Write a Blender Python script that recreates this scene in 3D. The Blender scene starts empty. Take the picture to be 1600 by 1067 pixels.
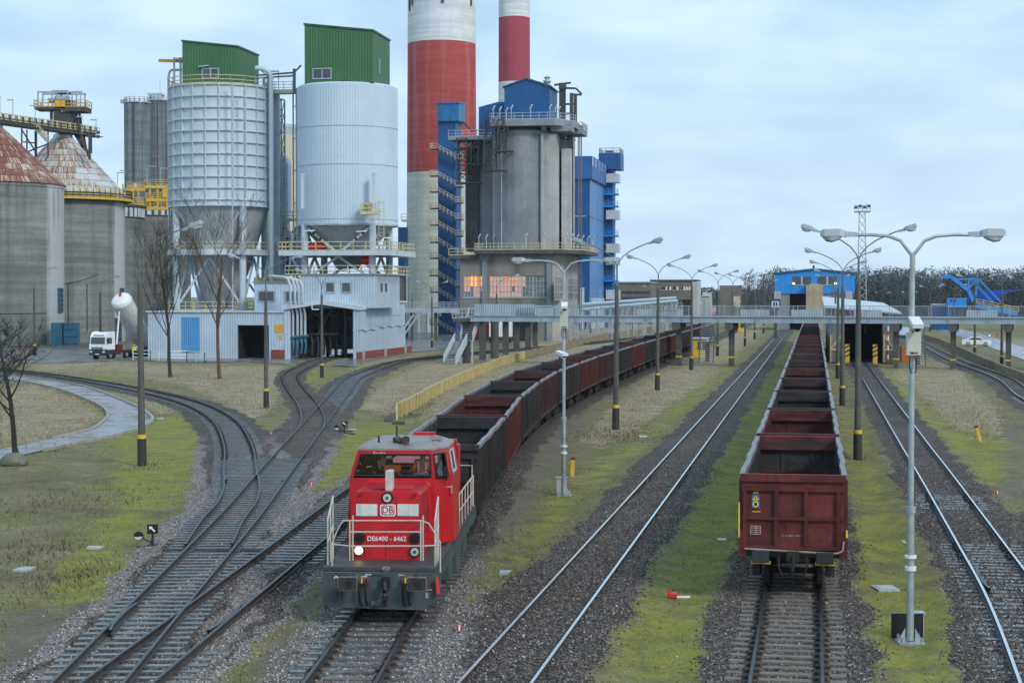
import bpy, math, random
import numpy as np
from mathutils import Vector, Matrix
R = math.radians
rnd = random.Random(7)
SC = bpy.context.scene
COL = SC.collection
# ---------------------------------------------------------------- camera
F = 2690.0; HZ = 462.0; EYE = 8.1          # focal length in photo pixels, horizon row, eye height over rail top
TILT = math.atan((533.5-HZ)/F)
cd = bpy.data.cameras.new('camera'); cam = bpy.data.objects.new('camera', cd); COL.objects.link(cam)
cam.location = (0, 0, EYE); cam.rotation_euler = (math.pi/2-TILT, 0, 0)
cd.sensor_width = 36; cd.lens = F/1600*36; cd.clip_start = .5; cd.clip_end = 20000
SC.camera = cam
# ---------------------------------------------------------------- sky, sun, exposure
SUN_EL, SUN_AZ = R(34), R(140)              # azimuth clockwise from +Y: behind the camera, to the right
w = bpy.data.worlds.new('World'); SC.world = w; w.use_nodes = True
nt = w.node_tree; nt.nodes.clear()
def N(t, typ, **kw):
    n = t.nodes.new(typ)
    for k, v in kw.items():
        if k.startswith('i_'):
            n.inputs[int(k[2:]) if k[2:].isdigit() else k[2:].replace('_', ' ')].default_value = v
        else: setattr(n, k, v)
    return n
def ramp(t, stops, src=None):
    n = t.nodes.new('ShaderNodeValToRGB'); e = n.color_ramp.elements
    while len(e) < len(stops): e.new(.5)
    for q, (p, c) in zip(e, stops):
        q.position = p; q.color = tuple(c)+(1,) if hasattr(c, '__len__') else (c, c, c, 1)
    if src is not None: t.links.new(src, n.inputs[0])
    return n
def mixc(t, fac, a, b, mode='MIX'):
    n = t.nodes.new('ShaderNodeMix'); n.data_type = 'RGBA'; n.blend_type = mode
    for k, v in ((0, fac), (6, a), (7, b)):
        if isinstance(v, bpy.types.NodeSocket): t.links.new(v, n.inputs[k])
        elif k == 0: n.inputs[0].default_value = v
        else: n.inputs[k].default_value = tuple(v)+(1,) if len(v) == 3 else v
    return n.outputs[2]
def math_(t, op, a, b=None, clamp=False):
    n = t.nodes.new('ShaderNodeMath'); n.operation = op; n.use_clamp = clamp
    for k, v in ((0, a), (1, b)):
        if v is None: continue
        if isinstance(v, bpy.types.NodeSocket): t.links.new(v, n.inputs[k])
        else: n.inputs[k].default_value = v
    return n.outputs[0]
sky = N(nt, 'ShaderNodeTexSky', sky_type='NISHITA', sun_disc=False, sun_elevation=SUN_EL, sun_rotation=SUN_AZ, air_density=1.5, dust_density=3, ozone_density=2)
tc = N(nt, 'ShaderNodeTexCoord'); sp = N(nt, 'ShaderNodeSeparateXYZ'); nt.links.new(tc.outputs['Generated'], sp.inputs[0])
zz = math_(nt, 'ADD', math_(nt, 'MAXIMUM', sp.outputs[2], 0.0), .22)
cb = N(nt, 'ShaderNodeCombineXYZ')
nt.links.new(math_(nt, 'DIVIDE', sp.outputs[0], zz), cb.inputs[0]); nt.links.new(math_(nt, 'DIVIDE', sp.outputs[1], zz), cb.inputs[1])
n1 = N(nt, 'ShaderNodeTexNoise', i_Scale=3.2, i_Detail=7.0, i_Roughness=.5, i_Distortion=.2); nt.links.new(cb.outputs[0], n1.inputs[0])
n2 = N(nt, 'ShaderNodeTexNoise', i_Scale=1.1, i_Detail=4.0, i_Roughness=.5); nt.links.new(cb.outputs[0], n2.inputs[0])
cl = math_(nt, 'ADD', math_(nt, 'MULTIPLY', n1.outputs[0], .6), math_(nt, 'MULTIPLY', n2.outputs[0], .4))
cr = ramp(nt, [(.37, (3.4, 5.3, 7.3)), (.45, (4.1, 6.1, 8.15)), (.51, (4.8, 6.9, 8.75)), (.6, (5.9, 7.8, 9.2))], cl)
hz = ramp(nt, [(.0, 1), (.07, .8), (.22, 0.0)], sp.outputs[2])
c1 = mixc(nt, math_(nt, 'MULTIPLY', hz.outputs[0], .6), cr.outputs[0], (5.9, 7.3, 8.8))
c2 = mixc(nt, .08, c1, sky.outputs[0])
bg = N(nt, 'ShaderNodeBackground', i_Strength=.1); nt.links.new(c2, bg.inputs[0])
wo = N(nt, 'ShaderNodeOutputWorld'); nt.links.new(bg.outputs[0], wo.inputs[0])
sd = bpy.data.lights.new('sun', 'SUN'); sd.energy = 1.5; sd.angle = R(14); sd.color = (1, .94, .87)
so = bpy.data.objects.new('sun', sd); COL.objects.link(so)
so.rotation_euler = Vector((math.sin(SUN_AZ)*math.cos(SUN_EL), math.cos(SUN_AZ)*math.cos(SUN_EL), math.sin(SUN_EL))).to_track_quat('Z', 'Y').to_euler()
SC.view_settings.view_transform = 'Standard'; SC.view_settings.look = 'None'; SC.view_settings.exposure = .36; SC.view_settings.gamma = 1
# ---------------------------------------------------------------- from the photograph's geometry to places
GZ = -.3                                      # yard level; rail tops are z = 0
ROT = -math.atan(.175)                        # the yard runs ten degrees to the right of the view
def ray(px, py):
    x = (px-800)/F; y = (533.5-py)/F; c, s = math.cos(TILT), math.sin(TILT)
    return Vector((x, c+y*s, -s+y*c))
def G(px, py, z=GZ):                          # the point at height z seen at a pixel
    d = ray(px, py); t = (z-EYE)/d.z
    return Vector((d.x*t, d.y*t, z))
def P(px, py, Y):                             # the point at distance Y seen at a pixel
    d = ray(px, py); t = Y/d.y
    return Vector((d.x*t, Y, EYE+d.z*t))
class Fr:                                     # a building's own axes: x along its front, y into its depth, z up
    def __init__(s, loc, rot=ROT):
        s.loc = Vector((loc[0], loc[1], GZ)); s.rot = rot; s.m = Matrix.Rotation(-rot, 3, 'Z')
        s.o = s.m @ (Vector((0, 0, EYE))-s.loc)
    def q(s, px, py, ly=0.):
        d = s.m @ ray(px, py); t = (ly-s.o.y)/d.y
        return s.o.x+d.x*t, s.o.z+d.z*t
    def x(s, px, ly=0., py=462): return s.q(px, py, ly)[0]
    def z(s, py, ly=0., px=None):
        if px is None: px = 800+F*s.loc.x/s.loc.y
        return s.q(px, py, ly)[1]
    def s_(s, px, py, lx):
        d = s.m @ ray(px, py); t = (lx-s.o.x)/d.x
        return s.o.y+d.y*t, s.o.z+d.z*t
def FrY(px, Y, rot=ROT):
    p = P(px, 462, Y); return Fr(p, rot)
# ---------------------------------------------------------------- mesh builder
class MB:
    def __init__(s): s.v = []; s.f = []; s.m = []; s.p = []
    def add(s, vs, fs, mi=0):
        b = len(s.v); s.p.append((b, len(s.f))); s.v += [tuple(v) for v in vs]; s.f += [tuple(b+i for i in f) for f in fs]; s.m += [mi]*len(fs)
        return s
    def box(s, x0, y0, z0, x1, y1, z1, mi=0):
        return s.add([(x0,y0,z0),(x1,y0,z0),(x1,y1,z0),(x0,y1,z0),(x0,y0,z1),(x1,y0,z1),(x1,y1,z1),(x0,y1,z1)],
              [(3,2,1,0),(4,5,6,7),(0,1,5,4),(1,2,6,5),(2,3,7,6),(3,0,4,7)], mi)
    def cbox(s, c, d, mi=0): return s.box(c[0]-d[0]/2, c[1]-d[1]/2, c[2]-d[2]/2, c[0]+d[0]/2, c[1]+d[1]/2, c[2]+d[2]/2, mi)
    def beam(s, a, b, w, h, mi=0):
        a = Vector(a); b = Vector(b); d = (b-a)
        if d.length < 1e-6: return s
        d.normalize(); up = Vector((0,0,1)) if abs(d.z) < .98 else Vector((0,1,0))
        r = d.cross(up).normalized()*w/2; u = r.cross(d).normalized()*h/2
        vs = [a-r-u, a+r-u, a+r+u, a-r+u, b-r-u, b+r-u, b+r+u, b-r+u]
        return s.add(vs, [(3,2,1,0),(4,5,6,7),(0,1,5,4),(1,2,6,5),(2,3,7,6),(3,0,4,7)], mi)
    def tube(s, pts, r, n=6, mi=0):
        pts = [Vector(p) for p in pts]; k = len(pts); rr = r if hasattr(r, '__len__') else [r]*k
        vs = []; fs = []; ref = None
        for i in range(k):
            d = (pts[min(i+1, k-1)]-pts[max(i-1, 0)]).normalized()
            if ref is None: ref = Vector((0,0,1)) if abs(d.z) < .9 else Vector((1,0,0))
            a = d.cross(ref)
            if a.length < 1e-4: a = d.orthogonal()
            a.normalize(); b = a.cross(d).normalized(); ref = b
            for j in range(n):
                t = 2*math.pi*j/n; vs.append(pts[i]+(a*math.cos(t)+b*math.sin(t))*rr[i])
        for i in range(k-1):
            for j in range(n):
                j2 = (j+1) % n; fs.append((i*n+j, i*n+j2, i*n+n+j2, i*n+n+j))
        fs.append(tuple(range(n-1, -1, -1))); fs.append(tuple((k-1)*n+j for j in range(n)))
        return s.add(vs, fs, mi)
    def lathe(s, prof, n=32, cx=0, cy=0, mi=0, cap=True, wob=0):
        vs = []; fs = []
        for (r, z) in [p[:2] for p in prof]:
            for j in range(n):
                t = 2*math.pi*j/n; q = r+(wob if j % 2 else -wob)
                vs.append((cx+q*math.cos(t), cy+q*math.sin(t), z))
        k = len(prof)
        mm = [(p[2] if len(p) > 2 else mi) for p in prof]
        b = len(s.v); s.p.append((b, len(s.f))); s.v += vs
        for i in range(k-1):
            for j in range(n):
                j2 = (j+1) % n; s.f.append((b+i*n+j, b+i*n+j2, b+i*n+n+j2, b+i*n+n+j)); s.m.append(mm[i])
        if cap:
            s.f.append(tuple(b+j for j in range(n-1, -1, -1))); s.m.append(mm[0])
            s.f.append(tuple(b+(k-1)*n+j for j in range(n))); s.m.append(mm[-1])
        return s
    def cyl(s, a, b, r, n=12, mi=0): return s.tube([a, b], r, n, mi)
    def prism(s, poly, c0, c1, axis='y', mi=0):
        def mk(a, b, c): return {'y': (a, c, b), 'x': (c, a, b), 'z': (a, b, c)}[axis]
        n = len(poly); vs = [mk(a, b, c0) for a, b in poly]+[mk(a, b, c1) for a, b in poly]
        fs = [tuple(range(n)), tuple(range(2*n-1, n-1, -1))]+[(i, (i+1) % n, n+(i+1) % n, n+i) for i in range(n)]
        return s.add(vs, fs, mi)
    def rail(s, pts, h=1.1, sp=1.5, r=.035, bars=2, mi=0, close=False, toe=True):
        pts = [Vector(p) for p in pts]
        if close: pts.append(pts[0])
        for a, b in zip(pts, pts[1:]):
            L = (b-a).length; k = max(1, int(round(L/sp)))
            for i in range(k+1):
                p = a.lerp(b, i/k); s.beam(p, p+Vector((0,0,h)), r*2, r*2, mi)
            for j in range(bars):
                q = Vector((0,0,h*(j+1)/bars)); s.beam(a+q, b+q, r*2, r*2, mi)
            if toe: s.beam(a+Vector((0,0,.08)), b+Vector((0,0,.08)), .02, .14, mi)
        return s
    def ladder(s, x, y, z0, z1, w=.6, mi=0, cage=True):
        for sx in (-w/2, w/2): s.box(x+sx-.035, y-.035, z0, x+sx+.035, y+.035, z1, mi)
        z = z0
        while z < z1: s.box(x-w/2, y-.02, z, x+w/2, y+.02, z+.05, mi); z += .45
        if cage:
            z = z0+2.2
            while z < z1: 
                s.tube([(x-w/2, y, z), (x-w/2-.1, y-.5, z), (x, y-.8, z), (x+w/2+.1, y-.5, z), (x+w/2, y, z)], .04, 4, mi); z += 1.1
            for ax, ay in ((-w/2-.1, -.5), (0, -.8), (w/2+.1, -.5)): s.box(x+ax-.025, y+ay-.025, z0+2.2, x+ax+.025, y+ay+.025, z1, mi)
        return s
    def lattice(s, x, y, z0, z1, w, d, step, r=.06, mi=0):
        cs = [(x-w/2, y-d/2), (x+w/2, y-d/2), (x+w/2, y+d/2), (x-w/2, y+d/2)]
        for a in cs: s.box(a[0]-r, a[1]-r, z0, a[0]+r, a[1]+r, z1, mi)
        k = max(1, int((z1-z0)/step))
        for i in range(k):
            za = z0+(z1-z0)*i/k; zb = z0+(z1-z0)*(i+1)/k
            for j in range(4):
                a = cs[j]; b = cs[(j+1) % 4]
                if i % 2: a, b = b, a
                s.beam((*a, za), (*b, zb), r*1.3, r*1.3, mi); s.beam((*a, zb), (*b, zb), r*1.3, r*1.3, mi)
        return s
    def pieces(s, each):                        # groups of shapes that stand apart from one another
        k = len(s.p); V = np.array(s.v); e = [b for b, _ in s.p[1:]]+[len(V)]
        lo = np.array([V[b:q].min(0) for (b, _), q in zip(s.p, e)]); hi = np.array([V[b:q].max(0) for (b, _), q in zip(s.p, e)])
        if each: return [[i] for i in range(k)]
        sz = (hi-lo).max(1); gap = np.maximum(0, np.maximum(lo[:, None]-hi[None], lo[None]-hi[:, None])); near = np.sqrt((gap**2).sum(2)) <= np.maximum(.02, .48*np.maximum(sz[:, None], sz[None]))
        seen = set(); out = []
        for i in range(k):
            if i in seen: continue
            st = [i]; g = []; seen.add(i)
            while st:
                q = st.pop(); g.append(q)
                for j in np.nonzero(near[q])[0]:
                    if j not in seen: seen.add(j); st.append(j)
            out.append(sorted(g))
        return out
    def build(s, name, mats, parent=None, smooth=False, loc=None, bevel=0, each=False):
        if parent is not None and 1 < len(s.p) <= 1500 and not loc:
            gs = s.pieces(each)
            if 1 < len(gs) <= 40:
                vb = [b for b, _ in s.p]+[len(s.v)]; fb = [f for _, f in s.p]+[len(s.f)]; first = None
                for g in gs:
                    q = MB()
                    for i in g: q.add(s.v[vb[i]:vb[i+1]], [tuple(j-vb[i] for j in f) for f in s.f[fb[i]:fb[i+1]]]); q.m[-(fb[i+1]-fb[i]):] = s.m[fb[i]:fb[i+1]]
                    q.p = q.p[:1]; o = q.build(name, mats, parent, smooth, None, bevel); first = first or o
                return first
        me = bpy.data.meshes.new(name); me.from_pydata(s.v, [], s.f)
        for m in (mats if isinstance(mats, (list, tuple)) else [mats]): me.materials.append(m)
        if any(s.m): me.polygons.foreach_set('material_index', s.m)
        if smooth:
            me.polygons.foreach_set('use_smooth', [True]*len(s.f))
            if hasattr(me, 'set_sharp_from_angle'): me.set_sharp_from_angle(angle=R(38))
        o = bpy.data.objects.new(name, me); COL.objects.link(o)
        if parent: o.parent = parent
        if loc: o.location = loc
        if bevel:
            md = o.modifiers.new('bevel', 'BEVEL'); md.width = bevel; md.segments = 2; md.limit_method = 'ANGLE'
        return o
def tag(o, label=None, cat=None, group=None, kind=None):
    if label: o['label'] = label
    if cat: o['category'] = cat
    if group: o['group'] = group
    if kind: o['kind'] = kind
    return o
def thing(name, label, cat, loc=(0,0,0), rot=0, group=None):
    o = bpy.data.objects.new(name, None); COL.objects.link(o); o.location = loc; o.rotation_euler = (0, 0, rot)
    o.empty_display_size = .3
    return tag(o, label, cat, group)
def fthing(name, label, cat, fr, group=None): return thing(name, label, cat, fr.loc, fr.rot, group)
KIDS = {}
def copy_tree(o, parent=None):
    c = o.copy(); COL.objects.link(c); c.parent = parent
    for ch in [x for x in o.children]: copy_tree(ch, c)
    return c
ORD = ['first','second','third','fourth','fifth','sixth','seventh','eighth','ninth','tenth','eleventh','twelfth','thirteenth','fourteenth','fifteenth','sixteenth','seventeenth','eighteenth','nineteenth','twentieth']
# ---------------------------------------------------------------- materials
def newmat(name):
    m = bpy.data.materials.new(name); m.use_nodes = True; t = m.node_tree
    return m, t, t.nodes['Principled BSDF']
def M(name, col, rough=.65, metal=0, var=.3, scale=.8, streak=0, scol=(.05,.045,.04), sscale=1.2, bump=0, bscale=12, corr=0, spots=0, pcol=(.12,.05,.02), spec=.4, coord='Object', patch=0):
    m, t, b = newmat(name); L = t.links.new
    tc = N(t, 'ShaderNodeTexCoord'); oi = N(t, 'ShaderNodeObjectInfo')
    ad = N(t, 'ShaderNodeVectorMath', operation='ADD'); L(tc.outputs[coord], ad.inputs[0])
    mu = N(t, 'ShaderNodeVectorMath', operation='SCALE'); cx = N(t, 'ShaderNodeCombineXYZ')
    L(oi.outputs['Random'], cx.inputs[0]); L(oi.outputs['Random'], cx.inputs[1]); L(cx.outputs[0], mu.inputs[0]); mu.inputs[3].default_value = 37.0
    L(mu.outputs[0], ad.inputs[1]); v = ad.outputs[0]
    n = N(t, 'ShaderNodeTexNoise', i_Scale=scale, i_Detail=8.0, i_Roughness=.62); L(v, n.inputs[0])
    r = ramp(t, [(.3, 1-var), (.7, 1+var)], n.outputs[0])
    c = mixc(t, 1.0, tuple(col)+(1,), r.outputs[0], 'MULTIPLY')
    nf = N(t, 'ShaderNodeTexNoise', i_Scale=scale*11, i_Detail=4.0); L(v, nf.inputs[0])
    c = mixc(t, 1.0, c, ramp(t, [(.3, 1-var*.4), (.7, 1+var*.4)], nf.outputs[0]).outputs[0], 'MULTIPLY')
    if patch:
        mp = N(t, 'ShaderNodeMapping'); mp.inputs['Scale'].default_value = (.05, .05, 1.1); L(v, mp.inputs[0])
        n3 = N(t, 'ShaderNodeTexNoise', i_Scale=1.0, i_Detail=6.0); L(mp.outputs[0], n3.inputs[0])
        c = mixc(t, 1.0, c, ramp(t, [(.35, 1-patch), (.65, 1+patch)], n3.outputs[0]).outputs[0], 'MULTIPLY')
    if streak:
        mp = N(t, 'ShaderNodeMapping'); mp.inputs['Scale'].default_value = (sscale, sscale, sscale*.045); L(v, mp.inputs[0])
        n3 = N(t, 'ShaderNodeTexNoise', i_Scale=1.0, i_Detail=5.0, i_Roughness=.6); L(mp.outputs[0], n3.inputs[0])
        c = mixc(t, math_(t, 'MULTIPLY', ramp(t, [(.5, 0.), (.7, 1.)], n3.outputs[0]).outputs[0], streak), c, scol)
    if spots:
        n4 = N(t, 'ShaderNodeTexNoise', i_Scale=scale*3.1, i_Detail=7.0, i_Roughness=.7); L(v, n4.inputs[0])
        c = mixc(t, math_(t, 'MULTIPLY', ramp(t, [(.52, 0.), (.62, 1.)], n4.outputs[0]).outputs[0], spots), c, pcol)
    L(c, b.inputs['Base Color']); b.inputs['Metallic'].default_value = metal
    L(math_(t, 'ADD', math_(t, 'MULTIPLY', math_(t, 'SUBTRACT', n.outputs[0], .5), .35), rough, True), b.inputs['Roughness'])
    b.inputs['Specular IOR Level'].default_value = spec
    nb = None
    if bump:
        n5 = N(t, 'ShaderNodeTexNoise', i_Scale=bscale, i_Detail=4.0); L(v, n5.inputs[0])
        nb = N(t, 'ShaderNodeBump', i_Strength=bump, i_Distance=.05); L(n5.outputs[0], nb.inputs['Height'])
    if corr:
        s2 = N(t, 'ShaderNodeSeparateXYZ'); L(tc.outputs[coord], s2.inputs[0])
        sn = math_(t, 'SINE', math_(t, 'MULTIPLY', math_(t, 'ADD', s2.outputs[0], s2.outputs[1]), 2*math.pi/corr))
        b2 = N(t, 'ShaderNodeBump', i_Strength=.6, i_Distance=.04); L(sn, b2.inputs['Height'])
        if nb: L(nb.outputs[0], b2.inputs['Normal'])
        nb = b2
    if nb: L(nb.outputs[0], b.inputs['Normal'])
    return m
def emis(name, col, st):
    m, t, b = newmat(name); b.inputs['Base Color'].default_value = (*col, 1); b.inputs['Emission Color'].default_value = (*col, 1); b.inputs['Emission Strength'].default_value = st
    return m
def glass(name, tint=(.7,.8,.85), refl=.25):
    m, t, b = newmat(name); t.nodes.remove(b); L = t.links.new
    tr = N(t, 'ShaderNodeBsdfTransparent'); tr.inputs[0].default_value = (*tint, 1)
    gl = N(t, 'ShaderNodeBsdfGlossy'); gl.inputs['Roughness'].default_value = .03
    fr = N(t, 'ShaderNodeFresnel', i_IOR=1.5)
    mx = N(t, 'ShaderNodeMixShader'); L(math_(t, 'ADD', fr.outputs[0], refl, True), mx.inputs[0]); L(tr.outputs[0], mx.inputs[1]); L(gl.outputs[0], mx.inputs[2])
    L(mx.outputs[0], t.nodes['Material Output'].inputs[0]); return m
K = {}
K['conc'] = M('weathered_concrete', (.165,.175,.165), .9, var=.28, scale=.12, streak=.55, scol=(.08,.085,.08), sscale=.35, bump=.3, bscale=3, patch=.2)
K['conc_lt'] = M('pale_concrete', (.42,.43,.42), .9, var=.2, scale=.2, streak=.4, scol=(.2,.2,.19), sscale=.5, bump=.25, bscale=4)
K['conc_mid'] = M('grey_concrete', (.235,.262,.275), .9, var=.22, scale=.25, streak=.5, scol=(.13,.135,.14), sscale=.4, bump=.25, bscale=4)
K['conc_dk'] = M('dark_concrete', (.085,.083,.08), .9, var=.3, scale=.6, streak=.4, sscale=1.5, bump=.3, bscale=8)
K['pole'] = M('pole_concrete', (.1,.097,.088), .85, var=.25, scale=2, streak=.3, sscale=6, bump=.2, bscale=20)
K['sleeve'] = M('tarred_sleeve', (.035,.035,.036), .7, var=.3, scale=3)
K['yellow'] = M('yellow_paint', (.66,.43,.045), .55, var=.2, scale=1.2, spots=.35, pcol=(.25,.13,.03))
K['yellow_old'] = M('worn_yellow_paint', (.5,.38,.14), .7, var=.25, scale=.6, streak=.5, scol=(.22,.16,.07), sscale=1.5, spots=.4, pcol=(.2,.13,.06), corr=.3)
K['cream_rail'] = M('cream_rail_paint', (.55,.48,.28), .6, var=.2, scale=1)
K['galv'] = M('galvanised_steel', (.42,.46,.48), .45, .55, var=.18, scale=2.5)
K['steel_gr'] = M('grey_painted_steel', (.36,.42,.46), .55, .1, var=.2, scale=.8, spots=.2, pcol=(.15,.1,.07))
K['steel_dk'] = M('dark_steel', (.07,.072,.075), .6, .3, var=.35, scale=1.2, spots=.4, pcol=(.08,.045,.03))
K['white_clad'] = M('white_cladding', (.42,.52,.61), .5, var=.15, scale=.25, streak=.4, scol=(.4,.42,.44), sscale=.7, corr=.36)
K['white_flat'] = M('white_paint', (.5,.57,.62), .5, var=.12, scale=.5, streak=.35, scol=(.26,.27,.27), sscale=1.2)
K['silo_rib'] = M('pale_grey_silo_paint', (.5,.59,.655), .5, var=.08, scale=.3, streak=.22, scol=(.34,.36,.38), sscale=.6)
K['silo_white'] = M('pale_blue_silo_cladding', (.49,.6,.7), .5, var=.06, scale=.2, streak=.2, scol=(.38,.42,.46), sscale=.6)
K['green'] = M('green_cladding', (.045,.14,.055), .55, var=.12, scale=.3, corr=.4, streak=.12, sscale=.8)
K['blue'] = M('blue_cladding', (.006,.082,.25), .45, var=.18, scale=.25, corr=.4, streak=.25, scol=(.02,.05,.14), sscale=.6)
K['blue_lit'] = M('lit_blue_cladding', (.09,.23,.5), .42, var=.15, scale=.2, corr=.5, streak=.2, scol=(.05,.14,.36), sscale=.5)  # lighter copy of the blue cladding: light on the right flank painted in
K['blue_sky'] = M('bright_blue_cladding', (.025,.26,.72), .5, var=.1, scale=.3, corr=.6, streak=.15, scol=(.02,.16,.45), sscale=.8)
K['blue_door'] = M('teal_blue_steel', (.03,.13,.21), .5, var=.25, scale=.8)
K['brick'] = M('red_brick', (.22,.055,.04), .85, var=.3, scale=3)
K['tan_wall'] = M('tan_render', (.42,.34,.24), .85, var=.25, scale=.5, streak=.5, scol=(.22,.17,.12), sscale=.8)
K['cream'] = M('cream_render', (.55,.5,.36), .8, var=.1, scale=.3)
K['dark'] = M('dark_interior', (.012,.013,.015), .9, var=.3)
K['corr_old'] = M('weathered_corrugated_sheet', (.16,.2,.22), .7, .1, var=.3, scale=.15, streak=.7, scol=(.07,.055,.045), sscale=.7, patch=.15, spots=.15)
K['black'] = M('black_paint', (.015,.015,.017), .5, var=.3)
K['white'] = M('white_enamel', (.75,.76,.77), .4, var=.06)
K['red'] = M('red_enamel', (.55,.03,.03), .4, var=.15)
K['pipe'] = M('pale_pipe', (.36,.45,.5), .4, .1, var=.1, scale=1)
K['wood_grey'] = M('weathered_boards', (.2,.19,.16), .85, var=.3, scale=1, streak=.6, scol=(.1,.09,.08), sscale=4)
K['orange'] = M('rust_orange_steel', (.5,.14,.025), .8, var=.35, scale=1.3, spots=.5, pcol=(.3,.08,.02))
K['lens'] = M('lamp_bowl', (.55,.6,.63), .15, var=.05, spec=.6)
K['lamp_body'] = M('lamp_housing', (.32,.36,.38), .5, .2, var=.1)
K['winglass'] = M('window_glass', (.05,.065,.075), .12, var=.4, scale=.4, spec=.7)
# rusty sheet roof of the silos: courses of sheets with rust running down each
def rust_roof(name, rustiness):
    m, t, b = newmat(name); L = t.links.new
    tc = N(t, 'ShaderNodeTexCoord'); sp = N(t, 'ShaderNodeSeparateXYZ'); L(tc.outputs['UV'], sp.inputs[0])
    u = math_(t, 'MULTIPLY', sp.outputs[0], 64.); vv = math_(t, 'MULTIPLY', sp.outputs[1], 9.)
    row = math_(t, 'FLOOR', vv); cellu = math_(t, 'FLOOR', math_(t, 'ADD', u, math_(t, 'MULTIPLY', row, .5)))
    cb = N(t, 'ShaderNodeCombineXYZ'); L(cellu, cb.inputs[0]); L(row, cb.inputs[1])
    wn = N(t, 'ShaderNodeTexWhiteNoise', noise_dimensions='2D'); L(cb.outputs[0], wn.inputs[0])
    c2 = N(t, 'ShaderNodeCombineXYZ'); L(math_(t, 'MULTIPLY', sp.outputs[0], 210.), c2.inputs[0]); L(math_(t, 'ADD', math_(t, 'MULTIPLY', vv, .3), math_(t, 'MULTIPLY', row, .6)), c2.inputs[1])
    ns = N(t, 'ShaderNodeTexNoise', i_Scale=1.0, i_Detail=6.0, i_Roughness=.65); L(c2.outputs[0], ns.inputs[0])
    nl = N(t, 'ShaderNodeTexNoise', i_Scale=.16, i_Detail=4.0); L(tc.outputs['Object'], nl.inputs[0])
    fr = math_(t, 'FRACT', vv)
    f = math_(t, 'ADD', math_(t, 'MULTIPLY', wn.outputs[0], .2), math_(t, 'ADD', math_(t, 'MULTIPLY', ns.outputs[0], 1.5), math_(t, 'MULTIPLY', nl.outputs[0], .7)))
    f = math_(t, 'ADD', f, math_(t, 'MULTIPLY', fr, -.06))
    rr = ramp(t, [(.0, (.5,.54,.56)), (.32, (.42,.42,.4)), (.46, (.36,.2,.1)), (.62, (.2,.065,.035)), (1., (.13,.04,.03))], math_(t, 'MULTIPLY', math_(t, 'SUBTRACT', f, 1.28-rustiness), 1.6, True))
    edge = ramp(t, [(.0, .35), (.06, 1.)], fr)  # joint shadow of each sheet course, painted as a dark line
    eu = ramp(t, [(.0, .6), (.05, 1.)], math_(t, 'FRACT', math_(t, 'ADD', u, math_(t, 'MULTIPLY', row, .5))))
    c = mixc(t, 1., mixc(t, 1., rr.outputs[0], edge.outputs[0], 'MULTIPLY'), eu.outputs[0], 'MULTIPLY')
    L(c, b.inputs['Base Color']); b.inputs['Roughness'].default_value = .6
    bp = N(t, 'ShaderNodeBump', i_Strength=.8, i_Distance=.12); L(fr, bp.inputs['Height']); L(bp.outputs[0], b.inputs['Normal'])
    return m
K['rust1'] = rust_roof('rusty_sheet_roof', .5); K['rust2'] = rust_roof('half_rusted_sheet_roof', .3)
# ---------------------------------------------------------------- tracks as curves X(Y)
def cr(pts, step=.5):
    pts = [np.array(p, float) for p in pts]; pts = [2*pts[0]-pts[1]]+pts+[2*pts[-1]-pts[-2]]; out = []
    for i in range(1, len(pts)-2):
        a, b, c, d = pts[i-1:i+3]; k = max(2, int(np.linalg.norm(c-b)/step)); t = np.linspace(0, 1, k, endpoint=False)[:, None]
        # centripetal-like tangents scaled by segment length
        lb = np.linalg.norm(c-b); m1 = (c-a)/max(1e-6, np.linalg.norm(c-a))*lb; m2 = (d-b)/max(1e-6, np.linalg.norm(d-b))*lb
        h = t*t*(3-2*t); out.append(b*(1-h)+c*h+m1*(t**3-2*t*t+t)+m2*(t**3-t*t))
    out.append(pts[-2][None]); return np.concatenate(out)
def offs(c, d):
    t = np.gradient(c, axis=0); t /= np.linalg.norm(t, axis=1)[:, None]
    return c+np.stack([t[:, 1], -t[:, 0]], 1)*d          # to the right of the direction of travel
def px2w(pp, z=0): return [tuple(G(a, b, z)[:2]) for a, b in pp]
GA = 1.507
C = {}
C['T1'] = cr([(-6.65+.1752*y, y) for y in (24, 60, 120, 250, 420, 700)])
C['T2'] = cr([(-.55+.1755*y, y) for y in (24, 60, 120, 250, 430)])
C['T0'] = cr([(-4.25,24),(-3.6,36.5),(-3.22,44.8),(-2.5,56),(-1.66,69.9),(-.85,85.4),(.2,98.15),(1.7,112.9),(3.6,126),(5.95,141.7),(8.2,155),(10.9,171),(13.4,185.6),(16.1,201),(19.4,219.7),(34.5,306),(50.5,397),(70,508)])
C['T3'] = cr([(8.8,24),(11.57,36.55),(13.62,46.5),(15.4,56.4),(19.3,78.4),(21.6,91.6),(5.55+.1755*130,130),(5.55+.1755*180,180),(5.55+.1755*245,245)])
C['T4'] = cr([(10.9,32),(11.95,36.5),(13.55,42),(15.7,49),(18.0,55.5),(20,61),(22.4,67),(28.4,83),(33.6,100),(38.2,120),(41.9,139.7),(48.6,170),(56.4,219),(67.5,279.4),(84,370),(110,520)])
T6 = [(-7.85,24),(-8.41-.5,36),(-9.37-.752,64.5),(-10.35-.752,82),(-11.8-.752,109.5),(-12.75-.752,126.7),(-13.85-.752,148.2),(-14.95-.752,169.4)]
C['T6'] = cr([(-8.3,24),(-8.91,36)]+T6[2:]+[(-15.5,183),(-13.9,215.7),(-10.4,229),(-5.5,245),(.5,262),(9,285),(20,320),(45,420)])
C['T5'] = cr([(-8.95,24),(-8.28,36),(-7.1,55.6),(-6.13,72.9),(-5.0,85),(-2.7,100),(1.2,115),(3.4,126)])
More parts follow.
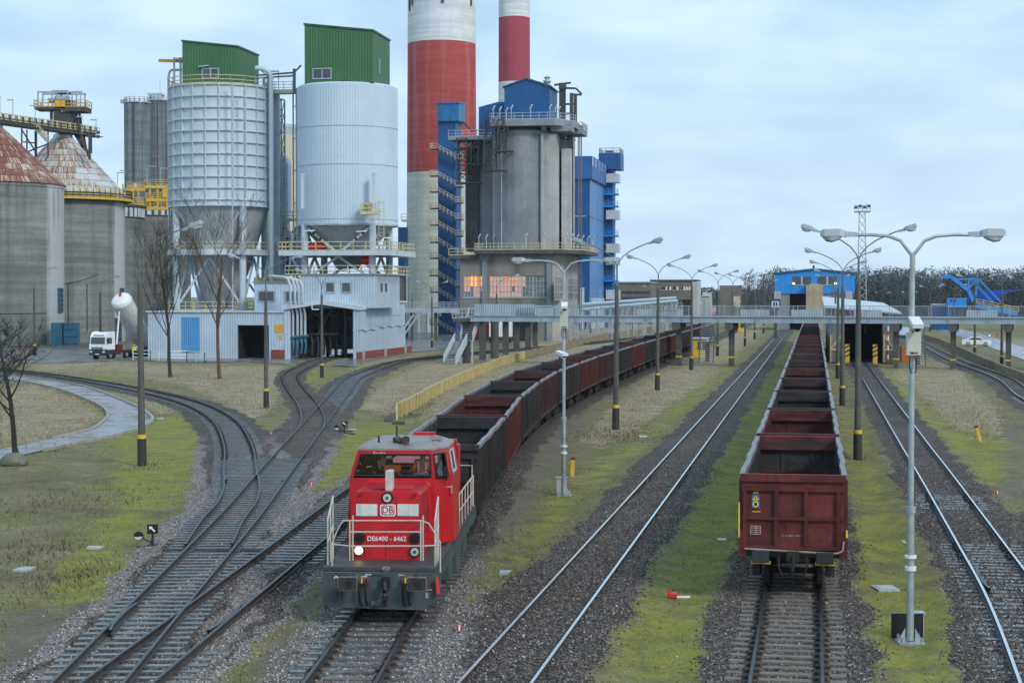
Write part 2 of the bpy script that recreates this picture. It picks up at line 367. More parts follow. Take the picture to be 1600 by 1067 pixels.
l7 = px2w([(284,857),(315.5,811),(339,785),(349.6,761),(349.6,737),(349.6,693),(328.6,653),(278.7,627),(200,607.5),(100,590),(0,577.5),(-150,566)])
C['T7'] = offs(cr([(-9.75,40),(-10.1,48)]+l7), GA/2)
l9 = px2w([(465.6,669),(471,650.6),(464,629),(449,607.5),(441,590.6),(446,581),(470,570)])
C['T9'] = offs(cr([(-12.4,88),(-12.75,97)]+l9+[(-25.3,215),(-24.6,226),(-22.2,240),(-18.2,262)]), GA/2)
for k in C: C[k] = C[k][np.argsort(C[k][:, 1])] if k not in ('T7',) else C[k]
CROWN = {'T0':-.19,'T1':-.125,'T2':-.185,'T3':-.15,'T4':-.17,'T5':-.185,'T6':-.185,'T7':-.185,'T9':-.12}
def tx(k, y): return np.interp(y, C[k][:, 1], C[k][:, 0])
def tdist(k, X, Y):
    c = C[k]; x = np.interp(Y, c[:, 1], c[:, 0]); s = np.gradient(c[:, 0], c[:, 1]); sl = np.interp(Y, c[:, 1], s)
    d = np.abs(X-x)/np.sqrt(1+np.clip(sl, -2, 2)**2)
    return np.where((Y < c[0, 1]-1) | (Y > c[-1, 1]), 99., d)
def sst(a, b, x): t = np.clip((x-a)/(b-a), 0, 1); return t*t*(3-2*t)
_rg = np.random.RandomState(5)
def vnoise(X, Y, sc, seed=0):
    g = np.random.RandomState(seed).rand(257, 257); x = (X/sc) % 256; y = (Y/sc) % 256
    i = np.floor(x).astype(int); j = np.floor(y).astype(int); fx = x-i; fy = y-j; fx = fx*fx*(3-2*fx); fy = fy*fy*(3-2*fy)
    return (g[i, j]*(1-fx)+g[i+1, j]*fx)*(1-fy)+(g[i, j+1]*(1-fx)+g[i+1, j+1]*fx)*fy
def fbm(X, Y, sc, seed=0): return sum(vnoise(X, Y, sc/2**i, seed+i)/2**(i+1) for i in range(4))/.9375
def topx(X, Y, z=GZ):
    c, s = math.cos(TILT), math.sin(TILT); dz = z-EYE; Yc = np.maximum(Y, 8.)
    fw = Yc*c-dz*s; up = Yc*s+dz*c
    return 800+F*X/fw, 533.5-F*up/fw
def pmask(px, py, poly, soft=8.):
    p = np.array(poly, float); ins = np.zeros(px.shape, bool); dist = np.full(px.shape, 1e9)
    bb = (px > p[:, 0].min()-40) & (px < p[:, 0].max()+40) & (py > p[:, 1].min()-40) & (py < p[:, 1].max()+40)
    x = px[bb]; y = py[bb]; I = np.zeros(x.shape, bool); D = np.full(x.shape, 1e9)
    for (x0, y0), (x1, y1) in zip(p, np.roll(p, -1, 0)):
        cnd = ((y0 > y) != (y1 > y)); xi = (x1-x0)*(y-y0)/((y1-y0) if y1 != y0 else 1e-9)+x0; I ^= cnd & (x < xi)
        dx, dy = x1-x0, (y1-y0)*2; L = dx*dx+dy*dy+1e-9; t = np.clip(((x-x0)*dx+(y-y0)*2*dy)/L, 0, 1)
        D = np.minimum(D, np.hypot(x-x0-t*dx, (y-y0)*2-t*dy))
    out = np.zeros(px.shape); out[bb] = np.clip(.5+np.where(I, D, -D)/(2*soft), 0, 1); return out
MOSS = [[(165,668),(232,650),(318,640),(335,690),(330,720),(285,770),(235,815),(215,850),(150,880),(95,905),(130,840),(175,790),(180,720)],
 [(100,880),(180,860),(210,880),(150,940),(90,945)],
 [(790,900),(850,800),(905,745),(965,705),(1055,640),(1100,590),(1150,555),(1165,565),(1095,625),(1040,672),(975,722),(905,790),(850,850),(820,905)],
 [(930,1067),(965,1000),(1020,900),(1085,790),(1140,690),(1190,610),(1225,545),(1238,545),(1205,620),(1190,680),(1160,740),(1155,860),(1130,930),(1105,1000),(1095,1067)],
 [(1318,640),(1338,640),(1368,720),(1405,800),(1445,880),(1490,950),(1545,1030),(1555,1067),(1385,1067),(1350,980),(1330,880),(1330,740)],
 [(1370,570),(1400,590),(1440,625),(1490,668),(1545,665),(1582,700),(1580,740),(1545,765),(1500,720),(1450,670),(1400,620)],
 [(505,690),(560,660),(640,655),(650,690),(600,700),(545,755),(500,780),(470,770),(495,725)],
 [(445,560),(500,575),(560,575),(510,595),(470,600),(478,580)],[(110,585),(190,583),(230,592),(150,596)]]
DRY = [[(905,690),(950,640),(985,610),(1030,580),(1090,560),(1140,520),(1195,500),(1190,520),(1160,548),(1105,600),(1040,640),(985,680),(940,700)],
 [(690,565),(880,520),(1010,500),(1080,500),(985,530),(900,560),(800,600),(740,625),(690,650),(640,660),(690,615)],
 [(560,640),(600,595),(680,560),(760,560),(870,540),(690,610),(620,650)],
 [(1395,572),(1440,560),(1500,572),(1515,600),(1560,640),(1570,680),(1530,690),(1480,665),(1440,620),(1390,590)],
 [(40,565),(140,562),(280,570),(440,570),(445,590),(430,640),(390,660),(340,625),(280,600),(160,588),(60,580)],
 [(0,605),(60,602),(120,622),(165,650),(130,672),(60,690),(0,700)],[(230,640),(170,612),(235,618),(280,640),(250,650)],
 [(560,568),(640,552),(690,548),(600,575),(540,590)],[(1470,520),(1600,550),(1700,580),(1700,545),(1560,525),(1480,508)]]
DIRT = [[(560,905),(640,860),(760,800),(880,650),(960,610),(930,640),(880,720),(830,800),(760,880),(720,930)],
 [(1540,690),(1600,640),(1600,780),(1560,790)],[(0,960),(140,925),(200,930),(110,1010),(30,1067),(0,1067)],
 [(380,1067),(440,985),(520,880),(548,800),(560,870),(470,990),(420,1067)],
 [(430,770),(500,735),(545,765),(520,800),(470,830)],[(900,1067),(1000,1000),(1080,960),(1110,1000),(1060,1067)],[(1590,600),(1600,560),(1480,545),(1480,575)],
 [(0,520),(260,520),(420,545),(230,560),(110,548),(0,562)],[(820,640),(860,660),(960,590),(1040,555),(1010,555),(930,590)]]
# ---------------------------------------------------------------- ground: one sheet to the horizon
def ground():
    u = np.concatenate([np.linspace(-3, -.42, 22)[:-1], np.linspace(-.42, .42, 640), np.linspace(.42, 3, 22)[1:]])
    ys = [-80, -40, 0, 12, 20]; y = 26.
    while y < 330: ys.append(y); y *= 1.0049
    while y < 9000: ys.append(y); y *= 1.055
    ys = np.array(ys); YY, UU = np.meshgrid(ys, u, indexing='ij'); XX = UU*np.maximum(YY, 26)
    X = XX.ravel(); Y = YY.ravel(); px, py = topx(X, Y)
    bal = np.zeros(X.shape); crown = np.full(X.shape, GZ); pale = np.zeros(X.shape); nz = fbm(X, Y, 2.2, 3)-.5
    for k in C:
        d = tdist(k, X, Y)+nz*1.15; wd = {'T1':1.85,'T2':1.9,'T3':1.75,'T9':1.5,'T0':1.75,'T5':1.85}.get(k, 2.1)
        b = 1-sst(wd-.35, wd+.45, d); bal = np.maximum(bal, b)
        crown = np.maximum(crown, GZ+(CROWN[k]-GZ)*(1-sst(1.75, 2.9, d)))
        if k in ('T6','T7','T5'): pale = np.maximum(pale, sst(1.35, 1.9, d)*(1-sst(wd, wd+.6, d))*(1-sst(75, 120, Y)))
        if k == 'T0': pale = np.maximum(pale, .6*(1-sst(2.0, 2.8, d))*(1-sst(50, 65, Y)))
    bal = np.maximum(bal, pmask(px, py, [(600,1080),(640,975),(700,925),(790,925),(850,870),(880,860),(760,1080)], 30.)*(.35+.65*sst(.42, .58, fbm(X, Y, 3, 77)))); pale *= sst(-15, 2, 15-X)*.9
    m = lambda L, so: np.clip(sum(pmask(px, py, p, so) for p in L), 0, 1)
    moss = m(MOSS, 26.); dry = m(DRY, 14.); dirt = m(DIRT, 24.)
    far = sst(330, 600, Y); dry = np.maximum(dry, far*.45)
    z = crown+(fbm(X, Y, .9, 11)-.5)*.05*(1-bal)+(fbm(X, Y, .16, 21)-.5)*.035*bal
    me = bpy.data.meshes.new('ground'); n = len(X); me.vertices.add(n)
    me.vertices.foreach_set('co', np.stack([X, Y, z], 1).astype(np.float32).ravel())
    a, b = len(ys), len(u); i = (np.arange(a-1)[:, None]*b+np.arange(b-1)[None]).ravel()
    q = np.stack([i, i+1, i+b+1, i+b], 1).astype(np.int32)
    me.loops.add(q.size); me.loops.foreach_set('vertex_index', q.ravel()); me.polygons.add(len(q))
    me.polygons.foreach_set('loop_start', np.arange(0, q.size, 4, dtype=np.int32)); me.polygons.foreach_set('use_smooth', np.ones(len(q), bool))
    for nm, v in (('bal', bal), ('pale', pale), ('moss', moss), ('dry', dry), ('dirt', dirt)):
        at = me.attributes.new(nm, 'FLOAT', 'POINT'); at.data.foreach_set('value', v.astype(np.float32))
    me.update(); me.validate()
    m_, t, b_ = newmat('yard_ground'); L = t.links.new
    geo = N(t, 'ShaderNodeNewGeometry'); pos = geo.outputs['Position']
    A = {k: N(t, 'ShaderNodeAttribute', attribute_name=k).outputs['Fac'] for k in ('bal','pale','moss','dry','dirt')}
    def noise(sc, det=6., ro=.6, stretch=None):
        n_ = N(t, 'ShaderNodeTexNoise', i_Scale=sc, i_Detail=det, i_Roughness=ro)
        L(pos, n_.inputs[0]); return n_.outputs[0]
    big, mid, fine, tiny = noise(.12, 5.), noise(.9, 7., .65), noise(6., 6., .7), noise(28., 3., .7)
    def mask(att, nz_, amp, lo=.42, hi=.62):
        return ramp(t, [(lo, 0.), (hi, 1.)], math_(t, 'ADD', att, math_(t, 'MULTIPLY', math_(t, 'SUBTRACT', nz_, .5), amp))).outputs[0]
    grass = ramp(t, [(.2, (.07,.062,.03)), (.42, (.15,.135,.06)), (.55, (.225,.19,.095)), (.75, (.34,.28,.17))], math_(t, 'ADD', math_(t, 'MULTIPLY', mid, .55), math_(t, 'MULTIPLY', fine, .45))).outputs[0]
    grn = ramp(t, [(.25, (.06,.065,.02)), (.5, (.145,.15,.035)), (.75, (.23,.215,.06))], fine).outputs[0]
    c = mixc(t, ramp(t, [(.45, 0.), (.62, .85)], noise(.3, 6., .7)).outputs[0], grass, grn)
    c = mixc(t, ramp(t, [(.5, 0.), (.66, .8)], noise(.17, 7., .75)).outputs[0], c, (.1,.075,.045))
    dirtc = ramp(t, [(.3, (.075,.062,.048)), (.5, (.14,.115,.09)), (.72, (.22,.185,.15))], math_(t, 'ADD', math_(t, 'MULTIPLY', mid, .5), math_(t, 'MULTIPLY', fine, .5))).outputs[0]
    c = mixc(t, math_(t, 'MULTIPLY', mask(A['dirt'], mid, 1.6, .4, .75), .8), c, dirtc)
    dryc = ramp(t, [(.25, (.11,.088,.047)), (.42, (.22,.178,.105)), (.56, (.35,.285,.185)), (.8, (.5,.42,.31))], math_(t, 'ADD', math_(t, 'MULTIPLY', noise(.5, 8., .72), .6), math_(t, 'MULTIPLY', fine, .4))).outputs[0]
    c = mixc(t, mask(A['dry'], mid, 2.2, .4, .75), c, dryc)
    mossc = ramp(t, [(.25, (.07,.06,.028)), (.4, (.15,.145,.038)), (.55, (.245,.242,.032)), (.8, (.34,.33,.07))], math_(t, 'ADD', math_(t, 'MULTIPLY', mid, .5), math_(t, 'MULTIPLY', fine, .5))).outputs[0]
    c = mixc(t, math_(t, 'MULTIPLY', mask(A['moss'], math_(t, 'ADD', math_(t, 'MULTIPLY', mid, .45), math_(t, 'MULTIPLY', noise(.28, 6., .65), .55)), 4.6, .3, 1.0), .92), c, mossc)
    vo = N(t, 'ShaderNodeTexVoronoi', i_Scale=19.0); L(pos, vo.inputs[0]); vs = N(t, 'ShaderNodeSeparateColor'); L(vo.outputs['Color'], vs.inputs[0])
    vd = vo.outputs['Distance']
    bs = ramp(t, [(0., (.022,.018,.015)), (.35, (.07,.055,.047)), (.7, (.127,.103,.091)), (.93, (.21,.178,.16)), (1., (.38,.34,.31))], vs.outputs[0]).outputs[0]
    bs = mixc(t, 1., bs, ramp(t, [(.3, .75), (.7, 1.25)], big).outputs[0], 'MULTIPLY')
    bp = ramp(t, [(0., (.075,.064,.06)), (.3, (.165,.142,.133)), (.7, (.27,.235,.222)), (1., (.52,.47,.45))], vs.outputs[1]).outputs[0]
    bc = mixc(t, mask(A['pale'], mid, .6, .3, .6), bs, bp)
    bc = mixc(t, ramp(t, [(.6, 0.), (.75, .7)], noise(.7, 5.)).outputs[0], bc, dirtc)
    bf = mask(A['bal'], noise(2.5, 6., .7), 1.0, .4, .6)
    spill = math_(t, 'MULTIPLY', ramp(t, [(.88, 0.), (.93, 1.)], vs.outputs[2]).outputs[0], .5)
    c = mixc(t, math_(t, 'MULTIPLY', ramp(t, [(.6, 0.), (.72, .75)], noise(1.7, 8., .78)).outputs[0], math_(t, 'SUBTRACT', 1., math_(t, 'MULTIPLY', A['dry'], .5))), c, (.06,.047,.026))
    c = mixc(t, spill, c, bp)
    c = mixc(t, bf, c, bc)
    c = mixc(t, 1., c, ramp(t, [(.3, .8), (.7, 1.2)], tiny).outputs[0], 'MULTIPLY')
    L(c, b_.inputs['Base Color']); b_.inputs['Roughness'].default_value = .9; b_.inputs['Specular IOR Level'].default_value = .25
    h = math_(t, 'ADD', math_(t, 'MULTIPLY', math_(t, 'SUBTRACT', .5, vd), bf), math_(t, 'MULTIPLY', math_(t, 'ADD', fine, tiny), .5))
    bp_ = N(t, 'ShaderNodeBump', i_Strength=1.0, i_Distance=.06); L(h, bp_.inputs['Height']); L(bp_.outputs[0], b_.inputs['Normal'])
    me.materials.append(m_)
    o = bpy.data.objects.new('ground', me); COL.objects.link(o); tag(o, kind='structure')
    return dict(X=X, Y=Y, bal=bal, pale=pale, moss=moss, dry=dry, dirt=dirt, shape=(len(ys), len(u)), ys=ys, u=u, z=z)
GD = ground()
def gsample(X, Y, key):
    ys, u = GD['ys'], GD['u']; a = GD[key].reshape(GD['shape'])
    i = np.clip(np.searchsorted(ys, Y)-1, 0, len(ys)-2); uu = X/np.maximum(Y, 26); j = np.clip(np.searchsorted(u, uu)-1, 0, len(u)-2)
    return a[i, j]
# ---------------------------------------------------------------- roads and paths
def road_mat(name, col, wet):
    m, t, b = newmat(name); L = t.links.new; geo = N(t, 'ShaderNodeNewGeometry')
    n = N(t, 'ShaderNodeTexNoise', i_Scale=.35, i_Detail=6.0, i_Roughness=.6); L(geo.outputs['Position'], n.inputs[0])
    n2 = N(t, 'ShaderNodeTexNoise', i_Scale=9.0, i_Detail=5.0); L(geo.outputs['Position'], n2.inputs[0])
    c = mixc(t, 1., tuple(col), ramp(t, [(.3, .65), (.7, 1.35)], math_(t, 'ADD', math_(t, 'MULTIPLY', n.outputs[0], .6), math_(t, 'MULTIPLY', n2.outputs[0], .4))).outputs[0], 'MULTIPLY')
    wf = ramp(t, [(.5-wet*.2, 0.), (.56-wet*.2, .6), (.66, 1.)], n.outputs[0]).outputs[0]
    c = mixc(t, math_(t, 'MULTIPLY', wf, .45), c, (.03,.031,.033)); L(c, b.inputs['Base Color'])
    L(ramp(t, [(0., .62), (1., .07)], wf).outputs[0], b.inputs['Roughness'])
    bp = N(t, 'ShaderNodeBump', i_Distance=.004); L(n2.outputs[0], bp.inputs['Height']); L(math_(t, 'SUBTRACT', .7, math_(t, 'MULTIPLY', wf, .65)), bp.inputs['Strength']); L(bp.outputs[0], b.inputs['Normal'])
    return m
K['asphalt'] = road_mat('wet_asphalt', (.19,.19,.195), .3); K['path'] = road_mat('wet_path_asphalt', (.36,.37,.39), .5)
def sheet(name, pts, z, mat):
    mb = MB(); vs = [G(a, b, z) for a, b in pts]; mb.add(vs, [tuple(range(len(vs)))])
    o = mb.build(name, mat); tag(o, kind='structure'); return o
outer = [(-90,584),(0,587),(60,593),(132,605),(175,620),(219,639),(236,652),(237.6,658),(228,666),(175,683),(95.6,699),(0,720),(-80,738)]
inner = [(-80,714),(0,703),(70,689),(138,674),(160,661),(168.7,650),(160,637),(121,619),(85,607),(36,597),(0,594),(-90,590)]
def smooth_px(pp, k=4):
    w_ = cr([tuple(G(a, b)[:2]) for a, b in pp], .6); return [(x, y, 0) for x, y in w_]
mb = MB(); o_ = smooth_px(outer); i_ = smooth_px(inner); vs = [(x, y, GZ+.06) for x, y, _ in o_+i_]; mb.add(vs, [tuple(range(len(vs)))]); tag(mb.build('path', K['path']), kind='structure')
kb = MB()
for line in (o_[:-18], i_[18:]):
    for a, b in zip(line, line[1:]): kb.beam((a[0], a[1], GZ+.07), (b[0], b[1], GZ+.07), .22, .2)
tag(kb.build('path_kerb', M('kerb_concrete', (.3,.29,.27), .9, scale=2)), kind='structure')
sheet('works_road', [(-300,543),(-100,556),(60,568),(130,566),(190,562),(300,566),(380,564),(445,569),(560,573),(566,565),(640,550),(690,547),(760,537),(830,528),(860,520),(700,516),(500,520),(250,535),(120,545),(-100,540)], GZ+.055, K['asphalt'])
sheet('side_road', [(1400,497),(1440,508),(1500,526),(1560,547),(1600,562),(1760,620),(1760,582),(1600,543),(1540,524),(1470,506),(1425,495)], GZ+.055, K['path'])
# ---------------------------------------------------------------- rails and sleepers
rail_side = M('rusty_rail_steel', (.075,.06,.055), .6, .4, var=.3, scale=2)
rail_top = M('worn_rail_head', (.11,.112,.118), .42, .9, var=.15, scale=1)
rail_shiny = M('polished_rail_head', (.78,.8,.82), .22, 1, var=.06, scale=1)
slp_wood = M('wet_timber_sleeper', (.105,.108,.112), .24, var=.4, scale=3, streak=0, bump=.3, bscale=9, spec=.9)
slp_conc = M('stained_concrete_sleeper', (.17,.145,.125), .8, var=.25, scale=2.5, bump=.3)
fast = M('rusty_fastener', (.05,.035,.03), .7, .3, scale=5)
PROF = [(-.036,0),(.036,0),(.036,-.045),(.012,-.06),(.012,-.125),(.07,-.14),(.07,-.155),(-.07,-.155),(-.07,-.14),(-.012,-.125),(-.012,-.06),(-.036,-.045)]
def sweep(c, z, name, parent, mats):
    mb = MB(); n = len(PROF); t = np.gradient(c, axis=0); t /= np.linalg.norm(t, axis=1)[:, None]; rt = np.stack([t[:, 1], -t[:, 0]], 1)
    vs = [(c[i, 0]+rt[i, 0]*a, c[i, 1]+rt[i, 1]*a, z+b) for i in range(len(c)) for a, b in PROF]
    fs = []; ms = []
    for i in range(len(c)-1):
        for j in range(n):
            j2 = (j+1) % n; fs.append((i*n+j, i*n+j2, i*n+n+j2, i*n+n+j)); ms.append(1 if j == 0 else 0)
    mb.v = vs; mb.f = fs; mb.m = ms; return mb.build(name, mats, parent)
def slp_mesh(kind, L=2.6, fit=True):
    mb = MB(); mb.box(-L/2, -.115, -.32, L/2, .115, -.15)
    for s in (-1, 1) if fit else ():
        x = s*GA/2; mb.box(x-.19, -.09, -.151, x+.19, .09, -.139, 1)
        for q in (-.1, .1): mb.box(x+q-.045, -.07, -.143, x+q+.045, .07, -.08, 1)
    o = mb.build('sleeper', [slp_conc if kind == 'c' else slp_wood, fast]); me = o.data; bpy.data.objects.remove(o); return me
SM = {'c': slp_mesh('c'), 'w': slp_mesh('w'), 'n': slp_mesh('w', fit=False)}
def resam(c, step):
    s = np.concatenate([[0], np.cumsum(np.hypot(*np.diff(c, axis=0).T))]); q = np.arange(0, s[-1], step)
    return np.stack([np.interp(q, s, c[:, 0]), np.interp(q, s, c[:, 1])], 1)
def track(k, label, z, spans, kind='w', shiny=False, other=None, avoid=None, y0=None, gap=.62):
    c = C[k]
    if y0: c = c[c[:, 1] > y0]
    r = thing('railway_track', label, 'railway track', (0, 0, 0), 0, 'tracks of the yard')
    near = c[c[:, 1] < 160]; farp = c[c[:, 1] >= 159.5]
    cc = resam(c, .6) if k in ("T7", "T5") else np.concatenate([resam(near, .6)]+([resam(farp, 2.)] if len(farp) > 4 else []))
    for s in (-1, 1): sweep(offs(cc, s*GA/2), z, 'rail', r, [rail_side, rail_shiny if shiny else rail_top])
    pts = resam(c, gap); t = np.gradient(pts, axis=0); n = 0; rest = MB()
    for (x, y), d in zip(pts, t):
        if not any(a <= y <= b for a, b in spans): continue
        px, _ = topx(np.array(x), np.array(y))
        if px < -60 or px > 1660: continue
        if avoid and abs(tdist(avoid[0], np.array([x]), np.array([y]))[0]) < 2.35 and avoid[1] < y < avoid[2]: continue
        ang = math.atan2(-d[0], d[1]); sx, ox = 1., 0.
        if other:
            for ok in other:
                e = tx(ok, y)-x
                if C[ok][0, 1] < y < C[ok][-1, 1] and abs(e) < 2.4:
                    lo, hi = min(-1.3, e-1.3), max(1.3, e+1.3); sx, ox = (hi-lo)/2.6, (hi+lo)/2
        jx = rnd.uniform(-.05, .05); zz = -.02 if abs(ox) > .01 else 0
        if n < 100:
            o = bpy.data.objects.new('sleeper', SM[kind] if sx == 1 else SM['n']); COL.objects.link(o); o.parent = r
            o.location = (x+ox+jx, y, z+zz*.1); o.rotation_euler = (0, 0, ang+rnd.uniform(-.012, .012)); o.scale = (sx, rnd.uniform(.9, 1.1), 1)
        else:
            ca, sa = math.cos(ang), math.sin(ang)
            cn = [(x+ox+ca*a-sa*b, y+sa*a+ca*b) for a, b in ((-1.3*sx,-.125),(1.3*sx,-.125),(1.3*sx,.125),(-1.3*sx,.125))]
            rest.add([(*p, -.152+z) for p in cn]+[(*p, -.3) for p in cn], [(0,1,2,3),(0,1,5,4),(1,2,6,5),(2,3,7,6),(3,0,4,7)])
        n += 1
    if rest.f: tag(rest.build('sleepers', slp_conc if kind == 'c' else slp_wood, r), kind='stuff')
    return r
tr0 = track('T0', 'railway track under the red locomotive and its long train', 0, [(30, 62)], gap=.65)
tr1 = track('T1', 'empty railway track with bright rails between the two goods trains', .002, [(71, 79.5), (330, 345)], shiny=True)
tr2 = track('T2', 'railway track under the right hand train, dark sleepers in front of its end wagon', .004, [(28, 60)], 'c')
tr3 = track('T3', 'railway track with bright rails leading into the dark unloading shed', .006, [(28, 57), (66, 71)], shiny=True, other=['T4'])
tr4 = track('T4', 'curved railway track along the low retaining wall at the right edge', .008, [(30, 140)], shiny=True, avoid=('T3', 0, 58), y0=40)
tr6 = track('T6', 'left railway track running straight on from the points towards the concrete piers', .010, [(28, 190)], other=['T5', 'T7', 'T9'])
tr5 = track('T5', 'railway track branching from the crossing at bottom left to pass behind the locomotive', .012, [(28, 90)], avoid=('T6', 0, 60))
tr7 = track('T7', 'railway track curving left past the wet path towards the concrete silos', .014, [(56, 210)], avoid=('T6', 0, 100), y0=56)
tr9 = track('T9', 'railway track bending left from the points into the open loading hall', .016, [(105, 215)], avoid=('T6', 0, 170), y0=100)
# guard rails and point blades
def short_rail(parent, k, ya, yb, off, flare=.09):
    c = C[k]; c = offs(c, off); y = np.linspace(ya, yb, 9); x = np.interp(y, c[:, 1], c[:, 0]); s = np.sign(off)
    x = x-s*flare*np.array([1,.45,.1,0,0,0,.1,.45,1]); return sweep(np.stack([x, y], 1), .018, 'guard_rail', parent, [rail_side, rail_top])
short_rail(tr6, 'T6', 41.5, 45.2, -.68); short_rail(tr5, 'T5', 41.5, 45.2, .68)
short_rail(tr6, 'T6', 75.3, 77.6, .7, .03); short_rail(tr7, 'T7', 75.6, 77.6, -.7, .03); short_rail(tr3, 'T3', 47.5, 51.5, -.66)
for (tk, p, y, x0, x1) in ((tr6, 'T6', 55.6, -1.6, 2.0), (tr6, 'T6', 104.5, -2.2, 2.6)):
    m_ = MB(); cx = tx(p, y)
    m_.box(cx+x0, y-.12, -.16, cx+x1, y-.06, -.1); m_.box(cx+x0, y+.06, -.16, cx+x1, y+.12, -.1); m_.build('point_rod', K['steel_dk'], tk)
    for s in (-.9, .6): 
        q = MB(); q.box(cx+s, y-.5, -.15, cx+s+.35, y+.5, -.11); q.build('slide_plate', K['steel_dk'], tk)
# ---------------------------------------------------------------- loose stones and grass
def scatter(name, mats, X, Y, Z, kind, size, label=None):
    n = len(X); rg = np.random.RandomState(len(name))
    if kind == 'stone':
        base = np.array([(1,0,0),(0,1,0),(-1,0,0),(0,-1,0),(0,0,.8),(0,0,-.6)], float); fc = np.array([(0,1,4),(1,2,4),(2,3,4),(3,0,4),(1,0,5),(2,1,5),(3,2,5),(0,3,5)])
        v = base[None]*(1+rg.uniform(-.35, .35, (n, 6, 1)))*size[:, None, None]
        a = rg.uniform(0, 6.28, n); ca, sa = np.cos(a)[:, None], np.sin(a)[:, None]; tl = rg.uniform(-.6, .6, (n, 1))
        x = v[..., 0]*ca-v[..., 1]*sa; y = v[..., 0]*sa+v[..., 1]*ca; z = v[..., 2]+x*tl
        v = np.stack([x, y, z], -1)+np.stack([X, Y, Z], -1)[:, None]
    else:
        a = rg.uniform(0, 6.28, n); h = size; wd = np.minimum(h*rg.uniform(.09, .17, n), .016); le = rg.uniform(.3, 1.5, n)*h; b = rg.uniform(0, 6.28, n)
        o = np.stack([X, Y, Z], -1); dx = np.stack([np.cos(a)*wd, np.sin(a)*wd, 0*a], -1)
        mid = o+np.stack([np.cos(b)*le*.35, np.sin(b)*le*.35, h*.6], -1); tip = o+np.stack([np.cos(b)*le, np.sin(b)*le, h*rg.uniform(.75, 1, n)], -1)
        v = np.stack([o-dx, o+dx, mid-dx*.7, mid+dx*.7, tip], 1); fc = np.array([(0,1,3),(0,3,2),(2,3,4)])
    nv = v.shape[1]; me = bpy.data.meshes.new(name); me.vertices.add(n*nv); me.vertices.foreach_set('co', v.astype(np.float32).ravel())
    f = (np.arange(n)[:, None, None]*nv+fc[None]).astype(np.int32).reshape(-1, 3)
    me.loops.add(f.size); me.loops.foreach_set('vertex_index', f.ravel()); me.polygons.add(len(f)); me.polygons.foreach_set('loop_start', np.arange(0, f.size, 3, dtype=np.int32))
    me.materials.append(mats); me.update(); me.validate()
    o = bpy.data.objects.new(name, me); COL.objects.link(o); tag(o, label, kind='stuff'); return o
def island_mat(name, stops, rough=.85):
    m, t, b = newmat(name); geo = N(t, 'ShaderNodeNewGeometry'); r = ramp(t, stops, geo.outputs['Random Per Island'])
    t.links.new(r.outputs[0], b.inputs['Base Color']); b.inputs['Roughness'].default_value = rough; b.inputs['Specular IOR Level'].default_value = .3; return m
def rand_pts(n, ylo, yhi, seed, ex=2.0):
    rg = np.random.RandomState(seed); y = ylo*(yhi/ylo)**rg.rand(n); u = rg.uniform(-.34, .34, n); return u*y, y, rg
X, Y, rg = rand_pts(420000, 34, 85, 1); b = gsample(X, Y, 'bal'); pa = gsample(X, Y, 'pale')
k = rg.rand(len(X)) < np.where(b > .5, .32, np.where(b > .1, .12, .004)); kp = k & (rg.rand(len(X)) < .15+.85*(pa > .35)); kd = k & ~kp
for nm, kk, st in (('ballast_stones', kd, [(0, (.02,.017,.015)), (.4, (.075,.061,.053)), (.75, (.135,.112,.1)), (1, (.3,.265,.24))]), ('pale_ballast_stones', kp, [(0, (.075,.063,.058)), (.4, (.18,.155,.145)), (.8, (.31,.275,.26)), (1, (.58,.54,.51))])):
    x, y = X[kk], Y[kk]; scatter(nm, island_mat(nm, st), x, y, gsample(x, y, 'z')+.005, 'stone', rg.uniform(.018, .042, len(x)), 'loose crushed ballast stones along the tracks')
X, Y, rg = rand_pts(520000, 34, 260, 2); b = gsample(X, Y, 'bal'); dr = gsample(X, Y, 'dry'); mo = gsample(X, Y, 'moss'); di = gsample(X, Y, 'dirt'); cl_ = fbm(X, Y, 3.5, 40)
pxx, pyy = topx(X, Y); onroad = np.zeros(len(X))
for rp in (outer+inner, [(-300,543),(-100,556),(60,568),(130,566),(190,562),(300,566),(380,564),(445,569),(560,573),(566,565),(640,550),(690,547),(760,537),(830,528),(860,520),(700,516),(500,520),(250,535),(120,545),(-100,540)]): onroad = np.maximum(onroad, pmask(pxx, pyy, rp, 2.))
ok = (b < .3) & (onroad < .3)
kdry = ok & (dr > .35) & (cl_ > .42) & (rg.rand(len(X)) < .75)
kgr = ok & (dr < .6) & (mo < .45) & (di < .6) & (Y < 130) & (rg.rand(len(X)) < .3)
kmo = ok & (mo >= .35) & (Y < 90) & (fbm(X, Y, 5., 60) > .47) & (rg.rand(len(X)) < .3)
x, y = X[kdry], Y[kdry]; scatter('dry_grass', island_mat('dry_grass', [(0, (.15,.115,.065)), (.5, (.32,.25,.155)), (1, (.48,.4,.275))]), x, y, gsample(x, y, 'z')-.02, 'grass', rg.uniform(.06, .22, len(x))*(.5+cl_[kdry]), 'tall bleached winter grass between the tracks')
x, y = X[kgr], Y[kgr]; scatter('short_grass', island_mat('short_grass', [(0, (.08,.08,.03)), (.45, (.17,.16,.055)), (.8, (.27,.225,.11)), (1, (.4,.33,.21))]), x, y, gsample(x, y, 'z')-.01, 'grass', rg.uniform(.03, .1, len(x)), 'short olive winter grass on the yard')
x, y = X[kmo], Y[kmo]; scatter('moss', island_mat('moss', [(0, (.085,.08,.028)), (.5, (.195,.195,.034)), (1, (.32,.305,.08))]), x, y, gsample(x, y, 'z')-.01, 'grass', rg.uniform(.025, .08, len(x)), 'bright moss beside the ballast')

